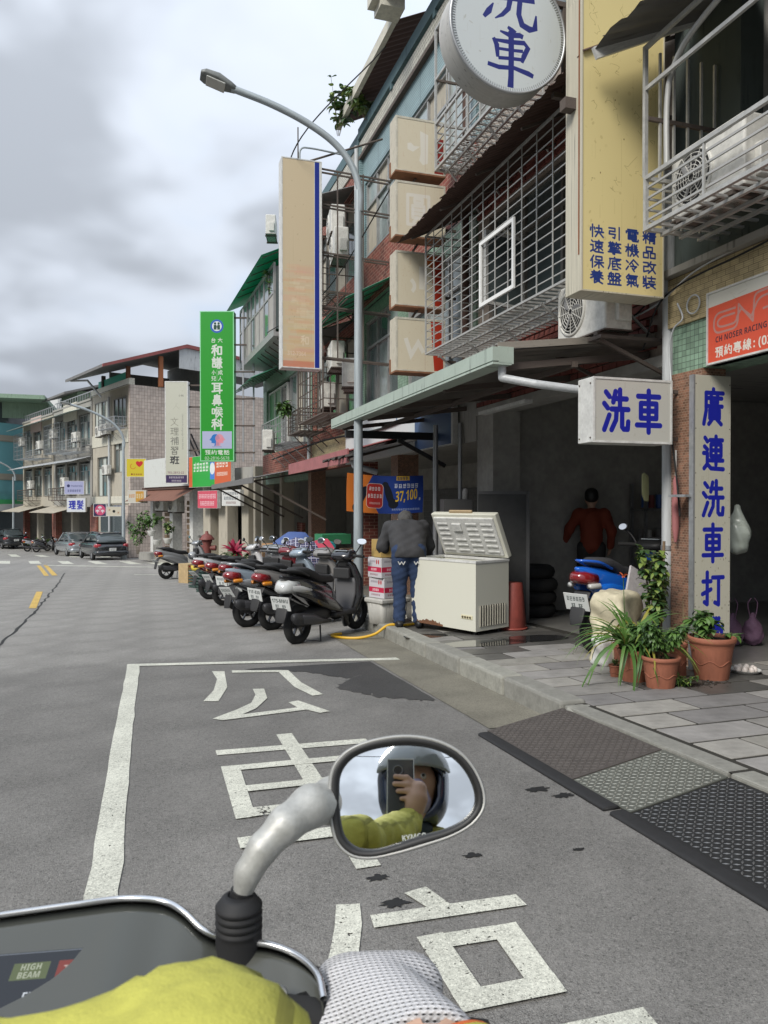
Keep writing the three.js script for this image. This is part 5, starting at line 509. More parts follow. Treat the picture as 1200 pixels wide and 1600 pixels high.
// single storey clinic and cafe fronts on the corner
const FD = Math.atan2(20.4, -7.9) , farDir = V3(-0.361, 0, -0.932);
{ const A = at(392, 800, 27.6), B = at(236, 800, 36), tn = Math.atan2(A[2] - B[2], B[0] - A[0]), L = Math.hypot(A[0] - B[0], A[2] - B[2]), g0 = gy(-30) + 0.1;
  const c = thing('clinic_building', 'low clinic frontage with beige columns and dark glass doors', 'building', [A[0], g0, A[2]], tn), top = 3.2;
  part(c, 'floor', box(-0.2, L, -0.3, 0.04, -0.6, 5), MT.concrete); part(c, 'roof', box(-0.2, L, top, top + 0.5, 0, 5), MT.plaster); part(c, 'back_wall', box(-0.2, L, 0, top, 3.2, 3.4), MT.innerPlaster); part(c, 'end_wall', box(-0.35, -0.2, 0, 3.7, 0, 5), TM.beige);
  for (const [s, w] of [[0.1, 0.55], [1.9, 0.8], [3.5, 0.7], [5.3, 0.35], [7.6, 0.35], [L - 0.4, 0.35]]) part(c, 'column', box(s, s + w, 0.04, top, -0.05, 0.4), s > 5 ? MT.white : TM.beige);
  for (const [s0, s1] of [[0.7, 1.85], [2.75, 3.45], [4.3, 5.2], [5.75, 7.5]]) { const w = windowUnit(c, s0, s1, 0.05, 2.4, 0.9, { n: 2, frame: MT.black, panes: [MT.glass] }); } part(c, 'yellow_panel', box(3.0, 3.3, 0.05, 2.4, 0.6, 0.64), mat([0.5, 0.4, 0.06], 0.6)); 
  for (const [s, y0, y1] of [[0.95, 0.6, 2.5], [2.82, 0.8, 2.4], [5.05, 0.9, 2.2]]) { const f = canv(64, 512, (x, w, h) => { x.fillStyle = s > 5 ? '#c8c8c0' : '#141414'; x.fillRect(0, 0, w, h); for (let k = 0; k < 9; k++) scribble(x, 12, 20 + k * 54, 40, 42, 1, s > 5 ? '#222' : '#cfcfcf', k + s * 10); }); part(c, 'letter_strip', box(s, s + 0.28, y0, y1, 0.42, 0.45), MT.black); part(c, 'strip_face', new THREE.PlaneGeometry(0.27, y1 - y0).rotateY(Math.PI).translate(s + 0.14, (y0 + y1) / 2, 0.415), printed(f)); }
  const brd = (nm, lb, s0, s1, y0, y1, w, f, cat = 'sign') => { const o = thing(nm, lb, cat, [A[0], g0, A[2]], tn); part(o, 'panel', box(s0, s1, y0, y1, w, w + 0.14), MT.white); part(o, 'face', new THREE.PlaneGeometry(s1 - s0 - 0.02, y1 - y0 - 0.02).rotateY(Math.PI).translate((s0 + s1) / 2, (y0 + y1) / 2, w - 0.004), printed(f)); return o; };
  brd('clinic_board', 'orange and green clinic fascia board under the tall green sign', 0.6, 4.6, 3.0, 4.25, -0.5, canv(1024, 320, (x, w, h) => { x.fillStyle = '#c2582a'; x.fillRect(0, 0, w, h); x.fillStyle = '#1f9a35'; x.fillRect(90, 0, 450, h); x.fillStyle = '#3f78c2'; x.fillRect(540, 0, 110, h); x.fillStyle = '#cfd4d6'; x.beginPath(); x.arc(595, 140, 60, 0, 7); x.fill(); scribble(x, 120, 60, 390, 110, 5, '#c6d2c4', 81); scribble(x, 690, 50, 280, 90, 4, '#d9cfc4', 82); scribble(x, 700, 180, 250, 40, 10, '#d9cfc4', 83); x.fillStyle = '#1f9a35'; x.fillRect(90, 250, 560, 70); }));
  brd('cloth_banner', 'pink cloth banner hanging below the clinic fascia board', 2.0, 3.9, 2.15, 2.85, -0.42, canv(512, 192, (x, w, h) => { x.fillStyle = '#c24a5c'; x.fillRect(0, 0, w, h); scribble(x, 30, 30, 450, 56, 11, '#d8b9bd', 84); scribble(x, 70, 110, 370, 56, 9, '#d8b9bd', 85); }), 'banner');
  brd('cloth_banner', 'white printed banner hanging under the grey awning by the clinic', 0.0, 1.6, 2.25, 2.85, -0.42, canv(512, 192, (x, w, h) => { x.fillStyle = '#c6c6c2'; x.fillRect(0, 0, w, h); scribble(x, 40, 20, 420, 40, 9, '#4a5058', 86); scribble(x, 60, 76, 400, 46, 9, '#39424c', 87); scribble(x, 120, 140, 280, 30, 9, '#6a4040', 88); }), 'banner');
  brd('fascia_board', 'weathered white fascia board over the cafe door', 5.0, L + 0.1, 3.1, 4.4, -0.3, canv(512, 192, (x, w, h) => { x.fillStyle = '#c2c4bf'; x.fillRect(0, 0, w, h); grunge(x, w, h, 91, 1.5); x.strokeStyle = '#8f958f'; x.lineWidth = 4; x.strokeRect(330, 80, 30, 60); x.strokeRect(390, 60, 30, 80); })); const aw = thing('awning', 'brown ribbed awning over the cafe doorway', 'awning', [A[0], g0, A[2]], tn); part(aw, 'sheet', corrugated(4.8, L + 0.5, -0.1, 3.0, -1.1, 2.45, TM.rust, 0.02, 0.16), mat([0.2, 0.09, 0.06], 0.8, { map: s2 })); part(aw, 'beam', box(4.8, L + 0.5, 2.98, 3.1, -0.25, -0.1), TM.rust);
  part(c, 'lattice_planter', merge(Array.from({ length: 9 }, (_, k) => box(7.95, 8.75, 0.2 + k * 0.26, 0.38 + k * 0.26, 0.02, 0.08))), MT.wood); part(c, 'lattice_planter', merge(Array.from({ length: 9 }, (_, k) => box(5.7, 6.2, 0.2 + k * 0.26, 0.38 + k * 0.26, 0.05, 0.1))), MT.wood);
  const tnOut = tn + Math.PI; acUnit('white air conditioner over the planter wall of the cafe', [A[0] + Math.cos(tn) * 7.3, g0 + 1.95, A[2] - Math.sin(tn) * 7.3], tnOut, 1.35); acUnit('older air conditioner with dark fan at the end of the cafe front', [A[0] + Math.cos(tn) * 8.9, g0 + 2.0, A[2] - Math.sin(tn) * 8.9], tnOut, 1.35);
  globalThis.cafe = { A, tn, g0, L };
}
// tile clad corner house and the row beyond it
const FG = gy(-42), P1 = at(204, 800, 40), farTurn = Math.atan2(0.932, -0.361);
const farAt = (s, y, w) => [P1[0] + farDir.x * s + Math.cos(0.37) * w, FG + y, P1[2] + farDir.z * s - Math.sin(0.37) * w];
const farB = (name, label, s) => thing(name, label, 'building', farAt(s, 0, 0), farTurn);
{ const b = farB('corner_house', 'corner house clad in pinkish tiles with a metal shed on its roof', 0), L = 6.2;
  part(b, 'side_wall', box(0, 0.25, 0, 9.25, 0.0, 9), TM.pink); wallAround(b, 'front_wall', TM.beige, 0.253, L, 0, 9.25, 0.02, 0.25, [[0.9, 2.6, 4.6, 6.4], [3.4, 5.4, 3.3, 5.6]]); part(b, 'parapet', box(0, L, 9.253, 9.6, -0.05, 0.25), MT.cream); part(b, 'floor_band', box(0.26, L, 6.2, 6.9, -0.02, 0.018), MT.cream); part(b, 'floor_band', box(0.26, L, 2.9, 3.3, -0.04, 0.018), MT.cream); part(b, 'inner_mass', box(0.3, L, 0.1, 9.2, 0.6, 9), MT.innerPlaster);
  windowUnit(b, 0.9, 2.6, 4.6, 6.4, 0.12, { n: 3, transom: 5.9, frame: TM.bronze, panes: [TM.pane, TM.curtain] }); windowUnit(b, 3.4, 5.4, 3.3, 5.6, 0.12, { n: 3, transom: 5, frame: TM.bronze, panes: [TM.curtain, TM.pane] }); windowUnit(b, 0.5, 2.4, 7.1, 8.7, -0.02, { n: 3, frame: TM.bronze }); windowUnit(b, 3.3, 5.6, 7.0, 8.8, -0.02, { n: 4, frame: TM.bronze, panes: [TM.curtain, TM.pane, TM.curtain] });
  cage(b, 0.3, 2.9, 6.95, 7.55, -0.75, 0, { nv: 14, nh: 3, nd: 3, m: MT.alum, nb: 3 }); part(b, 'awning', corrugated(0.1, 3.3, 0, 9.3, -1.4, 8.7, TM.greyRoof), TM.greyRoof); part(b, 'shop_window', box(1.2, 4.8, 0.1, 2.8, 0.0, 0.015), MT.glass); part(b, 'pillar', box(0.0, 0.7, 0, 2.8, -0.12, -0.005), TM.pink); part(b, 'pillar', box(5.2, L, 0, 2.8, -0.12, -0.005), TM.brick);
  for (const s of [3.0]) part(b, 'down_pipe', rod([s, 0, -0.1], [s, 8.9, -0.1], 0.07), MT.pvc);
  // roof shed with red ridge
  part(b, 'shed_roof', extr([[-1.6, 10.1], [3.0, 11.7], [11, 11.0], [11, 10.85], [3.0, 11.5], [-1.6, 9.95]], 0.12).rotateY(-Math.PI / 2).translate(0, 0, 0), TM.red, [-0.4, 0, 0]); part(b, 'shed_roof_sheet', extr([[-1.6, 10.1], [3.0, 11.7], [11, 11.0], [11, 10.85], [3.0, 11.5], [-1.6, 9.95]], 6.4).rotateY(-Math.PI / 2).translate(6.0, 0, 0), TM.greyRoof);
  { const gs = []; for (let k = 0; k < 46; k++) { const w = 2.6 + k * 0.18; gs.push(box(-0.4, -0.34 + (k % 2) * 0.04, 10.35 - 0.02 * k * 0.2, 11.6 - 0.0875 * (w - 3) + (w < 3 ? -0.1 : 0), w, w + 0.178)); } part(b, 'shed_cladding', merge(gs), TM.sheetWhite); } part(b, 'shed_post', box(-0.3, -0.1, 9.25, 10.9, 1.5, 1.72), mat([0.28, 0.1, 0.04], 0.8)); part(b, 'shed_post', box(5.0, 5.2, 9.25, 10.4, 0.2, 0.4), MT.rustbar); part(b, 'shed_post', box(1.0, 1.2, 9.25, 10.4, 0.2, 0.4), mat([0.2, 0.08, 0.04], 0.8)); part(b, 'green_screen', box(1.3, 6, 9.62, 10.15, 0.3, 0.36), mat([0.05, 0.42, 0.3], 0.6)); part(b, 'shed_back', box(0, 6, 9.25, 11.3, 4.6, 4.7), MT.innerPlaster); part(b, 'shed_end_wall', box(5.8, 5.9, 9.62, 10.8, 0.9, 4.6), MT.plaster); part(b, 'shed_drain', polytube([[5.6, 10.0, -1.4], [4.2, 9.9, -0.9], [4.0, 9.0, -0.2]], 0.06), MT.pvc);
  part(b, 'ladder', merge([bar([-0.2, 3.6, 2.6], [-0.2, 7.4, 2.6], 0.07), bar([-0.2, 3.6, 2.95], [-0.2, 7.4, 2.95], 0.07), ...Array.from({ length: 9 }, (_, k) => bar([-0.2, 3.9 + k * 0.42, 2.6], [-0.2, 3.9 + k * 0.42, 2.95], 0.05)), bar([-0.2, 6.8, 3.1], [-0.2, 3.8, 4.6], 0.07), bar([-0.2, 6.8, 3.35], [-0.2, 3.8, 4.85], 0.07)]), MT.black);
  acUnit('air conditioner of the corner house, on the row house side of the drain pipe', farAt(3.9, 6.7, -0.3), farTurn + Math.PI, 1.1, 'air conditioners on the far row'); acUnit('air conditioner of the corner house, between drain pipe and barred balcony', farAt(2.9, 6.75, -0.3), farTurn + Math.PI, 1.1, 'air conditioners on the far row'); acUnit('dark faced window unit low on the corner house', farAt(2.85, 4.5, -0.3), farTurn + Math.PI, 1.0, 'air conditioners on the far row');
}
function rowHouse(name, label, s, L, h, o) {
  const b = farB(name, label, s), r = rng(o.seed); part(b, 'front_wall', merge([box(0, L, 2.7, 3.4, 0, 0.2), box(0, L, 5.5, 6.4, 0, 0.2), box(0, L, 8.4, h, 0, 0.2), ...[0, 0.33, 0.66, 1].map((t) => box(t * (L - 0.4), t * (L - 0.4) + 0.4, 3.4, 8.4, 0, 0.2))]), o.m); part(b, 'inner_mass', box(0, L, 2.8, h - 0.3, 0.5, 8), MT.innerPlaster); part(b, 'shop_back', box(0, L, 0, 2.8, 3, 3.2), MT.innerPlaster); part(b, 'end_wall', box(L - 0.1, L, 0, h - 0.2, 0.2, 8), MT.innerPlaster);
  for (const t of [0, 0.5, 1]) part(b, 'pillar', box(t * (L - 0.4), t * (L - 0.4) + 0.4, 0, 2.7, 0, 0.4), t === 0.5 ? TM.beige : TM.brick); for (const y of [3.4, 6.4]) for (let k = 0; k < 3; k++) { const a = k * (L - 0.4) / 3 + 0.42, c = (k + 1) * (L - 0.4) / 3 - 0.02; windowUnit(b, a, c, y + 0.05, y + 1.95, 0.1, { n: 3, transom: y + 1.5, frame: k % 2 ? TM.bronze : TM.frame, panes: [TM.pane, TM.curtain, TM.pane] }); }
  cage(b, 0.3, L * 0.48, 6.0, 6.6 + r() * 0.3, -0.8, 0, { nv: 9, nh: 4, nd: 3, m: MT.alum, nb: 2 }); cage(b, L * 0.52, L - 0.2, 6.2, 8.1, -0.7, 0, { nv: 10, nh: 6, nd: 3, m: MT.alum, nb: 2 }); cage(b, L * 0.4, L * 0.8, 3.1, 3.9, -0.8, 0, { nv: 9, nh: 4, nd: 3, m: MT.rustbar, nb: 2 });
  part(b, 'awning', corrugated(0.2, L - 0.2, 0, 8.75, -1.2, 8.35, TM.greyRoof), mat([0.36, 0.42, 0.38], 0.6, { map: s2 })); part(b, 'awning', corrugated(0.2, L - 0.4, 0, 5.75, -1.2, 5.4, TM.greyRoof), TM.sheetWhite); part(b, 'shop_awning', corrugated(L * 0.3, L, 0, 2.75, -1.6, 2.3, TM.mint), o.aw || TM.beige); part(b, 'parapet_panel', box(L * 0.35, L * 0.7, h - 0.9, h + 0.2, -0.05, -0.003), o.pp || MT.cream); part(b, 'roof_edge', box(0, L, h, h + 0.12, -0.06, 0.22), MT.concrete); part(b, 'roof_rail', merge([box(0, L, h + 0.55, h + 0.6, 0.08, 0.12), ...Array.from({ length: 16 }, (_, k) => box(k * L / 16, k * L / 16 + 0.04, h + 0.12, h + 0.55, 0.08, 0.12))]), MT.alum);
  for (let k = 0; k < 3; k++) acUnit(o.ac[k], farAt(s + L * (0.2 + 0.3 * k), [6.65, 3.95, 7.2][k], -0.45), farTurn + Math.PI, 1.1, 'air conditioners on the far row'); return b;
}
rowHouse('row_house', 'stained grey row house with long pale awnings next to the corner house', 6.3, 8, 9.1, { seed: 3, m: MT.concrete, ac: ['air conditioner on the open balcony cage of the grey row house', 'air conditioner low above the dark balcony of the grey row house', 'air conditioner high on the tall cage of the grey row house'] });
const rh2 = rowHouse('row_house', 'end row house with pink parapet panel and rooftop shed', 14.4, 8.2, 9.0, { seed: 8, m: TM.beige, pp: mat([0.5, 0.38, 0.34], 0.7), ac: ['air conditioner on the open balcony cage of the end row house', 'air conditioner low above the dark balcony of the end row house', 'air conditioner high on the tall cage of the end row house'] });
part(rh2, 'rooftop_shed', merge([box(3, 7, 9.6, 11.2, 2.5, 5)]), mat([0.22, 0.32, 0.22], 0.6, { map: s2 })); part(rh2, 'shed_roof', extr([[1.3, 10.9], [4.2, 11.8], [6, 11.6], [6, 11.5], [4.2, 11.65], [1.3, 10.75]], 6).rotateY(-Math.PI / 2).translate(8, 0, 0), TM.greyRoof);
{ const o = thing('teal_building', 'curved turquoise corner building with a dark open top storey', 'building', farAt(31, 0, -3.5), 0), m = mat([0.2, 0.5, 0.55], 0.75, { map: s2 });
  part(o, 'wall', cyl(7, 7, 6.0, 48).translate(0, 6.2, 0), m); for (const y of [5.0, 8.0]) part(o, 'band', cyl(7.06, 7.06, 0.5, 48).translate(0, y, 0), TM.beige); part(o, 'shop_sign', cyl(7.3, 7.3, 0.35, 48).translate(0, 3.05, 0), mat([0.05, 0.36, 0.12], 0.5)); part(o, 'shop_sign_band', cyl(7.28, 7.28, 0.5, 48).translate(0, 2.6, 0), MT.white); part(o, 'shop_glass', cyl(6.9, 6.9, 2.4, 48).translate(0, 1.2, 0), MT.glass); part(o, 'dark_storey', cyl(6.9, 6.9, 1.6, 48).translate(0, 10.0, 0), MT.glass); part(o, 'roof', box(-9, 8, 10.8, 11.1, -8, 8), mat([0.25, 0.36, 0.26], 0.6, { map: s2 })); part(o, 'side_sheet', box(3, 8, 9.6, 10.8, 5, 5.1), mat([0.25, 0.36, 0.26], 0.6, { map: s2 })); }
{ const q = at(110, 800, 210), o = thing('tower_block', 'distant pale apartment tower showing over the far roofs', 'building', [q[0], -3, q[2]], 0.3); part(o, 'wall', box(-4.4, 4.4, 0, 33.6, -6, 6), MT.white); for (let f = 0; f < 10; f++) for (let k = 0; k < 3; k++) part(o, 'window', box(-3.8 + k * 2.7, -2.0 + k * 2.7, 3 + f * 3.1, 4.8 + f * 3.1, 6.0, 6.06), TM.pane); for (let f = 0; f < 10; f++) part(o, 'balcony', box(-4.6, 4.6, 2.2 + f * 3.1, 2.7 + f * 3.1, 6.07, 6.7), MT.white); }
// houses beyond that close the street
{ const q = at(-60, 800, 85); for (const [dx, h, lb] of [[0, 10, 'far grey block closing the street beyond the turquoise building'], [14, 8, 'low far block behind the turquoise building']]) { const o = thing('far_block', lb, 'building', [q[0] + dx, gy(-90), q[2] - 8], 0.4); part(o, 'wall', box(-8, 8, 0, h, -5, 5), MT.plaster); for (let k = 0; k < 5; k++) for (let f = 0; f < 3; f++) part(o, 'window', box(-7 + k * 3, -5.2 + k * 3, 1 + f * 3, 2.6 + f * 3, 5, 5.05), TM.pane); } }
// small signs on the far side
const farSign = (name, label, u, v, wpx, hpx, d, draw, turn, m) => { const p = at(u, v + hpx / 2, d), w = wpx * d / FPX, h = hpx * d / FPX; return lightbox(name, label, p[0] - w / 2, p[0] + w / 2, p[1], p[1] + h, p[2], 0.25, canv(256, Math.round(256 * h / w), draw), m || MT.white, { turn, rim: 0.02 }); };
farSign('shop_sign', 'small yellow sign with a red heart on the corner house', 213, 731, 31, 29, 37.5, (c, w, h) => { c.fillStyle = '#bfae2c'; c.fillRect(0, 0, w, h); c.fillStyle = '#b5242a'; c.beginPath(); c.moveTo(170, 110); c.bezierCurveTo(90, 60, 130, 10, 170, 40); c.bezierCurveTo(215, 10, 250, 60, 170, 110); c.fill(); c.strokeStyle = '#b5501a'; c.lineWidth = 7; c.beginPath(); c.arc(85, 100, 34, 0.3, 4.4); c.stroke(); scribble(c, 90, 195, 120, 24, 4, '#7a2a18', 3); c.beginPath(); c.fillStyle = '#7a2a18'; c.arc(70, 206, 12, 0, 7); c.fill(); }, -0.3);
farSign('shop_sign', 'white and orange lettered box below the heart sign', 214, 776, 28, 20, 34.2, (c, w, h) => { c.fillStyle = '#bdb9ae'; c.fillRect(0, 0, w, h); c.fillStyle = '#b88a3a'; c.fillRect(110, 10, 120, h - 20); scribble(c, 10, 50, 90, 60, 3, '#b5701a', 4); scribble(c, 120, 40, 100, 80, 3, '#c9c0a0', 5); }, -0.3);
farSign('barber_sign', 'white box sign with two blue characters on the grey row house', 119, 789, 29, 22, 43.5, (c, w, h) => { c.fillStyle = '#c6cad0'; c.fillRect(0, 0, w, h); glyph(c, '理', 24, 30, 96, h - 62, 17, BLUE); glyph(c, '髮', 136, 30, 100, h - 62, 14, BLUE); }, -0.3);
farSign('phone_shop_sign', 'lavender box sign with small dark lettering above the barber sign', 116, 762, 31, 21, 43.7, (c, w, h) => { c.fillStyle = '#9a9dbd'; c.fillRect(0, 0, w, h); c.fillStyle = '#22264f'; c.beginPath(); c.arc(52, 62, 20, 0, 7); c.fill(); c.font = '38px sans-serif'; c.fillText('motorola', 82, 76); scribble(c, 40, 110, 180, 34, 6, '#3a3f66', 6); }, -0.3);
farSign('shop_sign', 'dark sign with a pink disc and white mushroom shapes', 156, 797, 20, 20, 39.5, (c, w, h) => { c.fillStyle = '#2a2348'; c.fillRect(0, 0, w, h); c.fillStyle = '#b8496a'; c.beginPath(); c.arc(135, h / 2, 112, 0, 7); c.fill(); c.fillStyle = '#c8c0c4'; for (const [x, y, s] of [[130, 90, 44], [80, 160, 40], [185, 160, 40]]) { c.beginPath(); c.arc(x, y, s, Math.PI, 0); c.fill(); c.fillRect(x - 8, y, 16, 34); } }, -0.3);
farSign('shop_sign', 'cream sign with a single black dot beside the pink disc sign', 178, 799, 23, 15, 39.3, (c, w, h) => { c.fillStyle = '#bfb8a6'; c.fillRect(0, 0, w, h); c.fillStyle = '#111'; c.beginPath(); c.arc(128, h / 2, 26, 0, 7); c.fill(); scribble(c, 30, 40, 40, 36, 1, '#8a5a30', 7); scribble(c, 190, 90, 40, 36, 1, '#8a5a30', 8); }, -0.3);
// houses across the street, beside the rider and out of the frame: they close the low sky off from the open bays
for (const [z, h, lb] of [[14, 9.6, 'plain rendered house across the street, behind the rider'], [2, 10.4, 'plain rendered house across the street, level with the rider'], [-10, 9.2, 'plain rendered house across the street, opposite the freezer'], [-22, 10, 'plain rendered house across the street, opposite the crates']]) { const o = thing('opposite_house', lb, 'building', [-17, gy(z), z]); part(o, 'wall', box(-8, 0, -0.5, h, -5.9, 5.9), TM.beige); for (let k = 0; k < 3; k++) for (let f = 0; f < 3; f++) { const w = part(o, 'window', box(0, 0.06, 0.9 + f * 3.1, 2.6 + f * 3.1, -5 + k * 3.6, -2.8 + k * 3.6), TM.frame); part(w, 'pane', box(0.06, 0.07, 1.0 + f * 3.1, 2.5 + f * 3.1, -4.9 + k * 3.6, -2.9 + k * 3.6), TM.pane); } part(o, 'parapet', box(-8.1, 0.1, h, h + 0.5, -5.95, 5.95), MT.concrete); }
// ---------- street lamps
function lampPost(label, base, top, end, head, r0) {
  const o = thing('street_lamp', label, 'street lamp', base, 0, 'curved arm street lamps'), T2 = top.map((v, i) => v - base[i]), E = end.map((v, i) => v - base[i]), Hd = head.map((v, i) => v - base[i]), gm = MT.galv;
  part(o, 'pole', new THREE.CylinderGeometry(r0 * 0.68, r0, T2[1], 20).translate(0, T2[1] / 2, 0), gm); const m = (t, k) => [lerp(T2[0], E[0], t), T2[1] + (E[1] - T2[1]) * k, lerp(T2[2], E[2], t)];
  part(o, 'arm', tube([[T2[0], T2[1] - 0.3, T2[2]], T2, m(0.06, 0.26), m(0.2, 0.5), m(0.42, 0.7), m(0.7, 0.87), E], r0 * 0.66, 14, 60), gm); part(o, 'collar', cyl(r0 * 1.5, r0 * 1.7, 0.25, 16).translate(0, 0.125, 0), gm);
  const hd = part(o, 'lamp_head', loft([[0, 0, -0.05, 0.05, 0.04, 3], [0, 0.01, 0.02, 0.07, 0.05, 3.4], [0, 0.015, 0.2, 0.12, 0.06, 4], [0, 0.01, 0.38, 0.11, 0.045, 4], [0, 0, 0.44, 0.08, 0.025, 4]], 20), mat([0.2, 0.21, 0.2], 0.5, { map: g05 }), E); hd.lookAt(0, 0, 0); hd.quaternion.setFromUnitVectors(V3(0, 0, 1), V3(...Hd).sub(V3(...E)).normalize()); part(hd, 'lens', rbox(0.17, 0.02, 0.26, 0.008), mat([0.5, 0.5, 0.46], 0.3), [0, -0.05, 0.22]); return o;
}
lampPost('galvanised street lamp post with long curved arm beside the box stack', [at(560, 900, 10.7)[0], gy(-10.3) + 0.12, at(560, 900, 10.7)[2]], at(562, 300, 10.7), at(364, 142, 10.4), at(318, 122, 10.3), 0.073);
{ const b = at(193, 872, 37.5); lampPost('slender grey street lamp at the junction kerb by the corner house', [b[0], gy(b[2]), b[2]], at(194, 690, 37.5), at(110, 632, 36.5), at(100, 630, 36.4), 0.09); const c = at(21, 860, 58); lampPost('thin street lamp before the turquoise building', [c[0], gy(c[2]), c[2]], at(24, 745, 58), at(-20, 716, 57), at(-30, 716, 57), 0.1); }
// ---------- scooters. local axes: z forward, x to the machine's own left, y up
const plateTex = (txt, n) => canv(256, 160, (c, w, h) => { c.fillStyle = '#c9ccca'; c.fillRect(0, 0, w, h); c.fillStyle = '#26302f'; if (txt) { c.font = 'bold 62px sans-serif'; c.textAlign = 'center'; c.fillText(txt, w / 2, 66, w - 20); scribble(c, 40, 88, 70, 44, 1, '#3c4646', n); scribble(c, 140, 88, 70, 44, 1, '#3c4646', n + 1); scribble(c, 30, 142, 200, 10, 14, '#8a908e', n + 2); } else { scribble(c, 24, 22, 208, 50, 6, '#3c4646', n); scribble(c, 60, 92, 60, 46, 1, '#3c4646', n + 3); scribble(c, 140, 92, 60, 46, 1, '#3c4646', n + 4); } });
function wheel(p, name, z, r, side) { const w = part(p, name, new THREE.TorusGeometry(r - 0.048, 0.05, 12, 32).scale(1, 1, 1.05).rotateY(Math.PI / 2), MT.rubber, [0, r, z]); part(w, 'rim', merge([new THREE.TorusGeometry(r - 0.088, 0.014, 8, 28).rotateY(Math.PI / 2), cyl(0.045, 0.045, 0.09, 16).rotateZ(Math.PI / 2), ...Array.from({ length: 5 }, (_, k) => bar([0, 0, 0], [0, (r - 0.09) * Math.cos(k * 1.2566), (r - 0.09) * Math.sin(k * 1.2566)], 0.03, 0.018))]), side); return w; }
function scooter(label, pos, turn, o = {}) {
  const s = thing('scooter', label, 'scooter', pos, turn, o.group || 'scooters parked along the kerb'), bm = o.body || mat([0.012, 0.012, 0.014], 0.25, { clear: 0.9 }), bm2 = o.body2 || bm, dk = mat([0.025, 0.025, 0.026], 0.6), seatM = o.seat || mat([0.02, 0.02, 0.021], 0.7), rim = mat([0.12, 0.12, 0.125], 0.4, { metal: 0.6 });
  const lean = new THREE.Group(); s.rotation.order = 'YXZ'; s.rotation.z = o.lean || 0;
  wheel(s, 'rear_wheel', -0.62, 0.235, rim); wheel(s, 'front_wheel', 0.64, 0.235, rim);
  part(s, 'tail_fairing', loft([[0, 0.81, -0.93, 0.03, 0.02, 2.4], [0, 0.765, -0.84, 0.085, 0.065, 2.6], [0, 0.69, -0.64, 0.145, 0.115, 2.8], [0, 0.59, -0.38, 0.172, 0.15, 3], [0, 0.52, -0.16, 0.165, 0.17, 3], [0, 0.46, 0.0, 0.12, 0.14, 3]], 28), bm);
  for (const x of [-1, 1]) part(s, 'side_panel', loft([[0.1 * x, 0.63, -0.78, 0.045, 0.035, 2.2], [0.135 * x, 0.6, -0.6, 0.05, 0.075, 2.4], [0.15 * x, 0.52, -0.35, 0.045, 0.1, 2.4], [0.145 * x, 0.42, -0.1, 0.04, 0.08, 2.4], [0.13 * x, 0.33, 0.1, 0.03, 0.04, 2.4]], 18), bm2);
  part(s, 'seat', loft([[0, 0.87, -0.76, 0.05, 0.022, 2.6], [0, 0.868, -0.7, 0.1, 0.04, 2.8], [0, 0.845, -0.54, 0.125, 0.055, 3], [0, 0.8, -0.44, 0.13, 0.065, 3], [0, 0.755, -0.34, 0.138, 0.062, 3], [0, 0.735, -0.18, 0.135, 0.058, 3], [0, 0.725, -0.04, 0.1, 0.05, 3], [0, 0.7, 0.05, 0.05, 0.035, 2.6]], 24), seatM); part(s, 'grab_rail', tube([[-0.12, 0.8, -0.56], [-0.12, 0.87, -0.76], [0, 0.885, -0.9], [0.12, 0.87, -0.76], [0.12, 0.8, -0.56]], 0.013, 8, 30), o.rail || dk);
  part(s, 'floorboard', rbox(0.34, 0.06, 0.5, 0.025).translate(0, 0.285, 0.18), dk); part(s, 'leg_shield', loft([[0, 0.28, 0.4, 0.17, 0.05, 3, 1.57], [0, 0.45, 0.47, 0.2, 0.07, 3, 1.57], [0, 0.68, 0.46, 0.2, 0.08, 2.8, 1.57], [0, 0.86, 0.4, 0.14, 0.08, 2.6, 1.57], [0, 0.93, 0.37, 0.08, 0.05, 2.4, 1.57]], 24), o.shield || bm); part(s, 'inner_shield', loft([[0, 0.3, 0.36, 0.12, 0.03, 3, 1.57], [0, 0.5, 0.4, 0.15, 0.03, 3, 1.57], [0, 0.64, 0.385, 0.16, 0.03, 3, 1.57], [0, 0.7, 0.38, 0.14, 0.025, 3, 1.57]], 20), o.inner || mat([0.1, 0.1, 0.105], 0.6)); part(s, 'glove_box', rbox(0.24, 0.14, 0.06, 0.02).translate(0, 0.76, 0.31), dk);
  part(s, 'front_fender', new THREE.TorusGeometry(0.265, 0.05, 8, 20, 2.2).rotateY(Math.PI / 2), bm, [0, 0.235, 0.64], [-0.55, 0, 0]); for (const x of [-1, 1]) part(s, 'fork', rod([0.075 * x, 0.235, 0.64], [0.06 * x, 0.55, 0.52], 0.02), rim);
  part(s, 'handlebar_cowl', loft([[0, 0.98, 0.5, 0.07, 0.04, 2.4], [0, 0.99, 0.42, 0.15, 0.075, 2.6], [0, 0.985, 0.32, 0.17, 0.07, 2.6], [0, 0.965, 0.24, 0.12, 0.045, 2.4]], 22), o.cowl || bm); part(s, 'dial', rbox(0.2, 0.012, 0.1, 0.005).translate(0, 1.045, 0.33), mat([0.25, 0.28, 0.3], 0.15, { clear: 0.5 }), null, [0.0, 0, 0]); part(s, 'headlight', loft([[0, 0.95, 0.48, 0.09, 0.04, 2.4], [0, 0.94, 0.53, 0.06, 0.02, 2.4]], 16), mat([0.6, 0.62, 0.62], 0.1, { clear: 1 }));
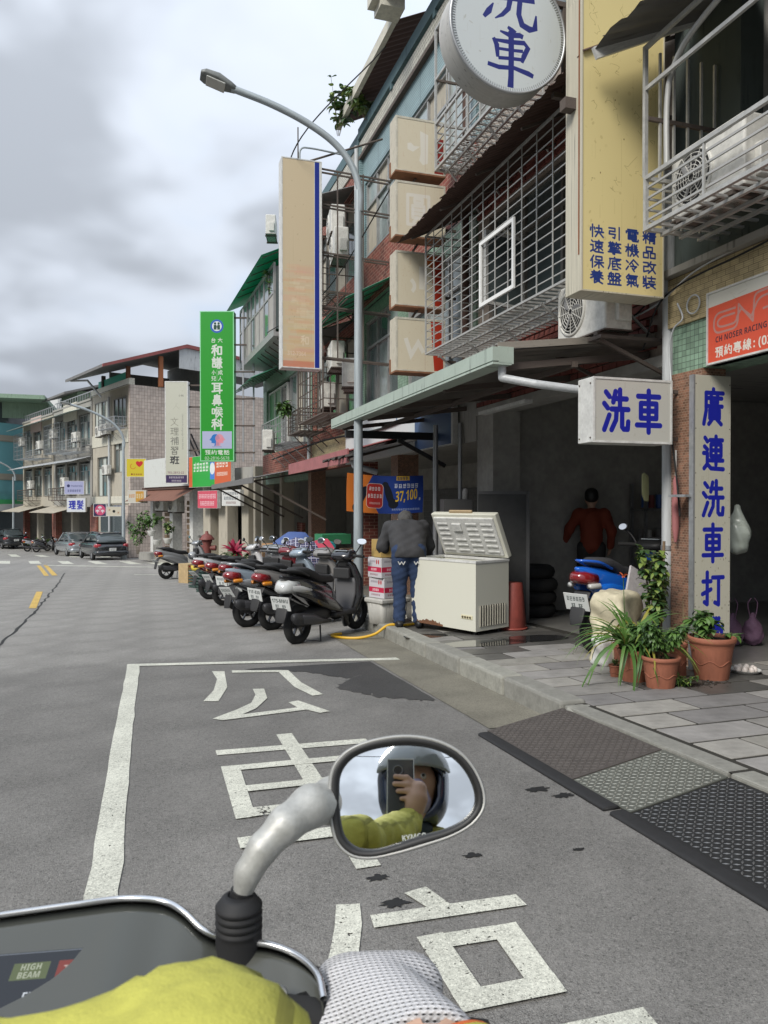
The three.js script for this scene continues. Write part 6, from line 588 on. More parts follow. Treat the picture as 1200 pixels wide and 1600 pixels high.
  for (const x of [-1, 1]) { part(s, 'grip', rod([0.17 * x, 0.985, 0.32], [0.35 * x, 0.985, 0.27], 0.019, 12), MT.rubber); part(s, 'brake_lever', tube([[0.2 * x, 0.975, 0.36], [0.3 * x, 0.965, 0.36], [0.38 * x, 0.965, 0.32]], 0.007), rim); part(s, 'mirror_stalk', tube([[0.18 * x, 1.0, 0.33], [0.24 * x, 1.08, 0.33], [0.3 * x, 1.14, 0.3]], 0.008), dk); const mr = part(s, 'mirror', loft([[0, 0, 0.03, 0.03, 0.02, 2.2], [0, 0, 0.01, 0.06, 0.036, 2.3], [0, 0, -0.006, 0.063, 0.038, 2.3]], 20), o.mirror || dk, [0.31 * x, 1.165, 0.29], [0.25, -0.25 * x, 0]); part(mr, 'mirror_glass', new THREE.CircleGeometry(1, 24).scale(0.056, 0.032, 1).rotateY(Math.PI), mat([0.9, 0.9, 0.9], 0.03, { metal: 1 }), [0, 0, -0.0085]); }
  if (o.lamp === 'clear') { part(s, 'tail_light', loft([[0, 0.7, -0.955, 0.06, 0.05, 2.6, 0.3], [0, 0.7, -0.9, 0.115, 0.085, 2.6, 0.3], [0, 0.69, -0.76, 0.15, 0.08, 2.6, 0.2]], 22), mat([0.5, 0.51, 0.5], 0.12, { clear: 1 })); for (const x of [-1, 1]) part(s, 'indicator', loft([[0.1 * x, 0.68, -0.87, 0.03, 0.035, 2.2], [0.15 * x, 0.665, -0.74, 0.03, 0.04, 2.2], [0.175 * x, 0.64, -0.58, 0.008, 0.012, 2.2]], 14), mat([0.42, 0.42, 0.41], 0.12, { clear: 1 })); } else { part(s, 'tail_light', loft([[0, 0.745, -0.96, 0.05, 0.035, 2.6, 0.25], [0, 0.735, -0.91, 0.105, 0.06, 2.8, 0.25], [0, 0.71, -0.79, 0.14, 0.068, 2.8, 0.15]], 22), mat([0.2, 0.01, 0.014], 0.15, { clear: 1 })); for (const x of [-1, 1]) part(s, 'indicator', loft([[0.105 * x, 0.655, -0.89, 0.03, 0.025, 2.2], [0.135 * x, 0.655, -0.78, 0.022, 0.028, 2.2]], 12), mat(o.amber === false ? [0.5, 0.5, 0.48] : [0.6, 0.22, 0.02], 0.15, { clear: 1 })); }
  part(s, 'rear_mudguard', loft([[0, 0.6, -0.84, 0.09, 0.02, 3], [0, 0.5, -0.9, 0.085, 0.015, 3], [0, 0.36, -0.94, 0.075, 0.012, 3], [0, 0.3, -0.95, 0.06, 0.01, 3]].map((q) => [...q, 1.2]), 14), dk); const pl = part(s, 'number_plate', rbox(0.26, 0.165, 0.006, 0.003), MT.white, [0, 0.51, -0.935], [-(o.tilt ?? 0.32), Math.PI, 0]); part(pl, 'plate_face', new THREE.PlaneGeometry(0.25, 0.157).translate(0, 0, 0.0036), printed(o.plate || plateTex('', o.seed || 1)));
  part(s, 'engine_block', loft([[-0.02, 0.28, -0.72, 0.06, 0.07, 2.6], [0, 0.3, -0.5, 0.11, 0.1, 2.8], [0, 0.32, -0.2, 0.12, 0.1, 2.8], [0, 0.3, -0.02, 0.07, 0.07, 2.6]], 18), mat([0.03, 0.03, 0.032], 0.6)); part(s, 'exhaust', loft([[-0.165, 0.36, -0.92, 0.035, 0.045, 2.2], [-0.165, 0.34, -0.86, 0.055, 0.07, 2.2], [-0.165, 0.3, -0.55, 0.055, 0.065, 2.2], [-0.15, 0.25, -0.32, 0.03, 0.03, 2.2], [-0.1, 0.22, -0.1, 0.02, 0.02, 2.2]], 18), mat([0.03, 0.03, 0.032], 0.45)); part(s, 'heat_shield', loft([[-0.215, 0.33, -0.8, 0.01, 0.05, 2.4], [-0.225, 0.3, -0.6, 0.012, 0.05, 2.4], [-0.2, 0.26, -0.4, 0.008, 0.025, 2.4]], 12), mat([0.06, 0.06, 0.065], 0.5)); part(s, 'stand', polytube([[-0.12, 0.2, -0.34], [-0.16, 0.01, -0.38], [0.16, 0.01, -0.38], [0.12, 0.2, -0.34]], 0.01), dk);
  if (o.carry) part(s, 'helmet', new THREE.SphereGeometry(0.13, 20, 14).scale(1, 0.95, 1.1), mat([0.3, 0.31, 0.32], 0.2, { clear: 1 }), [0.05, 0.62, 0.24]);
  return s;
}
const gpos = (x, z) => [x, gy(z), z];
function park(label, rx, rz, turn, o) { return scooter(label, gpos(rx + Math.sin(turn) * 0.62, rz + Math.cos(turn) * 0.62), turn, o); }   // set by the rear wheel
const silver = mat([0.34, 0.35, 0.36], 0.3, { metal: 0.5, clear: 0.6 }), red = mat([0.3, 0.02, 0.02], 0.25, { clear: 0.8 });
park('black scooter with clear tail lamp and plate 173-MWU, beside the box stack', 1.7, -8.6, 2.3, { lamp: 'clear', plate: plateTex('173-MWU', 3), mirror: MT.chrome, tilt: 0.3 });
park('grey and black scooter with red and amber tail lamp', 1.62, -9.93, 2.15, { body2: MT.blackGloss, body: mat([0.22, 0.21, 0.2], 0.3, { clear: 0.6 }), plate: plateTex('11F-830', 9), tilt: 0.25, lean: 0.03 });
park('pale blue and silver scooter with pointed red tail lamp', 1.36, -10.35, 2.05, { body: mat([0.3, 0.36, 0.42], 0.3, { metal: 0.3, clear: 0.6 }), body2: silver, seed: 15, tilt: 0.55, lean: -0.08, rail: silver });
park('grey scooter with wide red lamp band and bent white plate', 1.48, -12.9, 2.2, { body: mat([0.25, 0.25, 0.26], 0.35, { clear: 0.6 }), body2: mat([0.12, 0.12, 0.13], 0.3, { clear: 0.6 }), seed: 25, tilt: 0.2, cowl: silver, mirror: MT.chrome });
park('silver scooter leaning among its neighbours, dull dark panels', 1.36, -13.55, 2.0, { body: silver, body2: MT.blackGloss, seed: 31, tilt: 0.5, lean: -0.07, shield: silver, cowl: silver });
park('white and red scooter at the end of the kerb row, beside the plastic crates', 1.23, -14.95, 1.9, { body: mat([0.5, 0.5, 0.5], 0.3, { clear: 0.6 }), body2: red, seed: 37, tilt: 0.75, lean: -0.09 });
park('maroon scooter squeezed into the middle of the row', 1.52, -11.75, 2.3, { body: mat([0.16, 0.015, 0.02], 0.25, { clear: 0.9 }), body2: MT.blackGloss, seed: 45, tilt: 0.45, lean: 0.06, mirror: MT.chrome });
scooter('silver and black scooter standing alone near the crossing', gpos(0.66, -21.9).map((v, i) => v + [0.5, 0, -0.35][i]), 2.0, { body: silver, seed: 41, tilt: 0.9, carry: true, lean: -0.05 });
scooter('blue scooter with plate beside the cream sacks', [4.62, hs(-6.2), -6.3], 1.95, { body: mat([0.01, 0.12, 0.55], 0.2, { clear: 1 }), body2: mat([0.01, 0.14, 0.6], 0.2, { clear: 1 }), seat: mat([0.06, 0.06, 0.065], 0.7, { map: sp1 }), rail: mat([0.01, 0.1, 0.5], 0.2, { clear: 1 }), seed: 51, amber: false, group: null, cowl: MT.black });
{ const p = at(72, 866, 50.5), q = at(58, 866, 51.5), r2 = at(31, 860, 55); [[p, 'black scooter parked before the silver car'], [q, 'grey scooter parked next to the black one on the far row'], [r2, 'black scooter behind the dark saloon car']].forEach(([v, l], i) => scooter(l, [v[0], gy(v[2]), v[2]], 1.5 + i * 0.3, { seed: 60 + i, body: i === 1 ? silver : undefined, group: 'scooters on the far row' })); }
// ---------- cars. local z forward
function car(label, pos, turn, col, o = {}) {
  const c = thing('parked_car', label, 'car', pos, turn, 'cars parked on the far row'), paint = mat(col, 0.25, { clear: 1, metal: o.metal || 0 }), sed = o.saloon, dk = MT.black;
  part(c, 'body', loft([[0, 0.52, -2.12, 0.6, 0.2, 5], [0, 0.56, -2.02, 0.78, 0.3, 5], [0, 0.6, -1.5, 0.84, sed ? 0.35 : 0.37, 5], [0, 0.58, 0, 0.86, 0.34, 5], [0, 0.57, 1.2, 0.84, 0.33, 5], [0, 0.52, 1.85, 0.78, 0.27, 5], [0, 0.47, 2.1, 0.6, 0.18, 4]], 36), paint);
  const zr = sed ? -1.35 : -1.95; part(c, 'glasshouse', loft([[0, 0.98, zr, 0.66, 0.08, 4, 0.2], [0, 1.1, zr + (sed ? 0.45 : 0.22), 0.66, 0.2, 4, 0.1], [0, 1.16, zr + (sed ? 0.85 : 0.6), 0.66, 0.26, 4], [0, 1.16, -0.1, 0.67, 0.27, 4], [0, 1.08, 0.5, 0.67, 0.2, 4], [0, 0.92, 1.05, 0.66, 0.08, 4]], 30), MT.glass);
  part(c, 'roof', loft([[0, 1.36, zr + (sed ? 0.7 : 0.35), 0.56, 0.05, 4], [0, 1.41, zr + 0.9, 0.6, 0.045, 4], [0, 1.42, -0.1, 0.6, 0.04, 4], [0, 1.37, 0.35, 0.56, 0.03, 4]], 24), paint); for (const x of [-1, 1]) { part(c, 'rear_pillar', bar([0.67 * x, 0.92, zr + 0.02], [0.56 * x, 1.4, zr + (sed ? 0.8 : 0.5)], 0.09), paint); part(c, 'door_pillar', bar([0.71 * x, 0.9, -0.35], [0.6 * x, 1.4, -0.35], 0.06), paint); part(c, 'front_pillar', bar([0.7 * x, 0.9, 1.0], [0.57 * x, 1.38, 0.35], 0.06), paint); part(c, 'tail_light', loft([[0.63 * x, 0.78, -2.07, 0.12, 0.09, 3], [0.7 * x, 0.78, -1.96, 0.12, 0.1, 3], [0.78 * x, 0.78, -1.8, 0.06, 0.06, 3]], 14), mat([0.3, 0.012, 0.02], 0.15, { clear: 1 })); part(c, 'wing_mirror', rbox(0.16, 0.11, 0.09, 0.03), paint, [0.95 * x, 0.98, 0.62]); for (const z of [-1.3, 1.3]) { const w = part(c, 'wheel', new THREE.TorusGeometry(0.235, 0.085, 12, 28).rotateY(Math.PI / 2), MT.rubber, [0.76 * x, 0.315, z]); part(w, 'rim', merge([cyl(0.17, 0.17, 0.14, 24).rotateZ(Math.PI / 2), cyl(0.2, 0.2, 0.05, 24).rotateZ(Math.PI / 2)]), mat([0.35, 0.35, 0.36], 0.35, { metal: 0.7 })); } }
  part(c, 'rear_bumper', loft([[0, 0.42, -2.19, 0.66, 0.08, 4], [0, 0.43, -2.1, 0.8, 0.13, 4], [0, 0.43, -1.85, 0.85, 0.13, 4]], 24), paint); part(c, 'bumper_vent', rbox(0.9, 0.09, 0.06, 0.03), dk, [0, 0.31, -2.15]); const pl = part(c, 'number_plate', rbox(0.33, 0.15, 0.02, 0.006), MT.white, [0, sed ? 0.66 : 0.6, -2.17]); part(pl, 'plate_face', new THREE.PlaneGeometry(0.31, 0.14).rotateY(Math.PI).translate(0, 0, -0.0115), printed(plateTex('', o.seed))); return c;
}
{ const p = at(160, 868, 38.6), q = at(117, 866, 45.5), r = at(15, 858, 56); car('black hatchback parked by the junction lamp post', [p[0], gy(p[2]), p[2]], Math.PI + 0.27, [0.015, 0.017, 0.02], { seed: 71 }); car('silver saloon car parked ahead of the black hatchback', [q[0], gy(q[2]), q[2]], Math.PI + 0.33, [0.35, 0.37, 0.39], { saloon: true, metal: 0.6, seed: 74 }); car('dark saloon car parked before the turquoise building', [r[0], gy(r[2]), r[2]], Math.PI + 0.36, [0.02, 0.022, 0.025], { saloon: true, seed: 77 }); }
// ---------- freezer
{ const f = thing('chest_freezer', 'old cream chest freezer with its lid open and rust along the foot', 'freezer', [3.46, hs(-7.6), -7.5], Math.atan2(-0.37, -0.93) + Math.PI / 2 , null), L = 1.02, D = 0.56, H = 0.8, cm = mat([0.6, 0.595, 0.51], 0.4);   // local x runs back along the front face, z into the freezer
  f.rotation.y = Math.atan2(0.92, -0.40); const sh = (a, b, c) => [a, b, c];
  part(f, 'cabinet', merge([box(0, L, 0.05, H, 0, 0.05), box(0, L, 0.05, H, D - 0.05, D), box(0, 0.05, 0.05, H, 0.05, D - 0.05), box(L - 0.05, L, 0.05, H, 0.05, D - 0.05), box(0.05, L - 0.05, 0.05, 0.3, 0.05, D - 0.05)]), cm); part(f, 'rim', merge([box(-0.006, L + 0.006, H, H + 0.025, -0.006, 0.06), box(-0.006, L + 0.006, H, H + 0.025, D - 0.06, D + 0.006), box(-0.006, 0.06, H, H + 0.025, 0.06, D - 0.06), box(L - 0.06, L + 0.006, H, H + 0.025, 0.06, D - 0.06)]), MT.white);
  const lid = part(f, 'lid', uvm(rbox(L, 0.07, D, 0.012).translate(L / 2, 0.035, -D / 2)), cm, [0, H + 0.03, D], [1.12, 0, 0]); part(lid, 'lid_liner', uvm(rbox(L - 0.08, 0.03, D - 0.08, 0.01).translate(L / 2, -0.008, -D / 2)), MT.white); for (let j = 0; j < 6; j++) for (let i = 0; i < 4; i++) { if (j > 2 && i === 2) continue; part(lid, 'liner_rib', rbox(0.17, 0.014, 0.026, 0.006), MT.white, [0.16 + i * 0.23, -0.026, -0.09 - j * 0.07]); } part(lid, 'lid_light', rbox(0.14, 0.03, 0.1, 0.008), MT.white, [0.62, -0.03, -0.4]); part(lid, 'lid_handle', rbox(0.36, 0.03, 0.035, 0.01), mat([0.4, 0.3, 0.18], 0.7), [0.55, 0.04, -D - 0.015]);
  part(f, 'control_panel', rbox(0.17, 0.045, 0.006, 0.002), mat([0.62, 0.58, 0.4], 0.5), [0.13, 0.2, -0.003]); for (let k = 0; k < 4; k++) part(f, 'knob', cyl(0.011, 0.011, 0.012, 12).rotateX(Math.PI / 2), mat([0.1, 0.08, 0.05], 0.5), [0.075 + k * 0.037, 0.2, -0.01]); part(f, 'vent_recess', box(-0.004, -0.001, 0.1, 0.33, 0.06, 0.5), mat([0.02, 0.02, 0.02], 0.8)); for (let k = 0; k < 11; k++) part(f, 'vent_slat', box(-0.012, -0.004, 0.1, 0.33, 0.06 + k * 0.042, 0.075 + k * 0.042), MT.cream); for (const [x, z] of [[0.08, 0.08], [L - 0.08, 0.08], [0.08, D - 0.08], [L - 0.08, D - 0.08]]) part(f, 'foot', cyl(0.025, 0.03, 0.06, 10).translate(x, 0.02, z), MT.black);
  const rs = new THREE.Shape(), r = rng(14); const pts = []; for (let k = 0; k <= 30; k++) pts.push([0.5 + k * 0.0145, 0.055 + 0.015 * r() + 0.03 * Math.sin(k / 30 * 3.14) + 0.02 * r()]); pts.push([0.94, 0.05], [0.5, 0.05]); part(f, 'rust_stain', new THREE.ShapeGeometry(new THREE.Shape(pts.map((p) => new THREE.Vector2(...p)))).rotateY(0).translate(0, 0, -0.002), mat([0.22, 0.1, 0.05], 0.95, { map: sp1 })); part(f, 'hinge', merge([rod([0.1, H, D + 0.02], [0.1, H + 0.06, D + 0.02], 0.015), rod([L - 0.1, H, D + 0.02], [L - 0.1, H + 0.06, D + 0.02], 0.015)]), MT.steel); }
// ---------- stack of boxes by the lamp post
{ const by = (k) => hs(-8.8) + k, T3 = Math.PI * 0.06, card = (name, label, w, h, d, y, x, z, t, m, draw, draw2) => { const o = thing(name, label, 'box', [x, y, z], t, 'boxes stacked by the lamp post'); part(o, 'carton', uvm(rbox(w, h, d, 0.004, 1).translate(0, h / 2, 0)), m); part(o, 'tape', box(-w / 2 + 0.002, w / 2 - 0.002, h, h + 0.0015, -0.025, 0.025), mat([0.45, 0.36, 0.22], 0.3)); part(o, 'printed_side', new THREE.PlaneGeometry(w - 0.006, h - 0.006).translate(0, h / 2, d / 2 + 0.0015), printed(canv(256, Math.round(256 * h / w), draw), 0.7)); part(o, 'printed_end', new THREE.PlaneGeometry(d - 0.006, h - 0.006).rotateY(-Math.PI / 2).translate(-w / 2 - 0.0015, h / 2, 0), printed(canv(256, Math.round(256 * h / d), draw2 || draw), 0.7)); return o; };
  const fruit = (sd) => (c, w, h) => { c.fillStyle = '#bcb9bd'; c.fillRect(0, 0, w, h); c.fillStyle = '#b31f42'; c.fillRect(0, h * 0.46, w, h * 0.26); scribble(c, 30, h * 0.12, 120, h * 0.12, 9, '#6d6470', sd); c.fillStyle = '#a22'; for (const x of [170, 205]) { c.beginPath(); c.ellipse(x, h * 0.2, 11, h * 0.12, 0, 0, 7); c.fill(); } scribble(c, 60, h * 0.52, 110, h * 0.14, 4, '#dcd0d4', sd + 1); scribble(c, 40, h * 0.8, 150, h * 0.1, 6, '#7c3040', sd + 2); };
  const ck = thing('cooler_box', 'dirty white cooler box at the foot of the box stack', 'box', [2.93, by(0.0), -9.0], 0.35, 'boxes stacked by the lamp post'), cw = mat([0.5, 0.49, 0.45], 0.6, { map: rep(STK, 0.5) }); part(ck, 'tub', loft([[0, 0.0, 0, 0.2, 0.15, 7, 1.57], [0, 0.26, 0, 0.22, 0.17, 7, 1.57]], 32), cw); part(ck, 'lid', uvm(rbox(0.47, 0.06, 0.37, 0.02).translate(0, 0.29, 0)), cw); part(ck, 'latch', rbox(0.06, 0.09, 0.02, 0.006), cw, [0.02, 0.24, 0.18]); part(ck, 'side_handle', polytube([[0.06, 0.1, 0.175], [0.06, 0.06, 0.19], [0.16, 0.06, 0.19], [0.16, 0.1, 0.175]], 0.008), cw);
  card('fruit_box', 'white and crimson fruit carton resting on the cooler box', 0.33, 0.25, 0.3, by(0.325), 2.92, -9.0, 0.38, MT.white, fruit(5)); card('fruit_box', 'white and crimson fruit carton under the plain brown carton', 0.33, 0.25, 0.3, by(0.58), 2.9, -8.99, 0.3, MT.white, fruit(12)); const kr = (c, w, h) => { c.fillStyle = '#a98d52'; c.fillRect(0, 0, w, h); scribble(c, 100, h * 0.5, 30, h * 0.16, 2, '#5f4a28', 4); c.strokeStyle = '#5f4a28'; c.lineWidth = 3; c.beginPath(); c.arc(165, h * 0.57, 16, 0, 7); c.stroke(); }; card('brown_carton', 'plain brown carton with a round stamp on top of the stack', 0.34, 0.22, 0.3, by(0.835), 2.94, -8.98, 0.12, mat([0.36, 0.26, 0.12], 0.8, { map: g05 }), kr);
  single('garden_hose', 'yellow hose lying over the kerb to the road', 'hose', tube([[3.4, hs(-8.6) + 0.02, -8.75], [3.0, hs(-8.5) + 0.02, -8.55], [2.8, hs(-8.5) + 0.03, -8.55], [2.62, gy(-8.5) + 0.06, -8.55], [2.42, gy(-8.5) + 0.017, -8.6], [2.22, gy(-8.6) + 0.017, -8.75], [2.2, gy(-8.9) + 0.017, -8.98], [2.34, gy(-9) + 0.017, -9.05]], 0.017, 10, 90), mat([0.62, 0.36, 0.02], 0.4)); }
// carton and crates at the end of the row
{ const z = -20.2, x = 1.2; const o = thing('paper_carton', 'tan carton with red printing beside the plastic crates', 'box', [x, gy(z), z], 0.5); part(o, 'carton', uvm(rbox(0.55, 0.5, 0.45, 0.005, 1).translate(0, 0.25, 0)), mat([0.52, 0.38, 0.2], 0.8, { map: g05 })); part(o, 'printed_side', new THREE.PlaneGeometry(0.54, 0.49).translate(0, 0.25, 0.227), printed(canv(128, 116, (c, w, h) => { c.fillStyle = '#b09062'; c.fillRect(0, 0, w, h); c.fillStyle = '#a33'; c.fillRect(6, 8, 70, 8); scribble(c, 20, 40, 18, 56, 1, '#8a4030', 3); c.strokeStyle = '#8a4030'; c.lineWidth = 4; c.beginPath(); c.arc(92, 78, 20, 0, 7); c.stroke(); })));
  const crate = (label, px, pz, h, t) => { const k = thing('plastic_crate', label, 'crate', [px, gy(pz), pz], t, 'dark green plastic crates'), m = mat([0.03, 0.06, 0.05], 0.5), W = 0.5, D = 0.36; part(k, 'base', box(-W / 2, W / 2, 0.0, 0.02, -D / 2, D / 2), m); for (let j = 0; j < Math.round(h / 0.07); j++) part(k, 'side_band', merge([box(-W / 2, W / 2, 0.03 + j * 0.07, 0.065 + j * 0.07, D / 2 - 0.015, D / 2), box(-W / 2, W / 2, 0.03 + j * 0.07, 0.065 + j * 0.07, -D / 2, -D / 2 + 0.015), box(-W / 2, -W / 2 + 0.015, 0.03 + j * 0.07, 0.065 + j * 0.07, -D / 2, D / 2), box(W / 2 - 0.015, W / 2, 0.03 + j * 0.07, 0.065 + j * 0.07, -D / 2, D / 2)]), m); for (let i = 0; i < 6; i++) part(k, 'rib', merge([box(-W / 2 + i * 0.094, -W / 2 + 0.03 + i * 0.094, 0.02, h, D / 2, D / 2 + 0.008)]), m); return k; };
  crate('dark green plastic crate with a yellow tub, next to the tan carton', 1.3, -18.3, 0.42, 0.4); crate('taller dark green crate stack beside the white and red scooter', 1.38, -16.9, 0.62, 0.3); single('plastic_tub', 'yellow plastic tub sitting in the dark green crate', 'tub', loft([[0, 0, 0, 0.2, 0.13, 6, 1.57], [0, 0.14, 0, 0.23, 0.16, 6, 1.57]], 24), mat([0.55, 0.42, 0.04], 0.5), [1.3, gy(-18.3) + 0.38, -18.3], [0, 0.4, 0]); }
{ const z = -27.6, p = at(323, 880, 26.5), h = thing('fire_hydrant', 'dull red fire hydrant with domed cap near the clinic columns', 'hydrant', [p[0], gy(p[2]) + 0.1, p[2]]), m = mat([0.22, 0.06, 0.05], 0.6, { map: g05 }); part(h, 'barrel', lathe([[0.001, 0], [0.2, 0], [0.2, 0.06], [0.14, 0.08], [0.14, 0.75], [0.17, 0.78], [0.17, 0.86], [0.001, 0.86]], 20), m); part(h, 'bonnet', lathe([[0.24, 0.86], [0.24, 0.9], [0.16, 1.0], [0.06, 1.06], [0.04, 1.14], [0.001, 1.14]], 20), m); for (const t of [-0.4, 2.2]) part(h, 'outlet', cyl(0.075, 0.09, 0.2, 14).rotateZ(Math.PI / 2).translate(0.2, 0.6, 0), m, null, [0, t, 0]); h.scale.setScalar(1.1); }
// ---------- garage bits
{ const z = -8.75, y = hs(z); const d = thing('metal_door', 'dark steel door leaf standing open at the back of the wash bay', 'door', [3.98, y, -8.55], -0.28); part(d, 'leaf', box(0, 0.62, 0.02, 1.62, -0.05, 0), mat([0.07, 0.07, 0.068], 0.5, { map: g1, metal: 0.3 })); part(d, 'door_frame', merge([box(0, 0.62, 1.62, 1.66, -0.06, 0.01), box(0.6, 0.64, 0.0, 1.66, -0.06, 0.01)]), mat([0.1, 0.1, 0.1], 0.5)); const b = thing('metal_cabinet', 'pale grey utility cabinet behind the freezer lid', 'cabinet', [3.66, y, -8.95], -0.2); part(b, 'cabinet', box(0, 0.42, 0, 1.34, -0.3, 0), mat([0.3, 0.3, 0.29], 0.6, { map: g1 })); part(b, 'cabinet_top', box(0.02, 0.4, 1.34, 1.56, -0.28, -0.03), mat([0.05, 0.05, 0.05], 0.6)); part(b, 'meter', lathe([[0.001, 0], [0.04, 0], [0.04, 0.1], [0.02, 0.14], [0.001, 0.14]], 14), MT.grey, [0.32, 1.56, -0.1]);
  const bk = thing('bucket', 'dull red upturned bucket stack behind the freezer', 'bucket', [4.1, hs(-7.85), -7.88]); part(bk, 'shell', lathe([[0.001, 0.0], [0.17, 0.0], [0.12, 0.55], [0.001, 0.55]], 22), mat([0.28, 0.06, 0.045], 0.6, { map: g05 })); part(bk, 'rim', new THREE.TorusGeometry(0.17, 0.012, 8, 24).rotateX(Math.PI / 2), mat([0.28, 0.06, 0.045], 0.6), [0, 0.02, 0]); }
acUnit('white air conditioner on a slanted bracket under the tall yellow sign', [3.98, 2.83, -6.05], -Math.PI / 2 - 0.0, 1.0); { const a = acUnit('white air conditioner standing in the barred balcony above the orange board', [4.0, 3.46, -4.47], -Math.PI / 2, 0.93); part(a, 'maker_label', new THREE.PlaneGeometry(0.13, 0.045).translate(0.22, 0.5, 0.1425), printed(canv(192, 64, (c, w, h) => { c.fillStyle = '#b3242a'; c.fillRect(0, 0, w, h); c.fillStyle = '#d8d4d0'; c.font = 'bold 46px sans-serif'; c.textAlign = 'center'; c.fillText('SANYO', w / 2, 49, w - 14); }))); }
for (const [u, v, d, l, t] of [[548, 610, 15.2, 'cream air conditioner with dark fan hole beside the lamp post', -1.9], [530, 410, 15.6, 'air conditioner inside the upper rusty cage', -1.7], [525, 375, 16, 'second air conditioner inside the upper rusty cage, set above the other', -1.7], [525, 580, 16.4, 'air conditioner inside the lower rusty cage', -1.7], [512, 640, 17.5, 'air conditioner standing at the end of the low balcony rail', -1.7], [420, 705, 21.5, 'air conditioner caged beneath the green room window', -1.8], [425, 375, 22.5, 'rooftop air conditioner behind the blank beige sign', -1.8]]) { const p = at(u, v, d); acUnit(l, p, t, 1.05); }
{ const p = thing('unit_bracket', 'rusty tray bracket under the air conditioner by the yellow sign', 'bracket', [3.98, 2.78, -6.05]); part(p, 'tray', box(-0.2, 0.5, -0.03, 0.0, -0.45, 0.42), MT.rustbar); for (const z of [-0.4, 0.36]) part(p, 'strut', bar([-0.18, -0.03, z], [0.5, -0.3, z], 0.03), MT.rustbar); }
{ const r = rng(99); const wires = [[[4.35, 3.3, -5.4], [4.3, 3.0, -6.0], [4.3, 2.9, -7.2], [4.35, 3.1, -9.0]], [[4.33, 3.28, -4.0], [4.3, 3.22, -5.0], [4.3, 3.05, -5.6], [4.2, 2.95, -6.3]], [[4.33, 3.34, -3.0], [4.3, 3.2, -4.4], [4.28, 3.1, -5.4], [4.3, 2.7, -5.75]], [[4.31, 3.0, -5.3], [4.28, 2.85, -5.2], [4.27, 2.78, -5.3], [4.28, 2.6, -5.36], [4.26, 2.2, -5.3]], [[4.28, 2.3, -5.42], [4.25, 1.9, -5.3], [4.27, 1.5, -5.25], [4.26, 1.2, -5.2]], [[4.4, 3.1, -6.3], [4.4, 2.95, -6.9], [4.4, 3.05, -8], [4.42, 2.9, -9.6]]]; wires.forEach((w, i) => single('cable', ['slack grey cable strung under the barred cage', 'thin cable looping from the balcony to the bracket', 'long cable along the beige tile band', 'short looped cable hanging off the tile band', 'white cable dangling down the brown pillar', 'cable sagging along the brick wall'][i], 'cable', tube(w, 0.008, 6, 40), i % 2 ? MT.pvc : MT.rubber)); const co = single('cable_coil', 'small coil of pale cable on the beige tile band', 'cable', new THREE.TorusGeometry(0.075, 0.007, 6, 28), MT.pvc, [4.32, 2.95, -5.12], [0, Math.PI / 2, 0]); }
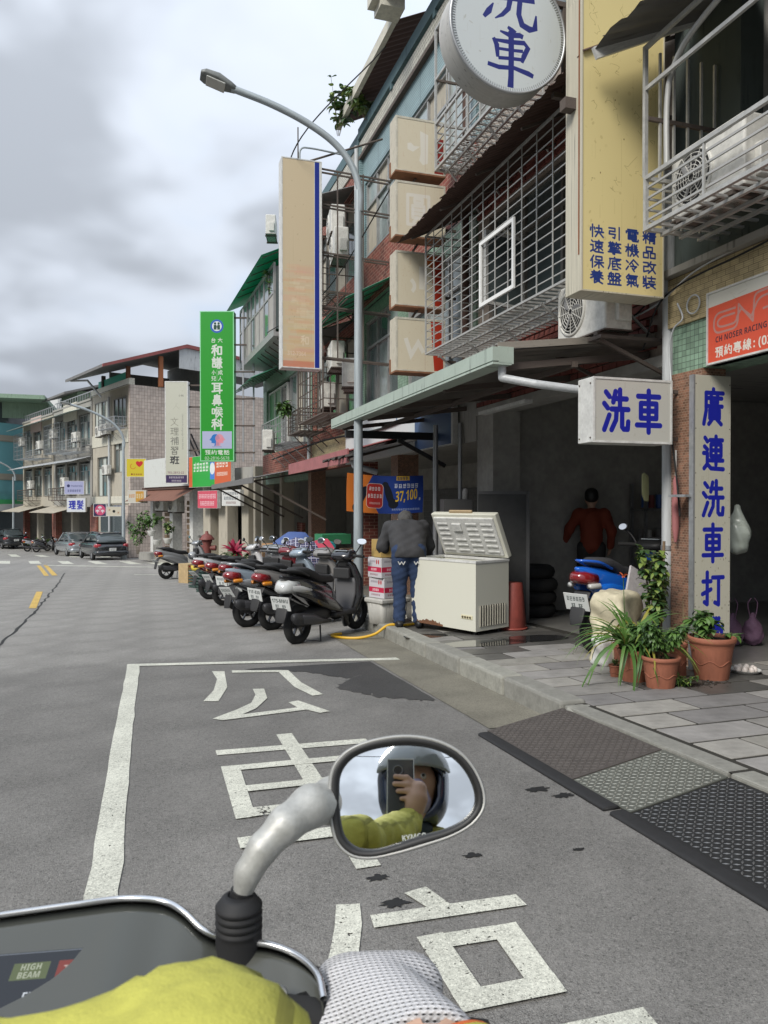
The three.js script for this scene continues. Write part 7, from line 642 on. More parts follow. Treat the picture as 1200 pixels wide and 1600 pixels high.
// ---------- people
const skinM = mat([0.5, 0.32, 0.23], 0.6), wr = (d, x, y, z, a) => d + a * (Math.sin(x * 38 + y * 21) * Math.sin(y * 44 + z * 17) + 0.6 * Math.sin(z * 61 + x * 23 + y * 9));
{ // man stooping over the boxes; local z is the way he faces
  const p = thing('person', 'stooping man in charcoal jacket and blue jeans, seen from behind', 'person', [3.02, hs(-8.3), -8.45], Math.PI - 0.25); p.scale.setScalar(1.06);
  const arms = [[0.2, 1.13, 0.3, 0.06, 0.28, 0.9, 0.32, 0.05], [0.28, 0.9, 0.32, 0.048, 0.23, 0.7, 0.44, 0.038], [-0.2, 1.13, 0.3, 0.06, -0.27, 0.9, 0.36, 0.05], [-0.27, 0.9, 0.36, 0.048, -0.22, 0.68, 0.5, 0.038]];
  const body = caps([[0, 0.86, 0.02, 0.08, 0, 1.1, 0.26, 0.1], [0, 1.1, 0.26, 0.1, 0, 1.17, 0.38, 0.05], [0, 1.18, 0.42, 0.085, 0, 1.2, 0.48, 0.085], ...arms.map((a) => [a[0], a[1], a[2], a[3] * 0.7, a[4], a[5], a[6], a[7] * 0.75]), ...[1, -1].flatMap((s) => [[s * 0.22, 0.68, s > 0 ? 0.45 : 0.51, 0.032, s * 0.21, 0.6, s > 0 ? 0.48 : 0.54, 0.03], [s * 0.195, 0.6, s > 0 ? 0.5 : 0.56, 0.012, s * 0.18, 0.53, s > 0 ? 0.51 : 0.57, 0.009], [s * 0.215, 0.6, s > 0 ? 0.5 : 0.56, 0.012, s * 0.21, 0.52, s > 0 ? 0.52 : 0.58, 0.009], [s * 0.235, 0.61, s > 0 ? 0.49 : 0.55, 0.011, s * 0.24, 0.53, s > 0 ? 0.51 : 0.57, 0.009], [s * 0.18, 0.66, s > 0 ? 0.47 : 0.53, 0.012, s * 0.15, 0.6, s > 0 ? 0.5 : 0.56, 0.01], [s * 0.09, 0.82, 0.02, 0.06, s * 0.1, 0.4, 0.03, 0.045], [s * 0.1, 0.4, 0.02, 0.05, s * 0.1, 0.08, -0.02, 0.035]])], 0.03);
  part(p, 'body', sdfMesh(body, [-0.4, 0.02, -0.2], [0.4, 1.36, 0.68], 0.013), skinM);
  const jk = caps([[-0.06, 0.84, 0.0, 0.135, -0.07, 1.06, 0.2, 0.15], [0.06, 0.84, 0.0, 0.135, 0.07, 1.06, 0.2, 0.15], [-0.15, 1.1, 0.27, 0.095, 0.15, 1.1, 0.27, 0.095], [0, 1.12, 0.3, 0.09, 0, 1.15, 0.36, 0.07], ...arms.map((a, i) => [a[0] * 0.98, a[1], a[2], a[3] + 0.018, a[4], a[5], a[6], a[7] + 0.016])], 0.05, (d, x, y, z) => Math.max(wr(d, x, y, z, 0.0045), 0.8 - y - (z > 0.26 ? 1 : 0)));
  part(p, 'jacket', sdfMesh(jk, [-0.42, 0.6, -0.2], [0.42, 1.32, 0.62], 0.012), mat([0.045, 0.045, 0.048], 0.85, { map: g05 }));
  const tr = caps([-1, 1].flatMap((s) => [[s * 0.085, 0.86, 0, 0.115, s * 0.1, 0.62, 0.02, 0.092], [s * 0.1, 0.62, 0.02, 0.09, s * 0.1, 0.42, 0.03, 0.075], [s * 0.1, 0.42, 0.03, 0.074, s * 0.11, 0.08, -0.01, 0.068]]), 0.035, (d, x, y, z) => Math.max(d + 0.004 * Math.sin(y * 52 + 3 * Math.sin(x * 30)) * sm(0.6, 0.1, y) + 0.002 * Math.sin(y * 90 + x * 40), 0.055 - y));
  const tm = part(p, 'jeans', sdfMesh(tr, [-0.27, 0.02, -0.2], [0.27, 1.0, 0.22], 0.011), mat([0.025, 0.05, 0.12], 0.9, { map: rep(SPK, 0.3) }));
  for (const s of [-1, 1]) { part(p, 'pocket_stitch', polytube([[s * 0.09 - 0.04, 0.755, -0.107], [s * 0.09 - 0.02, 0.72, -0.106], [s * 0.09, 0.75, -0.112], [s * 0.09 + 0.02, 0.72, -0.106], [s * 0.09 + 0.04, 0.755, -0.107]], 0.006, 6), MT.white); part(p, 'shoe', loft([[s * 0.11, 0.045, -0.11, 0.035, 0.035, 2.6], [s * 0.11, 0.05, -0.06, 0.045, 0.048, 2.8], [s * 0.115, 0.04, 0.08, 0.048, 0.038, 3], [s * 0.115, 0.03, 0.16, 0.035, 0.025, 2.6]], 16), MT.black); }
  part(p, 'hair', sdfMesh(caps([[0, 1.2, 0.4, 0.088, 0, 1.235, 0.45, 0.088]], 0.03, (d, x, y, z) => Math.max(d + 0.003 * Math.sin(x * 90) * Math.sin(z * 80), 1.185 - y - (z - 0.4) * 0.3)), [-0.12, 1.08, 0.28], [0.12, 1.36, 0.58], 0.007), mat([0.06, 0.058, 0.056], 0.9)); for (const s of [-1, 1]) part(p, 'ear', new THREE.SphereGeometry(1, 10, 8).scale(0.012, 0.03, 0.02), skinM, [s * 0.09, 1.185, 0.46]);
}
{ // worker inside the wash bay
  const p = thing('person', 'dim figure in an orange red top walking inside the wash bay', 'person', [6.0, hs(-9.2), -9.15], 2.6), A = [[0.18, 1.38, 0, 0.055, 0.3, 1.16, 0.05, 0.045], [0.3, 1.16, 0.05, 0.04, 0.36, 0.98, 0.18, 0.032], [-0.18, 1.38, 0, 0.055, -0.27, 1.14, -0.06, 0.045], [-0.27, 1.14, -0.06, 0.04, -0.26, 0.92, 0.05, 0.032]], Lg = [[0.09, 0.9, 0, 0.085, 0.11, 0.5, 0.12, 0.06], [0.11, 0.5, 0.12, 0.055, 0.11, 0.08, 0.06, 0.04], [-0.09, 0.9, 0, 0.085, -0.1, 0.5, -0.06, 0.06], [-0.1, 0.5, -0.06, 0.055, -0.1, 0.1, -0.22, 0.04]];
  part(p, 'body', sdfMesh(caps([[0, 0.95, 0, 0.12, 0, 1.32, 0, 0.13], [0, 1.4, 0, 0.055, 0, 1.5, 0.02, 0.05], [0, 1.58, 0.03, 0.09, 0, 1.64, 0.02, 0.09], [0, 1.57, 0.115, 0.012, 0, 1.6, 0.1, 0.01], ...A, ...[[0.37, 0.96, 0.2, 0.03, 0.38, 0.88, 0.23, 0.018], [0.39, 0.92, 0.22, 0.011, 0.4, 0.84, 0.26, 0.009], [0.36, 0.92, 0.23, 0.011, 0.36, 0.85, 0.27, 0.009], [-0.26, 0.9, 0.07, 0.03, -0.25, 0.82, 0.1, 0.018], [-0.24, 0.84, 0.1, 0.011, -0.23, 0.77, 0.12, 0.009]], ...Lg, [0.11, 0.05, 0.05, 0.04, 0.12, 0.04, 0.18, 0.03], [-0.1, 0.07, -0.23, 0.04, -0.1, 0.035, -0.1, 0.03]], 0.03), [-0.45, -0.02, -0.4], [0.5, 1.78, 0.4], 0.015), skinM);
  part(p, 'shirt', sdfMesh(caps([[0, 0.95, 0, 0.15, 0, 1.3, 0, 0.16], [-0.14, 1.36, 0, 0.08, 0.14, 1.36, 0, 0.08], ...A.map((a) => [a[0], a[1], a[2], a[3] + 0.02, a[4], a[5], a[6], a[7] + 0.018])], 0.05, (d, x, y, z) => wr(d, x, y, z, 0.004)), [-0.45, 0.7, -0.3], [0.5, 1.55, 0.35], 0.016), mat([0.2, 0.035, 0.015], 0.8)); part(p, 'trousers', sdfMesh(caps(Lg.map((a) => [a[0], a[1], a[2], a[3] + 0.025, a[4], a[5], a[6], a[7] + 0.02]), 0.04), [-0.3, 0.03, -0.4], [0.3, 1.1, 0.35], 0.016), MT.dark); part(p, 'hair', sdfMesh(caps([[0, 1.62, 0.0, 0.097, 0, 1.65, 0.0, 0.095]], 0.02, (d, x, y, z) => Math.max(d, z - 0.06)), [-0.13, 1.48, -0.14], [0.13, 1.78, 0.16], 0.012), MT.black);
}
// ---------- the rider, seen from his own phone and in his mirror. local x right, y up, z back towards the rider
const RG = (name, label, cat) => thing(name, label, cat, [0, 0, 0], -YAW);
const cl = (u, v, d) => [(u - 600) / FPX * d, EYE + (788 - v) / FPX * d, -d];
{ const sc = thing('scooter_handlebar', 'grey scooter cowl with dials, rubber mirror boot and chrome edge under the rider\'s arms', 'scooter', [0, 0, 0], -YAW), cowlM = mat([0.05, 0.052, 0.043], 0.35, { clear: 0.4 });
  const fu = [[-260, 1475, 0.66], [-120, 1455, 0.65], [0, 1437, 0.64], [120, 1420, 0.63], [200, 1411, 0.62], [255, 1416, 0.62], [285, 1432, 0.61], [318, 1462, 0.6], [360, 1478, 0.6], [420, 1484, 0.59], [462, 1500, 0.58], [495, 1530, 0.56], [505, 1570, 0.54]].map((a) => cl(...a)), nu = fu.map(([x, y, z], i) => { const t = i / (fu.length - 1); return [x * 0.86 - 0.02 * (1 - t) + 0.0, y - 0.015 - 0.02 * Math.sin(t * 3), z + 0.2 - 0.12 * t]; });
  const curveF = new THREE.CatmullRomCurve3(fu.map((p) => V3(...p))), curveN = new THREE.CatmullRomCurve3(nu.map((p) => V3(...p)));
  { const P = [], I = [], n = 60, m = 14; for (let i = 0; i <= n; i++) { const a = curveF.getPoint(i / n), b = curveN.getPoint(i / n); for (let j = 0; j <= m + 4; j++) { if (j < 4) P.push(a.x * (1 + 0.0 * j), a.y - 0.16 * (1 - j / 4), a.z + 0.03 * (1 - j / 4)); else { const t = (j - 4) / m; P.push(lerp(a.x, b.x, t), lerp(a.y, b.y, t) - 0.014 * Math.sin(t * Math.PI), lerp(a.z, b.z, t)); } } } const w = m + 5; for (let i = 0; i < n; i++) for (let j = 0; j < w - 1; j++) { const a = i * w + j; I.push(a, a + 1, a + w, a + 1, a + w + 1, a + w); } const g = new THREE.BufferGeometry(); g.setAttribute('position', new THREE.Float32BufferAttribute(P, 3)); g.setIndex(I); g.computeVertexNormals(); part(sc, 'cowl', uvm(g), cowlM); }
  part(sc, 'chrome_edge', new THREE.TubeGeometry(curveF, 90, 0.0028, 8), mat([0.6, 0.61, 0.62], 0.25, { metal: 0.9 }), [0, 0.002, 0]);
  { const f = canv(512, 330, (c, w, h) => { c.fillStyle = '#1c1e22'; c.fillRect(0, 0, w, h); c.fillStyle = '#4a5232'; c.fillRect(120, 40, 130, 60); c.fillStyle = '#6a2a20'; c.fillRect(280, 40, 140, 60); c.fillStyle = '#8d917f'; c.textAlign = 'center'; c.font = 'bold 30px sans-serif'; c.fillText('HIGH', 185, 66); c.fillText('BEAM', 185, 94); c.fillStyle = '#9a857e'; c.font = 'bold 36px sans-serif'; c.fillText('TURN', 350, 84); c.fillStyle = '#b0b4b8'; c.font = 'bold 38px sans-serif'; c.fillText('FUEL', 230, 170); c.strokeStyle = '#565a60'; c.lineWidth = 4; c.strokeRect(4, 4, w - 8, h - 8); }); const d = part(sc, 'dial_panel', rbox(0.115, 0.006, 0.075, 0.003), MT.black, cl(62, 1568, 0.56), [0.5, 0.05, 0.05]); part(d, 'dial_face', new THREE.PlaneGeometry(0.112, 0.072).rotateX(-Math.PI / 2).translate(0, 0.0034, 0), printed(f, 0.15)); }
  const b0 = cl(372, 1530, 0.6), bt = cl(372, 1402, 0.6), prof = [[0.022, 0], [0.023, 0.004], [0.0185, 0.012], [0.0185, 0.034]]; for (let k = 0; k < 4; k++) prof.push([0.0175, 0.036 + k * 0.006], [0.0188, 0.038 + k * 0.006], [0.0188, 0.04 + k * 0.006], [0.0172, 0.0415 + k * 0.006]); prof.push([0.014, 0.064], [0.009, 0.067], [0.0085, 0.062]); part(sc, 'mirror_boot', lathe(prof, 28), mat([0.012, 0.012, 0.013], 0.7), b0, [0, 0, 0.0]);
  part(sc, 'clamp_housing', loft([[0.0, 0, 0.03, 0.03, 0.03, 3], [0.01, 0, 0, 0.036, 0.034, 3], [0.03, -0.005, -0.03, 0.03, 0.03, 3]], 18), mat([0.035, 0.035, 0.036], 0.5), cl(405, 1600, 0.58)); part(sc, 'lever_bolt', cyl(0.006, 0.006, 0.006, 12).rotateX(1.2), MT.steel, cl(436, 1560, 0.545)); part(sc, 'brake_housing', loft([[0, 0, 0.02, 0.02, 0.015, 2.4], [0.02, 0.002, 0, 0.03, 0.02, 2.4], [0.05, -0.01, -0.02, 0.02, 0.014, 2.4]], 16), mat([0.01, 0.01, 0.01], 0.35), cl(470, 1590, 0.56)); part(sc, 'throttle_grip', rod(cl(440, 1600, 0.54), cl(760, 1640, 0.56), 0.017, 14), MT.rubber); part(sc, 'steering_column', rod([-0.14, gy(0) + 0.3, -0.75], [-0.14, 0.8, -0.58], 0.05, 14), MT.black); part(sc, 'cowl_body', sdfMesh(caps([[-0.35, 0.8, -0.5, 0.05, -0.05, 0.8, -0.5, 0.05], [-0.15, 0.78, -0.55, 0.07, -0.15, 0.6, -0.62, 0.09]], 0.05), [-0.5, 0.4, -0.8], [0.15, 1.0, -0.35], 0.02), MT.black);
  // mirror: stalk, housing, bezel and convex glass aimed back at the rider's face
  part(sc, 'mirror_stalk', sdfMesh(caps([[378, 1398, 0.6, 0.0078], [387, 1365, 0.602, 0.0088], [410, 1328, 0.606, 0.0105], [446, 1290, 0.616, 0.0128], [484, 1262, 0.636, 0.0155], [522, 1252, 0.668, 0.0185], [560, 1247, 0.69, 0.017]].map(([u, v, d, r]) => [...cl(u, v, d), r]).map((a, i, A) => A[i + 1] ? [...a, ...A[i + 1]] : null).filter(Boolean), 0.012), [-0.14, 0.94, -0.76], [0.03, 1.12, -0.54], 0.0034), mat([0.52, 0.52, 0.49], 0.5, { metal: 0.3, map: rep(GR, 0.12) })); part(sc, 'stalk_nut', rod(cl(374, 1408, 0.6), cl(377, 1394, 0.6), 0.009, 16), MT.black);
  const C = cl(636, 1244, 0.645), mg = new THREE.Group(); const mo = part(sc, 'mirror_housing', new THREE.BufferGeometry(), mat([0.45, 0.45, 0.43], 0.42, { metal: 0.35, map: rep(GR, 0.1) }), C); mo.lookAt(0, 0, 0); mo.quaternion.setFromUnitVectors(V3(0, 0, 1), V3(0 - C[0], EYE - C[1], 0 - C[2]).normalize()); mo.rotateX(0.05); mo.rotateY(0.022);
  const out = [[513, 1217], [520, 1198], [536, 1180], [560, 1167], [596, 1157], [640, 1153], [685, 1160], [722, 1178], [746, 1205], [759, 1238], [758, 1262], [742, 1284], [710, 1303], [665, 1318], [615, 1331], [575, 1337], [546, 1332], [526, 1315], [517, 1290], [513, 1255]].map(([u, v]) => V3((u - 636) / FPX * 0.645, (1244 - v) / FPX * 0.645, 0)), oc = new THREE.CatmullRomCurve3(out, true), N = 72, ring = oc.getPoints(N).slice(0, N), cen = V3(0.0, 0.0, 0);
  const rings = (list) => { const P = [], I = []; for (const [s, z, off = 0] of list) for (const p of ring) { const l = p.length(), q = p.clone().multiplyScalar(s - off / l); P.push(q.x, q.y, z); } for (let i = 0; i + 1 < list.length; i++) for (let k = 0; k < N; k++) { const a = i * N + k, b = i * N + (k + 1) % N; I.push(a, b, a + N, b, b + N, a + N); } const g = new THREE.BufferGeometry(); g.setAttribute('position', new THREE.Float32BufferAttribute(P, 3)); g.setIndex(I); g.computeVertexNormals(); return uvm(g); };
  mo.geometry = rings([[1, -0.0, 0.0045], [1, 0.003, 0.002], [1, 0.001, 0], [1, -0.008, 0], [0.95, -0.02], [0.8, -0.032], [0.5, -0.042], [0.05, -0.046]]); part(mo, 'black_bezel', rings([[1, 0.0025, 0.003], [1, 0.0035, 0.0062], [1, 0.001, 0.0088], [1, -0.0035, 0.0098]]), mat([0.01, 0.01, 0.01], 0.5));
  { const R = 1.0, P = [], I = [], m = 22; for (let j = 0; j <= m; j++) for (const p of ring) { const l = p.length(), q = p.clone().multiplyScalar((1 - 0.0088 / l) * j / m); P.push(q.x, q.y, -0.0015 - (q.x * q.x + q.y * q.y) / (2 * R)); } for (let j = 0; j < m; j++) for (let k = 0; k < N; k++) { const a = j * N + k, b = j * N + (k + 1) % N; I.push(a, a + N, b, b, a + N, b + N); } const g = new THREE.BufferGeometry(); g.setAttribute('position', new THREE.Float32BufferAttribute(P, 3)); g.setIndex(I); g.computeVertexNormals(); part(mo, 'mirror_glass', uvm(g), mat([0.86, 0.88, 0.88], 0.015, { metal: 1 })); }
  { const f = canv(256, 64, (c, w, h) => { c.clearRect(0, 0, w, h); c.fillStyle = 'rgba(200,204,200,.85)'; c.font = 'bold 46px sans-serif'; c.textAlign = 'center'; c.fillText('KYMCO', w / 2, 48); }), m = new THREE.MeshStandardMaterial({ map: f, alphaMap: canv(256, 64, (c, w, h) => { c.fillStyle = '#000'; c.fillRect(0, 0, w, h); c.fillStyle = '#bbb'; c.font = 'bold 46px sans-serif'; c.textAlign = 'center'; c.fillText('KYMCO', w / 2, 48); }), transparent: true, roughness: 0.5, side: THREE.DoubleSide }); m.alphaMap.colorSpace = THREE.NoColorSpace; part(mo, 'etched_mark', new THREE.PlaneGeometry(0.034, 0.0085), m, [0.006, -0.0335, -0.0015], [0, 0, 0.12]); }
}
{ const p = RG('person', 'rider in yellow jacket and dark helmet, white net dressing on one hand', 'person'), jm = mat([0.56, 0.54, 0.1], 0.8, { map: rep(GR, 0.4), bump: rep(GR, 0.3), bs: 0.004 }), S0 = [[0.2, 1.1, 0.32], [-0.19, 1.1, 0.34]];
  const lArm = [[-0.19, 1.1, 0.34, 0.075, -0.3, 1.01, -0.02, 0.06], [-0.3, 1.01, -0.02, 0.058, -0.25, 1.062, -0.28, 0.037], [-0.25, 1.062, -0.28, 0.037, -0.07, 1.067, -0.3, 0.031], [-0.07, 1.063, -0.297, 0.031, -0.01, 1.1, -0.1, 0.044], [-0.01, 1.1, -0.1, 0.044, 0.045, 1.17, 0.035, 0.036]], rArm = [[0.2, 1.1, 0.32, 0.075, 0.3, 0.92, 0.12, 0.064], [0.3, 0.92, 0.12, 0.06, 0.095, 0.935, -0.36, 0.045], [0.095, 0.935, -0.36, 0.044, 0.03, 0.948, -0.47, 0.036]], torso = [[-0.08, 0.7, 0.36, 0.16, -0.08, 1.05, 0.36, 0.15], [0.08, 0.7, 0.36, 0.16, 0.08, 1.05, 0.36, 0.15], [-0.14, 1.12, 0.36, 0.08, 0.14, 1.12, 0.36, 0.08]];
  // body: head, neck, trunk, arms, hands
  const fing = (pts) => pts.map((a, i, A) => A[i + 1] ? [...a, ...A[i + 1]] : null).filter(Boolean);
  const handL = [[0.045, 1.17, 0.035, 0.026, 0.062, 1.225, 0.024, 0.03], [0.05, 1.21, 0.026, 0.026, 0.066, 1.25, 0.022, 0.024], ...fing([[0.058, 1.262, 0.022, 0.009], [0.03, 1.282, 0.017, 0.0085], [-0.004, 1.286, 0.016, 0.0075]]), ...fing([[0.066, 1.246, 0.02, 0.009], [0.034, 1.262, 0.016, 0.0085], [-0.006, 1.264, 0.015, 0.0075]]), ...fing([[0.064, 1.23, 0.02, 0.009], [0.036, 1.243, 0.016, 0.008], [0.004, 1.243, 0.015, 0.007]]), ...fing([[0.06, 1.214, 0.022, 0.008], [0.038, 1.222, 0.018, 0.007], [0.014, 1.222, 0.016, 0.0065]]), ...fing([[0.046, 1.205, 0.032, 0.011], [0.054, 1.245, 0.042, 0.0095], [0.046, 1.272, 0.042, 0.0085]])];
  const H = cl(570, 1588, 0.56), handR = [[0.03, 0.948, -0.47, 0.03, H[0] + 0.012, H[1] + 0.004, -0.545, 0.036], ...[-0.03, -0.009, 0.012, 0.032].flatMap((o, i) => fing([[H[0] + o + 0.012, H[1] + 0.012, -0.575, 0.011], [H[0] + o + 0.008, H[1] - 0.006, -0.603, 0.0105], [H[0] + o + 0.006, H[1] - 0.034, -0.598, 0.009]])), ...fing([[H[0] - 0.02, H[1] - 0.005, -0.53, 0.013], [H[0] - 0.05, H[1] - 0.02, -0.545, 0.011], [H[0] - 0.056, H[1] - 0.03, -0.575, 0.009]])];
  const headC = [0.06, 1.325, 0.3]; const head = [[headC[0], headC[1] + 0.02, headC[2] + 0.02, 0.092, headC[0], headC[1] + 0.03, headC[2] - 0.0, 0.09], [headC[0], headC[1] - 0.08, headC[2] - 0.02, 0.055, headC[0], headC[1] - 0.05, headC[2] - 0.02, 0.065], [headC[0], headC[1] - 0.012, headC[2] - 0.1, 0.011, headC[0], headC[1] + 0.03, headC[2] - 0.085, 0.008], [0.02, 1.08, 0.36, 0.06, headC[0], headC[1] - 0.05, headC[2] + 0.03, 0.055]];
  part(p, 'body', merge([sdfMesh(caps([...torso.map((a) => [a[0], a[1], a[2], a[3] * 0.85, a[4], a[5], a[6], a[7] * 0.85]), ...lArm.map((a) => [a[0], a[1], a[2], a[3] * 0.6, a[4], a[5], a[6], a[7] * 0.6]), ...rArm.map((a) => [a[0], a[1], a[2], a[3] * 0.6, a[4], a[5], a[6], a[7] * 0.6])], 0.04), [-0.4, 0.5, -0.54], [0.42, 1.25, 0.6], 0.018), sdfMesh(caps(head, 0.025), [-0.08, 1.02, 0.16], [0.2, 1.48, 0.45], 0.006), sdfMesh(caps(handL, 0.007), [-0.03, 1.12, -0.01], [0.11, 1.31, 0.08], 0.0035), sdfMesh(caps(handR, 0.008), [H[0] - 0.1, H[1] - 0.08, -0.64], [H[0] + 0.12, H[1] + 0.06, -0.44], 0.0035)]), skinM);
  for (const s of [-1, 1]) { part(p, 'eye', new THREE.SphereGeometry(0.012, 12, 8), mat([0.5, 0.48, 0.45], 0.2), [headC[0] + s * 0.033, headC[1] + 0.03, headC[2] - 0.082]); part(p, 'iris', new THREE.SphereGeometry(0.006, 10, 8), MT.black, [headC[0] + s * 0.033, headC[1] + 0.03, headC[2] - 0.091]); }
  part(p, 'jacket', sdfMesh(caps([...torso, ...lArm, ...rArm.slice(0, 2)], 0.05, (d, x, y, z) => wr(d, x, y, z, 0.0035) + 0.003 * Math.sin(x * 70 + z * 120 + y * 40)), [-0.42, 0.45, -0.42], [0.46, 1.28, 0.6], 0.0125), jm); part(p, 'collar', new THREE.TorusGeometry(0.085, 0.028, 10, 28).rotateX(Math.PI / 2).scale(1, 1.2, 1), mat([0.03, 0.045, 0.06], 0.8), [0.03, 1.17, 0.34], [0.2, 0, 0]); part(p, 'shoulder_panel', sdfMesh(caps([[-0.17, 1.13, 0.3, 0.075, -0.25, 1.05, 0.2, 0.072]], 0.01), [-0.36, 0.95, 0.08], [-0.08, 1.24, 0.4], 0.012), mat([0.02, 0.05, 0.06], 0.8), [-0.006, 0.0, -0.004]);
  part(p, 'sleeve_cuff', merge([rod([0.09, 0.936, -0.37], [0.042, 0.946, -0.45], 0.046, 28, 0.041)]), jm); part(p, 'cuff_lining', new THREE.TorusGeometry(0.038, 0.003, 8, 32), mat([0.55, 0.12, 0.03], 0.8), [0.04, 0.9465, -0.453]).lookAt(V3(0.0, 0.96, -0.53).applyAxisAngle(V3(0, 1, 0), -YAW)); part(p, 'cuff_band', new THREE.TorusGeometry(0.0415, 0.008, 8, 32).scale(1, 1, 1.6), mat([0.01, 0.03, 0.09], 0.8), [0.053, 0.944, -0.432]).lookAt(V3(0.0, 0.96, -0.53).applyAxisAngle(V3(0, 1, 0), -YAW));
  // knitted tube dressing over the hand
  const nx = tex(256, 256, (x, y) => { const r = y / 16, c = x / 16 + (Math.floor(r) % 2) * 0.5, u = (c % 1) - 0.5, v = (r % 1) - 0.5; return Math.abs(u) * 1.0 + Math.abs(v) * 1.7 < 0.34 ? 0.05 : 0.75 + 0.25 * Math.cos(u * 6.28) * Math.cos(v * 3); }, false), nb = rep(nx, 0.075, 0.06); const net = caps(handR.slice(0, 13).map((a) => [a[0], a[1], a[2], a[3] + 0.004, a[4], a[5], a[6], a[7] + 0.004]), 0.022, (d, x, y, z) => Math.max(d, -(0.0 - z) - 0.482 + 0.94 > 9 ? 9 : z + 0.468)); const ng = sdfMesh(net, [H[0] - 0.1, H[1] - 0.07, -0.65], [H[0] + 0.11, H[1] + 0.07, -0.44], 0.003); { const q = ng.attributes.position, uv = ng.attributes.uv; for (let i = 0; i < q.count; i++) { const x = q.getX(i), y = q.getY(i), z = q.getZ(i); uv.setXY(i, x + 0.25 * (z + 0.5), Math.hypot(y - H[1], 0) * Math.sign(y - H[1]) * 0.8 - z * 0.9); } } part(p, 'net_dressing', ng, mat([0.8, 0.79, 0.8], 0.9, { map: nb, bump: nb, bs: 0.002 }));
  // helmet and mask
  part(p, 'helmet', sdfMesh(caps([[headC[0], headC[1] + 0.045, headC[2] + 0.03, 0.142, headC[0], headC[1] - 0.01, headC[2] + 0.03, 0.138]], 0.02, (d, x, y, z) => Math.max(d, -(d + 0.022), Math.min(-(z - (headC[2] - 0.055)), 0.115 - Math.hypot((x - headC[0]) * 0.9, y - headC[1] + 0.03)) < 0 ? -9 : Math.min(-(z - (headC[2] - 0.055)), 0.105 - Math.hypot((x - headC[0]) * 0.9, (y - headC[1] + 0.02) * 0.85)), headC[1] - 0.12 - y)), [headC[0] - 0.18, headC[1] - 0.16, headC[2] - 0.16], [headC[0] + 0.18, headC[1] + 0.22, headC[2] + 0.22], 0.0065), mat([0.02, 0.035, 0.075], 0.25, { clear: 1 })); part(p, 'visor', sdfMesh(caps([[headC[0], headC[1] + 0.05, headC[2] + 0.03, 0.156, headC[0], headC[1] + 0.03, headC[2] + 0.03, 0.156]], 0.02, (d, x, y, z) => Math.max(d, -(d + 0.011), z - headC[2] + 0.03, headC[1] + 0.055 - y)), [headC[0] - 0.18, headC[1] + 0.02, headC[2] - 0.16], [headC[0] + 0.18, headC[1] + 0.24, headC[2] + 0.05], 0.005), mat([0.22, 0.24, 0.23], 0.15, { clear: 1 })); part(p, 'face_mask', sdfMesh(caps([[headC[0], headC[1] - 0.045, headC[2] - 0.045, 0.062, headC[0], headC[1] - 0.01, headC[2] - 0.05, 0.05], [headC[0], headC[1] - 0.03, headC[2] - 0.085, 0.03, headC[0], headC[1] - 0.01, headC[2] - 0.09, 0.02]], 0.03, (d, x, y, z) => Math.max(d, z - headC[2] + 0.0)), [headC[0] - 0.1, headC[1] - 0.14, headC[2] - 0.16], [headC[0] + 0.1, headC[1] + 0.07, headC[2] + 0.03], 0.006), mat([0.4, 0.36, 0.5], 0.9));
  // seated legs and seat, below the frame
  part(p, 'trousers', sdfMesh(caps([[-0.1, 0.72, 0.4, 0.11, -0.2, 0.72, -0.02, 0.085], [-0.2, 0.72, -0.02, 0.08, -0.2, 0.3, -0.1, 0.06], [0.1, 0.72, 0.4, 0.11, 0.2, 0.72, -0.02, 0.085], [0.2, 0.72, -0.02, 0.08, 0.2, 0.3, -0.1, 0.06]], 0.05), [-0.36, 0.2, -0.25], [0.36, 0.9, 0.6], 0.022), MT.dark);
  const ph = thing('phone', 'dark phone in a clear rimmed case held at eye level', 'phone', [0, 0, 0], -YAW); part(ph, 'phone_body', uvm(rbox(0.078, 0.162, 0.008, 0.004).translate(0.012, 1.262, 0.031)), mat([0.05, 0.055, 0.06], 0.15, { clear: 1 })); part(ph, 'case_rim', merge([box(-0.0285, 0.0525, 1.341, 1.3445, 0.026, 0.036), box(-0.0285, 0.0525, 1.18, 1.1835, 0.026, 0.036), box(-0.0295, -0.0265, 1.182, 1.343, 0.026, 0.036), box(0.0505, 0.0535, 1.182, 1.343, 0.026, 0.036)]), mat([0.55, 0.57, 0.57], 0.2)); part(ph, 'camera_ring', new THREE.TorusGeometry(0.014, 0.0025, 8, 28), mat([0.15, 0.15, 0.15], 0.2), [0.004, 1.308, 0.0262]); part(ph, 'camera_glass', new THREE.CircleGeometry(0.014, 24).rotateY(Math.PI), MT.blackGloss, [0.004, 1.308, 0.0263]);
  const seat = thing('ridden_scooter', 'black scooter seat and body under the rider', 'scooter', [0, gy(0), 0], -YAW); part(seat, 'seat', loft([[0, 0.7, 0.9, 0.12, 0.05, 3], [0, 0.72, 0.6, 0.16, 0.06, 3], [0, 0.68, 0.3, 0.14, 0.05, 3], [0, 0.66, 0.1, 0.08, 0.04, 3]], 20), MT.black); part(seat, 'body_panel', loft([[0, 0.6, 1.0, 0.1, 0.06, 3], [0, 0.5, 0.5, 0.17, 0.14, 3], [0, 0.4, 0.1, 0.14, 0.12, 3]], 20), MT.grey); part(seat, 'rear_wheel', new THREE.TorusGeometry(0.18, 0.055, 10, 28).rotateY(Math.PI / 2), MT.rubber, [0, 0.235, 0.75]); part(seat, 'floorboard', box(-0.17, 0.17, 0.27, 0.33, -0.35, 0.15), MT.black); part(seat, 'front_wheel', new THREE.TorusGeometry(0.18, 0.055, 10, 28).rotateY(Math.PI / 2), MT.rubber, [0, 0.235, -0.75]);
}
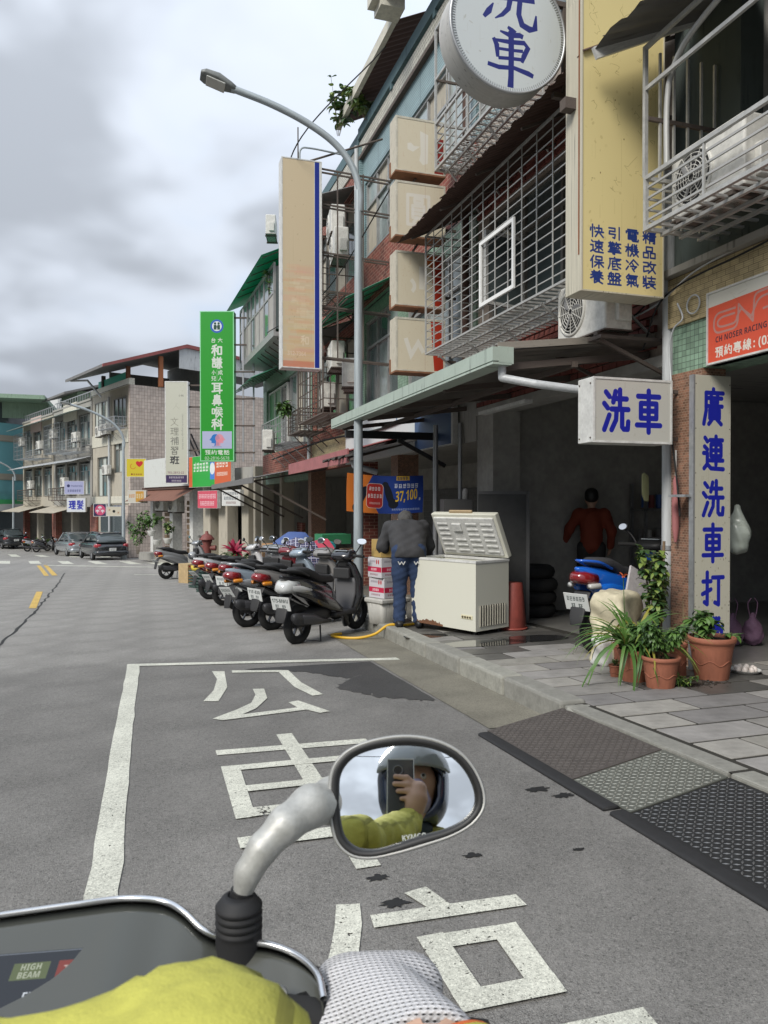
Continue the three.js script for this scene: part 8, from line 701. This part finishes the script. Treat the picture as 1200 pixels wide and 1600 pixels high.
// pole and wires behind the rider, seen only in his mirror
{ const c = (x, y, z) => V3(x, y, z).applyAxisAngle(V3(0, 1, 0), -YAW), B = c(4.6, 0, 17), o = thing('utility_pole', 'lattice utility pole with cross arms reflected in the scooter mirror', 'utility pole', [B.x, gy(B.z), B.z], -YAW); part(o, 'pole', rod([0, 0, 0], [0, 8.6, 0], 0.14, 12), MT.concrete); part(o, 'pole', rod([1.1, 0, 0], [1.1, 8.0, 0], 0.12, 12), MT.concrete); for (const y of [7.0, 8.2]) part(o, 'cross_arm', bar([-0.5, y, 0], [2.0, y, 0], 0.12), MT.steel); part(o, 'brace', bar([0, 6.9, 0], [1.1, 8.1, 0], 0.07), MT.steel); for (const x of [-0.4, 0.5, 1.4, 1.95]) part(o, 'insulator', cyl(0.05, 0.07, 0.25, 10).translate(x, 8.38, 0), MT.white); [8.6, 10.0, 11.2].forEach((y, i) => { const a = c(-20, y, 17 + i), b = c(30, y + 0.4, 17 + i), m = c(5, y - 0.5, 17 + i); single('power_line', ['lowest power line behind the rider, seen in the mirror', 'middle power line behind the rider, seen in the mirror', 'highest power line behind the rider, seen in the mirror'][i], 'power line', tube([a.toArray(), m.toArray(), b.toArray()], 0.02, 5, 40), MT.rubber); }); }
// ---------- pots and plants at the pillar
function pot(label, x, z, r, h, group = 'terracotta plant pots') { const o = thing('plant_pot', label, 'plant pot', [x, hs(z) - 0.005, z], 0, group); part(o, 'pot', lathe([[0.001, 0], [r * 0.66, 0], [r * 0.7, h * 0.02], [r * 0.88, h * 0.72], [r * 0.9, h * 0.74], [r * 0.9, h * 0.78], [r * 0.92, h * 0.8], [r * 0.94, h * 0.86], [r, h * 0.88], [r * 1.02, h * 0.92], [r * 1.02, h * 0.98], [r * 0.98, h], [r * 0.9, h], [r * 0.88, h * 0.9], [r * 0.001, h * 0.88]], 40), MT.terracotta); part(o, 'soil', new THREE.CircleGeometry(r * 0.89, 24).rotateX(-Math.PI / 2).translate(0, h * 0.91, 0), MT.soil); const pts = []; for (let k = 0; k <= 60; k++) { const t = k / 60 * 6.283, y = h * (0.42 + 0.05 * Math.sin(t * 6)), R = r * lerp(0.7, 0.88, y / h / 0.72) + 0.001; pts.push([Math.cos(t) * R, y, Math.sin(t) * R]); } part(o, 'relief', tube(pts, 0.0035, 5, 180), MT.terracotta); return o; }
function leafGeo(L, W, bend, n = 5) { const P = [], I = []; for (let i = 0; i <= n; i++) { const t = i / n, w = W * Math.pow(Math.sin(Math.PI * Math.min(1, 0.12 + t * 0.88)), 0.7) * (1 - t * 0.15) * (i === n ? 0.05 : 1), y = L * t * Math.cos(bend * t), z = L * t * Math.sin(bend * t); P.push(-w, y, z + 0.12 * w, 0, y, z, w, y, z + 0.12 * w); } for (let i = 0; i < n; i++) for (const o of [0, 1]) { const a = i * 3 + o; I.push(a, a + 1, a + 3, a + 1, a + 4, a + 3); } const g = new THREE.BufferGeometry(); g.setAttribute('position', new THREE.Float32BufferAttribute(P, 3)); g.setIndex(I); g.computeVertexNormals(); return uvm(g); }
const leafM = [[0.07, 0.16, 0.03], [0.11, 0.22, 0.045], [0.045, 0.105, 0.025], [0.2, 0.28, 0.055]].map((c) => mat(c, 0.5, { trans: 0.25 })), yelM = mat([0.3, 0.27, 0.05], 0.5, { trans: 0.2 });
function shrub(name, label, x, y, z, h, sp, n, L, W, seed, tall = 0, mi = 0, group) { const o = thing(name, label, 'plant', [x, y, z], 0, group), r = rng(seed), gs = [[], []], st = []; const stems = []; for (let k = 0; k < 9; k++) { const a = r() * 6.283, q = sp * (0.3 + 0.7 * r()), top = [Math.cos(a) * q, h * (0.6 + 0.4 * r()), Math.sin(a) * q]; st.push(tube([[top[0] * 0.1, 0, top[2] * 0.1], [top[0] * 0.4, top[1] * 0.5, top[2] * 0.4], top], 0.004, 5, 10)); stems.push(top); }
  part(o, 'stem', merge(st), mat([0.1, 0.08, 0.04], 0.9)); for (let i = 0; i < n; i++) { const s = stems[(r() * stems.length) | 0], t = 0.25 + 0.75 * Math.sqrt(r()), g = leafGeo(L * (0.7 + 0.6 * r()), W * (0.7 + 0.6 * r()), 0.5 + r() * 0.8); g.rotateX(0.5 + r() * 0.9).rotateY(r() * 6.283).translate(s[0] * t + (r() - 0.5) * 0.02, s[1] * t, s[2] * t + (r() - 0.5) * 0.02); gs[r() < 0.6 ? 0 : 1].push(g); } gs.forEach((g, i) => { if (g.length) part(o, 'foliage', merge(g), leafM[(mi + i) % 4]); }); return o; }
function strap(label, x, y, z, n, L, W, seed, mi) { const o = thing('strap_leaf_plant', label, 'plant', [x, y, z]), r = rng(seed); for (let i = 0; i < n; i++) { const g = leafGeo(L * (0.6 + 0.5 * r()), W * (0.8 + 0.4 * r()), 0.8 + r() * 1.5, 9); part(o, 'leaf', g, r() < 0.14 ? yelM : leafM[(mi + (r() * 2 | 0)) % 4], [(r() - 0.5) * 0.05, 0, (r() - 0.5) * 0.05], [0.12 + r() * 0.3, r() * 6.283, 0]); } return o; }
{ const P = (u, v) => { const a = (u - 600) / FPX, C = Math.cos(YAW), S = Math.sin(YAW), d = (EYE - 0.13) / ((v - 788) / FPX - 0.037 * (C - a * S)); return [d * (S + a * C), d * (-C + a * S)]; };
  const p1 = P(1033, 1074), p2 = P(992, 1064), p3 = P(1113, 1060), p4 = P(962, 1058), p5 = P(1062, 1056), p6 = P(975, 1046); pot('terracotta pot with the bushy fine leaved plant, standing foremost on the slabs', p1[0], p1[1], 0.14, 0.235); pot('terracotta pot holding arching strap leaves', p2[0], p2[1], 0.125, 0.25); pot('largest terracotta pot, before the upright pillar board', p3[0], p3[1], 0.175, 0.33); pot('tiny terracotta pot with a cactus in the pot group', p4[0], p4[1], 0.05, 0.1); pot('tilted empty terracotta pot tucked behind the bushy plant', p5[0] - 0.02, p5[1], 0.1, 0.27).rotation.z = 0.12; pot('narrow terracotta pot half hidden by strap leaves', p6[0], p6[1], 0.09, 0.22);
  shrub('bushy_plant', 'dense fine leaved green plant in the foremost pot', p1[0], hs(p1[1]) + 0.2, p1[1], 0.3, 0.23, 1400, 0.055, 0.013, 11, 0, 1); strap('long arching strap leaf plant with some yellow blades', p2[0] - 0.06, hs(p2[1]) + 0.2, p2[1] - 0.04, 80, 0.5, 0.013, 12, 0); strap('upright yellow green bladed plant between the pots', p2[0] + 0.05, hs(p2[1]) + 0.2, p2[1], 26, 0.56, 0.014, 13, 3); shrub('potted_plant', 'fleshy leaved green plant in the largest pot', p3[0] - 0.06, hs(p3[1]) + 0.28, p3[1], 0.24, 0.11, 260, 0.075, 0.02, 14, 0, 1); shrub('trailing_plant', 'small leafy sprig leaning out of the largest pot', p3[0] + 0.18, hs(p3[1]) + 0.25, p3[1] - 0.02, 0.1, 0.1, 26, 0.07, 0.018, 15, 0, 1);
  const c = P(1035, 1046); const sh = shrub('climbing_shrub', 'tall dark leaved shrub tied to a stake against the brown pillar', c[0], hs(c[1]) + 0.1, c[1] - 0.1, 0.98, 0.22, 520, 0.075, 0.024, 16, 0, 2); part(sh, 'stake', rod([0.05, -0.1, 0], [0.12, 0.95, -0.03], 0.012), MT.wood); part(sh, 'stake', rod([0.25, -0.1, 0.05], [0.3, 0.6, 0], 0.012), MT.wood); { const cc = shrub('cactus', 'little knobbly cactus in the tiny pot', p4[0], hs(p4[1]) + 0.08, p4[1], 0.06, 0.03, 60, 0.02, 0.006, 17, 0, 0); }
  shrub('weed_tuft', 'low weeds growing from the joint by the foremost pot', p1[0] + 0.16, hs(p1[1]) - 0.01, p1[1] + 0.03, 0.1, 0.1, 90, 0.05, 0.008, 18, 0, 2); { const o = thing('flower_stem', 'single orange flower on a thin stem above the pots', 'flower', [p2[0] - 0.02, hs(p2[1]) + 0.2, p2[1] - 0.1]); part(o, 'stem', tube([[0, 0, 0], [0, 0.3, 0], [-0.01, 0.6, 0]], 0.003, 5), leafM[0]); part(o, 'flower', merge(Array.from({ length: 14 }, (_, k) => leafGeo(0.05, 0.007, 0.4).rotateX(0.5 + (k % 3) * 0.4).rotateY(k * 1.1).translate(-0.01, 0.59, 0))), mat([0.5, 0.1, 0.03], 0.6)); }
  { const P2 = []; const r = rng(3); for (let k = 0; k < 240; k++) { const s = 0.004 + r() * 0.012, t = r() * 6.283, q = r() * r() * 0.5; P2.push(new THREE.IcosahedronGeometry(s, 0).scale(1, 0.6, 1).translate(p1[0] + 0.28 + Math.cos(t) * q, hs(p1[1]) + 0.002, p1[1] + 0.02 + Math.sin(t) * q * 0.35)); } const o = single('spilled_soil', 'dark spilled soil crumbs on the slabs by the pots', 'soil', merge(P2), MT.soil); o.userData.kind = 'stuff'; }
  // sacks, board, tray, bags
  const sack = (label, x, z, w, h, d, m, t) => single('sack', label, 'sack', sdfMesh((X, Y, Z) => { const qx = Math.abs(X) - w + 0.05 + 0.02 * Math.sin(Y * 22 + Z * 9), qy = Math.abs(Y - h / 2) - h / 2 + 0.05, qz = Math.abs(Z) - d + 0.05 + 0.02 * Math.sin(Y * 17 + X * 14); return Math.hypot(Math.max(qx, 0), Math.max(qy, 0), Math.max(qz, 0)) + Math.min(Math.max(qx, qy, qz), 0) - 0.05 + 0.007 * Math.sin(X * 40 + Y * 30) * Math.sin(Z * 38 + Y * 20); }, [-w - 0.05, -0.05, -d - 0.05], [w + 0.05, h + 0.06, d + 0.05], 0.014), m, [x, hs(z), z], [0, t, 0], 'stuffed sacks'); const s1 = P(972, 1040), s2p = P(945, 1040); const sm1 = mat([0.62, 0.56, 0.4], 0.7, { map: g05 }); sack('big cream sack with a red spot behind the potted plants', s1[0] + 0.05, s1[1] - 0.15, 0.2, 0.62, 0.15, sm1, 0.5); sack('small pale sack slumped under the blue scooter', s2p[0], s2p[1], 0.1, 0.25, 0.09, MT.white, 0.2); single('red_seal', 'red round seal on the big cream sack', 'seal', new THREE.SphereGeometry(0.02, 12, 8).scale(1, 0.7, 0.4), mat([0.5, 0.02, 0.02], 0.5), [s1[0] - 0.02, hs(s1[1]) + 0.48, s1[1] + 0.02]); const bd = thing('foam_board', 'pale tilted foam board propped against the down pipe', 'board', [4.2, hs(-5.75) + 0.3, -5.7], 0.3); part(bd, 'sheet', box(-0.2, 0.2, 0, 0.5, -0.01, 0.01), mat([0.58, 0.55, 0.55], 0.8, { map: g05 }), null, [-0.2, 0, -0.5]);
  const tr = P(1166, 1052), tray = thing('egg_tray', 'white scalloped tray of eggs on the paving', 'tray', [tr[0], hs(tr[1]), tr[1]]); part(tray, 'tray', lathe([[0.001, 0.004], [0.09, 0.004], [0.12, 0.03], [0.115, 0.03], [0.088, 0.01], [0.001, 0.01]], 28), MT.white); for (let k = 0; k < 9; k++) part(tray, 'egg', new THREE.SphereGeometry(0.022, 12, 8).scale(1, 1.2, 1), mat([0.6, 0.54, 0.5], 0.5), [Math.cos(k * 0.8) * (k ? 0.066 : 0), 0.034, Math.sin(k * 0.8) * (k ? 0.066 : 0)]);
  const bag = (label, x, z, m) => { const o = thing('net_bag', label, 'bag', [x, hs(z), z], 0, 'purple net bags'); part(o, 'bag', sdfMesh(caps([[0, 0.09, 0, 0.1, 0, 0.16, 0, 0.085], [0, 0.16, 0, 0.08, 0, 0.3, 0, 0.02]], 0.03, (d, X, Y, Z) => d + 0.006 * Math.sin(X * 60) * Math.sin(Y * 50 + Z * 40)), [-0.14, -0.02, -0.14], [0.14, 0.36, 0.14], 0.01), m); for (const s of [-1, 1]) part(o, 'handle', tube([[0.03 * s, 0.26, 0], [0.06 * s, 0.4, 0], [0.02 * s, 0.46, 0]], 0.006, 6), m); return o; }; const bm = mat([0.22, 0.12, 0.2], 0.8, { map: rep(SPK, 0.2) }); bag('purple net bag of goods on the dark garage floor', 5.55, -6.0, bm); bag('second purple net bag leaning on the first', 5.75, -5.95, bm);
  const hb = thing('plastic_bag', 'white and green plastic bag hanging in the dark bay', 'bag', [4.95, 1.25, -5.3]); part(hb, 'bag', sdfMesh(caps([[0, -0.3, 0, 0.09, 0, -0.2, 0, 0.1], [0, -0.2, 0, 0.1, 0, 0.02, 0, 0.03]], 0.04, (d, x, y, z) => d + 0.008 * Math.sin(x * 50 + y * 30) * Math.sin(z * 40)), [-0.15, -0.44, -0.15], [0.15, 0.1, 0.15], 0.011), mat([0.5, 0.55, 0.5], 0.3, { trans: 0.3 })); part(hb, 'green_fill', new THREE.SphereGeometry(0.085, 16, 12).scale(1, 0.6, 1), mat([0.06, 0.3, 0.1], 0.6), [0, -0.31, 0]);
  const um = thing('folded_umbrella', 'folded pink umbrella hanging on the brown tiled pillar', 'umbrella', [4.3, 0.98, -5.3]); part(um, 'canopy', loft([[0, 0, 0, 0.012, 0.012, 2, 1.57], [0, 0.12, 0, 0.03, 0.026, 2, 1.57], [0, 0.34, 0, 0.034, 0.03, 2, 1.57], [0, 0.46, 0, 0.02, 0.02, 2, 1.57], [0, 0.52, 0, 0.026, 0.024, 2, 1.57], [0, 0.56, 0, 0.008, 0.008, 2, 1.57]], 14), mat([0.42, 0.16, 0.16], 0.8, { map: rep(STK, 0.08, 0.6) })); part(um, 'handle', rod([0, 0.55, 0], [0, 0.78, 0], 0.008), MT.white); const cl2 = single('hung_cloth', 'yellowish cloth hung beside the down pipe', 'cloth', loft([[0, 0, 0, 0.02, 0.1, 2.4], [0.04, -0.02, 0.03, 0.05, 0.13, 2.4], [0.02, -0.04, 0.06, 0.02, 0.12, 2.4]], 14), mat([0.32, 0.32, 0.16], 0.9), [4.3, 1.48, -5.75], [0, 1.2, 0]); const bs = thing('wall_bracket', 'small pale metal bracket shelf on the tiled pillar', 'bracket', [4.28, 1.36, -5.12]); part(bs, 'shelf', box(-0.12, 0.06, 0, 0.02, -0.1, 0.1), MT.alum); part(bs, 'web', extr([[0, 0], [-0.12, 0], [0, -0.08]], 0.01), MT.alum, [0.06, 0, 0.08]);
}
// greenery farther off
{ const b = (lb, u, v, d, h, sp, n, mi, name = 'potted_plant') => { const p = at(u, v, d); return shrub(name, lb, p[0], p[1], p[2], h, sp, n, 0.16, 0.05, Math.round(u * 3 + v), 0, mi); }; b('leafy rooftop plant spilling over the teal parapet', 572, 190, 15.6, 0.7, 0.5, 260, 3, 'rooftop_plant'); b('wispy dark rooftop shrub beside the parapet corner', 528, 215, 16.2, 1.1, 0.4, 130, 2, 'rooftop_plant'); b('hanging greenery at the end of the enclosed balcony', 424, 470, 21.5, 0.9, 0.35, 180, 1, 'hanging_plant'); b('small green plant on the barred balcony with a red pot', 442, 655, 19.5, 0.5, 0.3, 110, 1, 'balcony_plant'); b('tall green bush before the cafe wall', 215, 866, 33.5, 2.0, 0.6, 420, 1, 'bush'); b('green planter foliage on the cafe lattice', 236, 830, 33.0, 0.8, 0.5, 260, 0, 'planter'); b('ferny planter on the narrow cafe lattice', 262, 840, 31.6, 0.7, 0.3, 160, 2, 'planter'); b('low dark shrubs beside the far shop pillars', 62, 862, 54, 1.2, 1.2, 300, 2, 'bush'); b('low green bush under the red leaved plant', 365, 890, 21.2, 0.55, 0.4, 260, 1, 'bush'); { const p = at(366, 868, 21.2), o = thing('red_leaf_plant', 'crimson bladed plant in a pot behind the parked scooters', 'plant', [p[0], p[1], p[2]]), r = rng(4); for (let k = 0; k < 22; k++) part(o, 'leaf', leafGeo(0.5, 0.05, 0.5 + r()), mat([0.28, 0.015, 0.05], 0.5), [0, 0, 0], [0.2 + r() * 0.6, r() * 6.28, 0]); }
  for (const [u, v, l] of [[245, 852, 'white hanging planter cup, lower one on the wide lattice'], [237, 838, 'white hanging planter cup, upper one on the wide lattice'], [262, 850, 'white hanging planter cup on the narrow lattice']]) { const p = at(u, v, 32.6); single('planter_cup', l, 'planter', lathe([[0.001, 0], [0.12, 0.02], [0.2, 0.25], [0.17, 0.25], [0.001, 0.06]], 16), MT.white, p, null, 'planter cups'); } }
// umbrellas and goods under the arcade
{ const umb = (label, p, r, m, rx, rz) => { const o = thing('open_umbrella', label, 'umbrella', p), P = [], I = [], n = 8, k = 6; for (let i = 0; i <= k; i++) for (let j = 0; j < n * 4; j++) { const t = j / (n * 4) * 6.283, s = i / k, sc = 1 - 0.06 * Math.abs(Math.sin(t * n / 2)) * s; P.push(Math.cos(t) * r * s * sc, 0.34 * r * (1 - s * s), Math.sin(t) * r * s * sc); } for (let i = 0; i < k; i++) for (let j = 0; j < n * 4; j++) { const a = i * n * 4 + j, b = i * n * 4 + (j + 1) % (n * 4); I.push(a, b, a + n * 4, b, b + n * 4, a + n * 4); } const g = new THREE.BufferGeometry(); g.setAttribute('position', new THREE.Float32BufferAttribute(P, 3)); g.setIndex(I); g.computeVertexNormals(); const uv = []; for (let i = 0; i < P.length; i += 3) uv.push(P[i], P[i + 2]); g.setAttribute('uv', new THREE.Float32BufferAttribute(uv, 2)); part(o, 'canopy', g, m); part(o, 'shaft', rod([0, 0.36 * r, 0], [0, -0.7, 0], 0.01), MT.steel); for (let j = 0; j < n; j++) part(o, 'rib', rod([0, 0.3 * r, 0], [Math.cos(j * 0.785) * r, 0, Math.sin(j * 0.785) * r], 0.005, 5), MT.steel); o.rotation.set(rx, 0, rz); return o; };
  const plaid = tex(256, 256, (x, y) => { const a = (x % 42) < 7 || (y % 42) < 7, b = Math.abs((x % 42) - 24) < 2 || Math.abs((y % 42) - 24) < 2; return a ? [0.62, 0.62, 0.68] : b ? [0.5, 0.42, 0.45] : [0.14, 0.17, 0.32]; }); const q = at(465, 878, 14.2), q2 = at(497, 872, 14.6); umb('open blue plaid umbrella standing among the scooters', q, 0.5, mat('#ffffff', 0.7, { map: rep(plaid, 0.55) }), 1.15, 0.35); umb('open red umbrella beside the plaid umbrella', q2, 0.42, mat([0.36, 0.02, 0.05], 0.6), 0.9, 0.9); umb('open blue umbrella behind the plaid one', at(455, 862, 15.2), 0.5, mat([0.05, 0.09, 0.25], 0.6), 0.9, 0.5);
  const bx = (name, label, u, v, d, w, h, dd, m, t) => { const p = at(u, v, d), o = thing(name, label, 'box', p, t, 'goods under the arcade'); part(o, 'carton', uvm(rbox(w, h, dd, 0.006, 1).translate(0, h / 2, 0)), m); part(o, 'flap', box(-w / 2, w / 2, h, h + 0.006, -dd / 2, -dd / 6), m, null, [0, 0, 0]); return o; }; bx('goods_box', 'white goods box under the red umbrella', 490, 878, 15, 0.4, 0.3, 0.35, MT.white, 0.3); bx('goods_box', 'orange brown goods box next to the white one', 508, 878, 15, 0.32, 0.25, 0.3, mat([0.45, 0.22, 0.07], 0.8), 0.2); bx('goods_crate', 'green plastic goods crate on the shop counter', 520, 850, 16.5, 0.7, 0.22, 0.4, mat([0.03, 0.2, 0.09], 0.6), 0.2); bx('goods_box', 'teal goods bin beside the counter', 510, 862, 15.6, 0.3, 0.2, 0.3, mat([0.03, 0.25, 0.28], 0.6), 0.1); bx('goods_box', 'tall tan carton behind the grey scooters', 432, 895, 15.5, 0.5, 0.6, 0.4, mat([0.42, 0.24, 0.11], 0.8), 0.2); bx('goods_box', 'small cyan bin by the tan carton', 450, 895, 15.2, 0.22, 0.3, 0.22, mat([0.15, 0.4, 0.45], 0.6), 0.2); }
shadow(scene);
renderer.render(scene, camera);
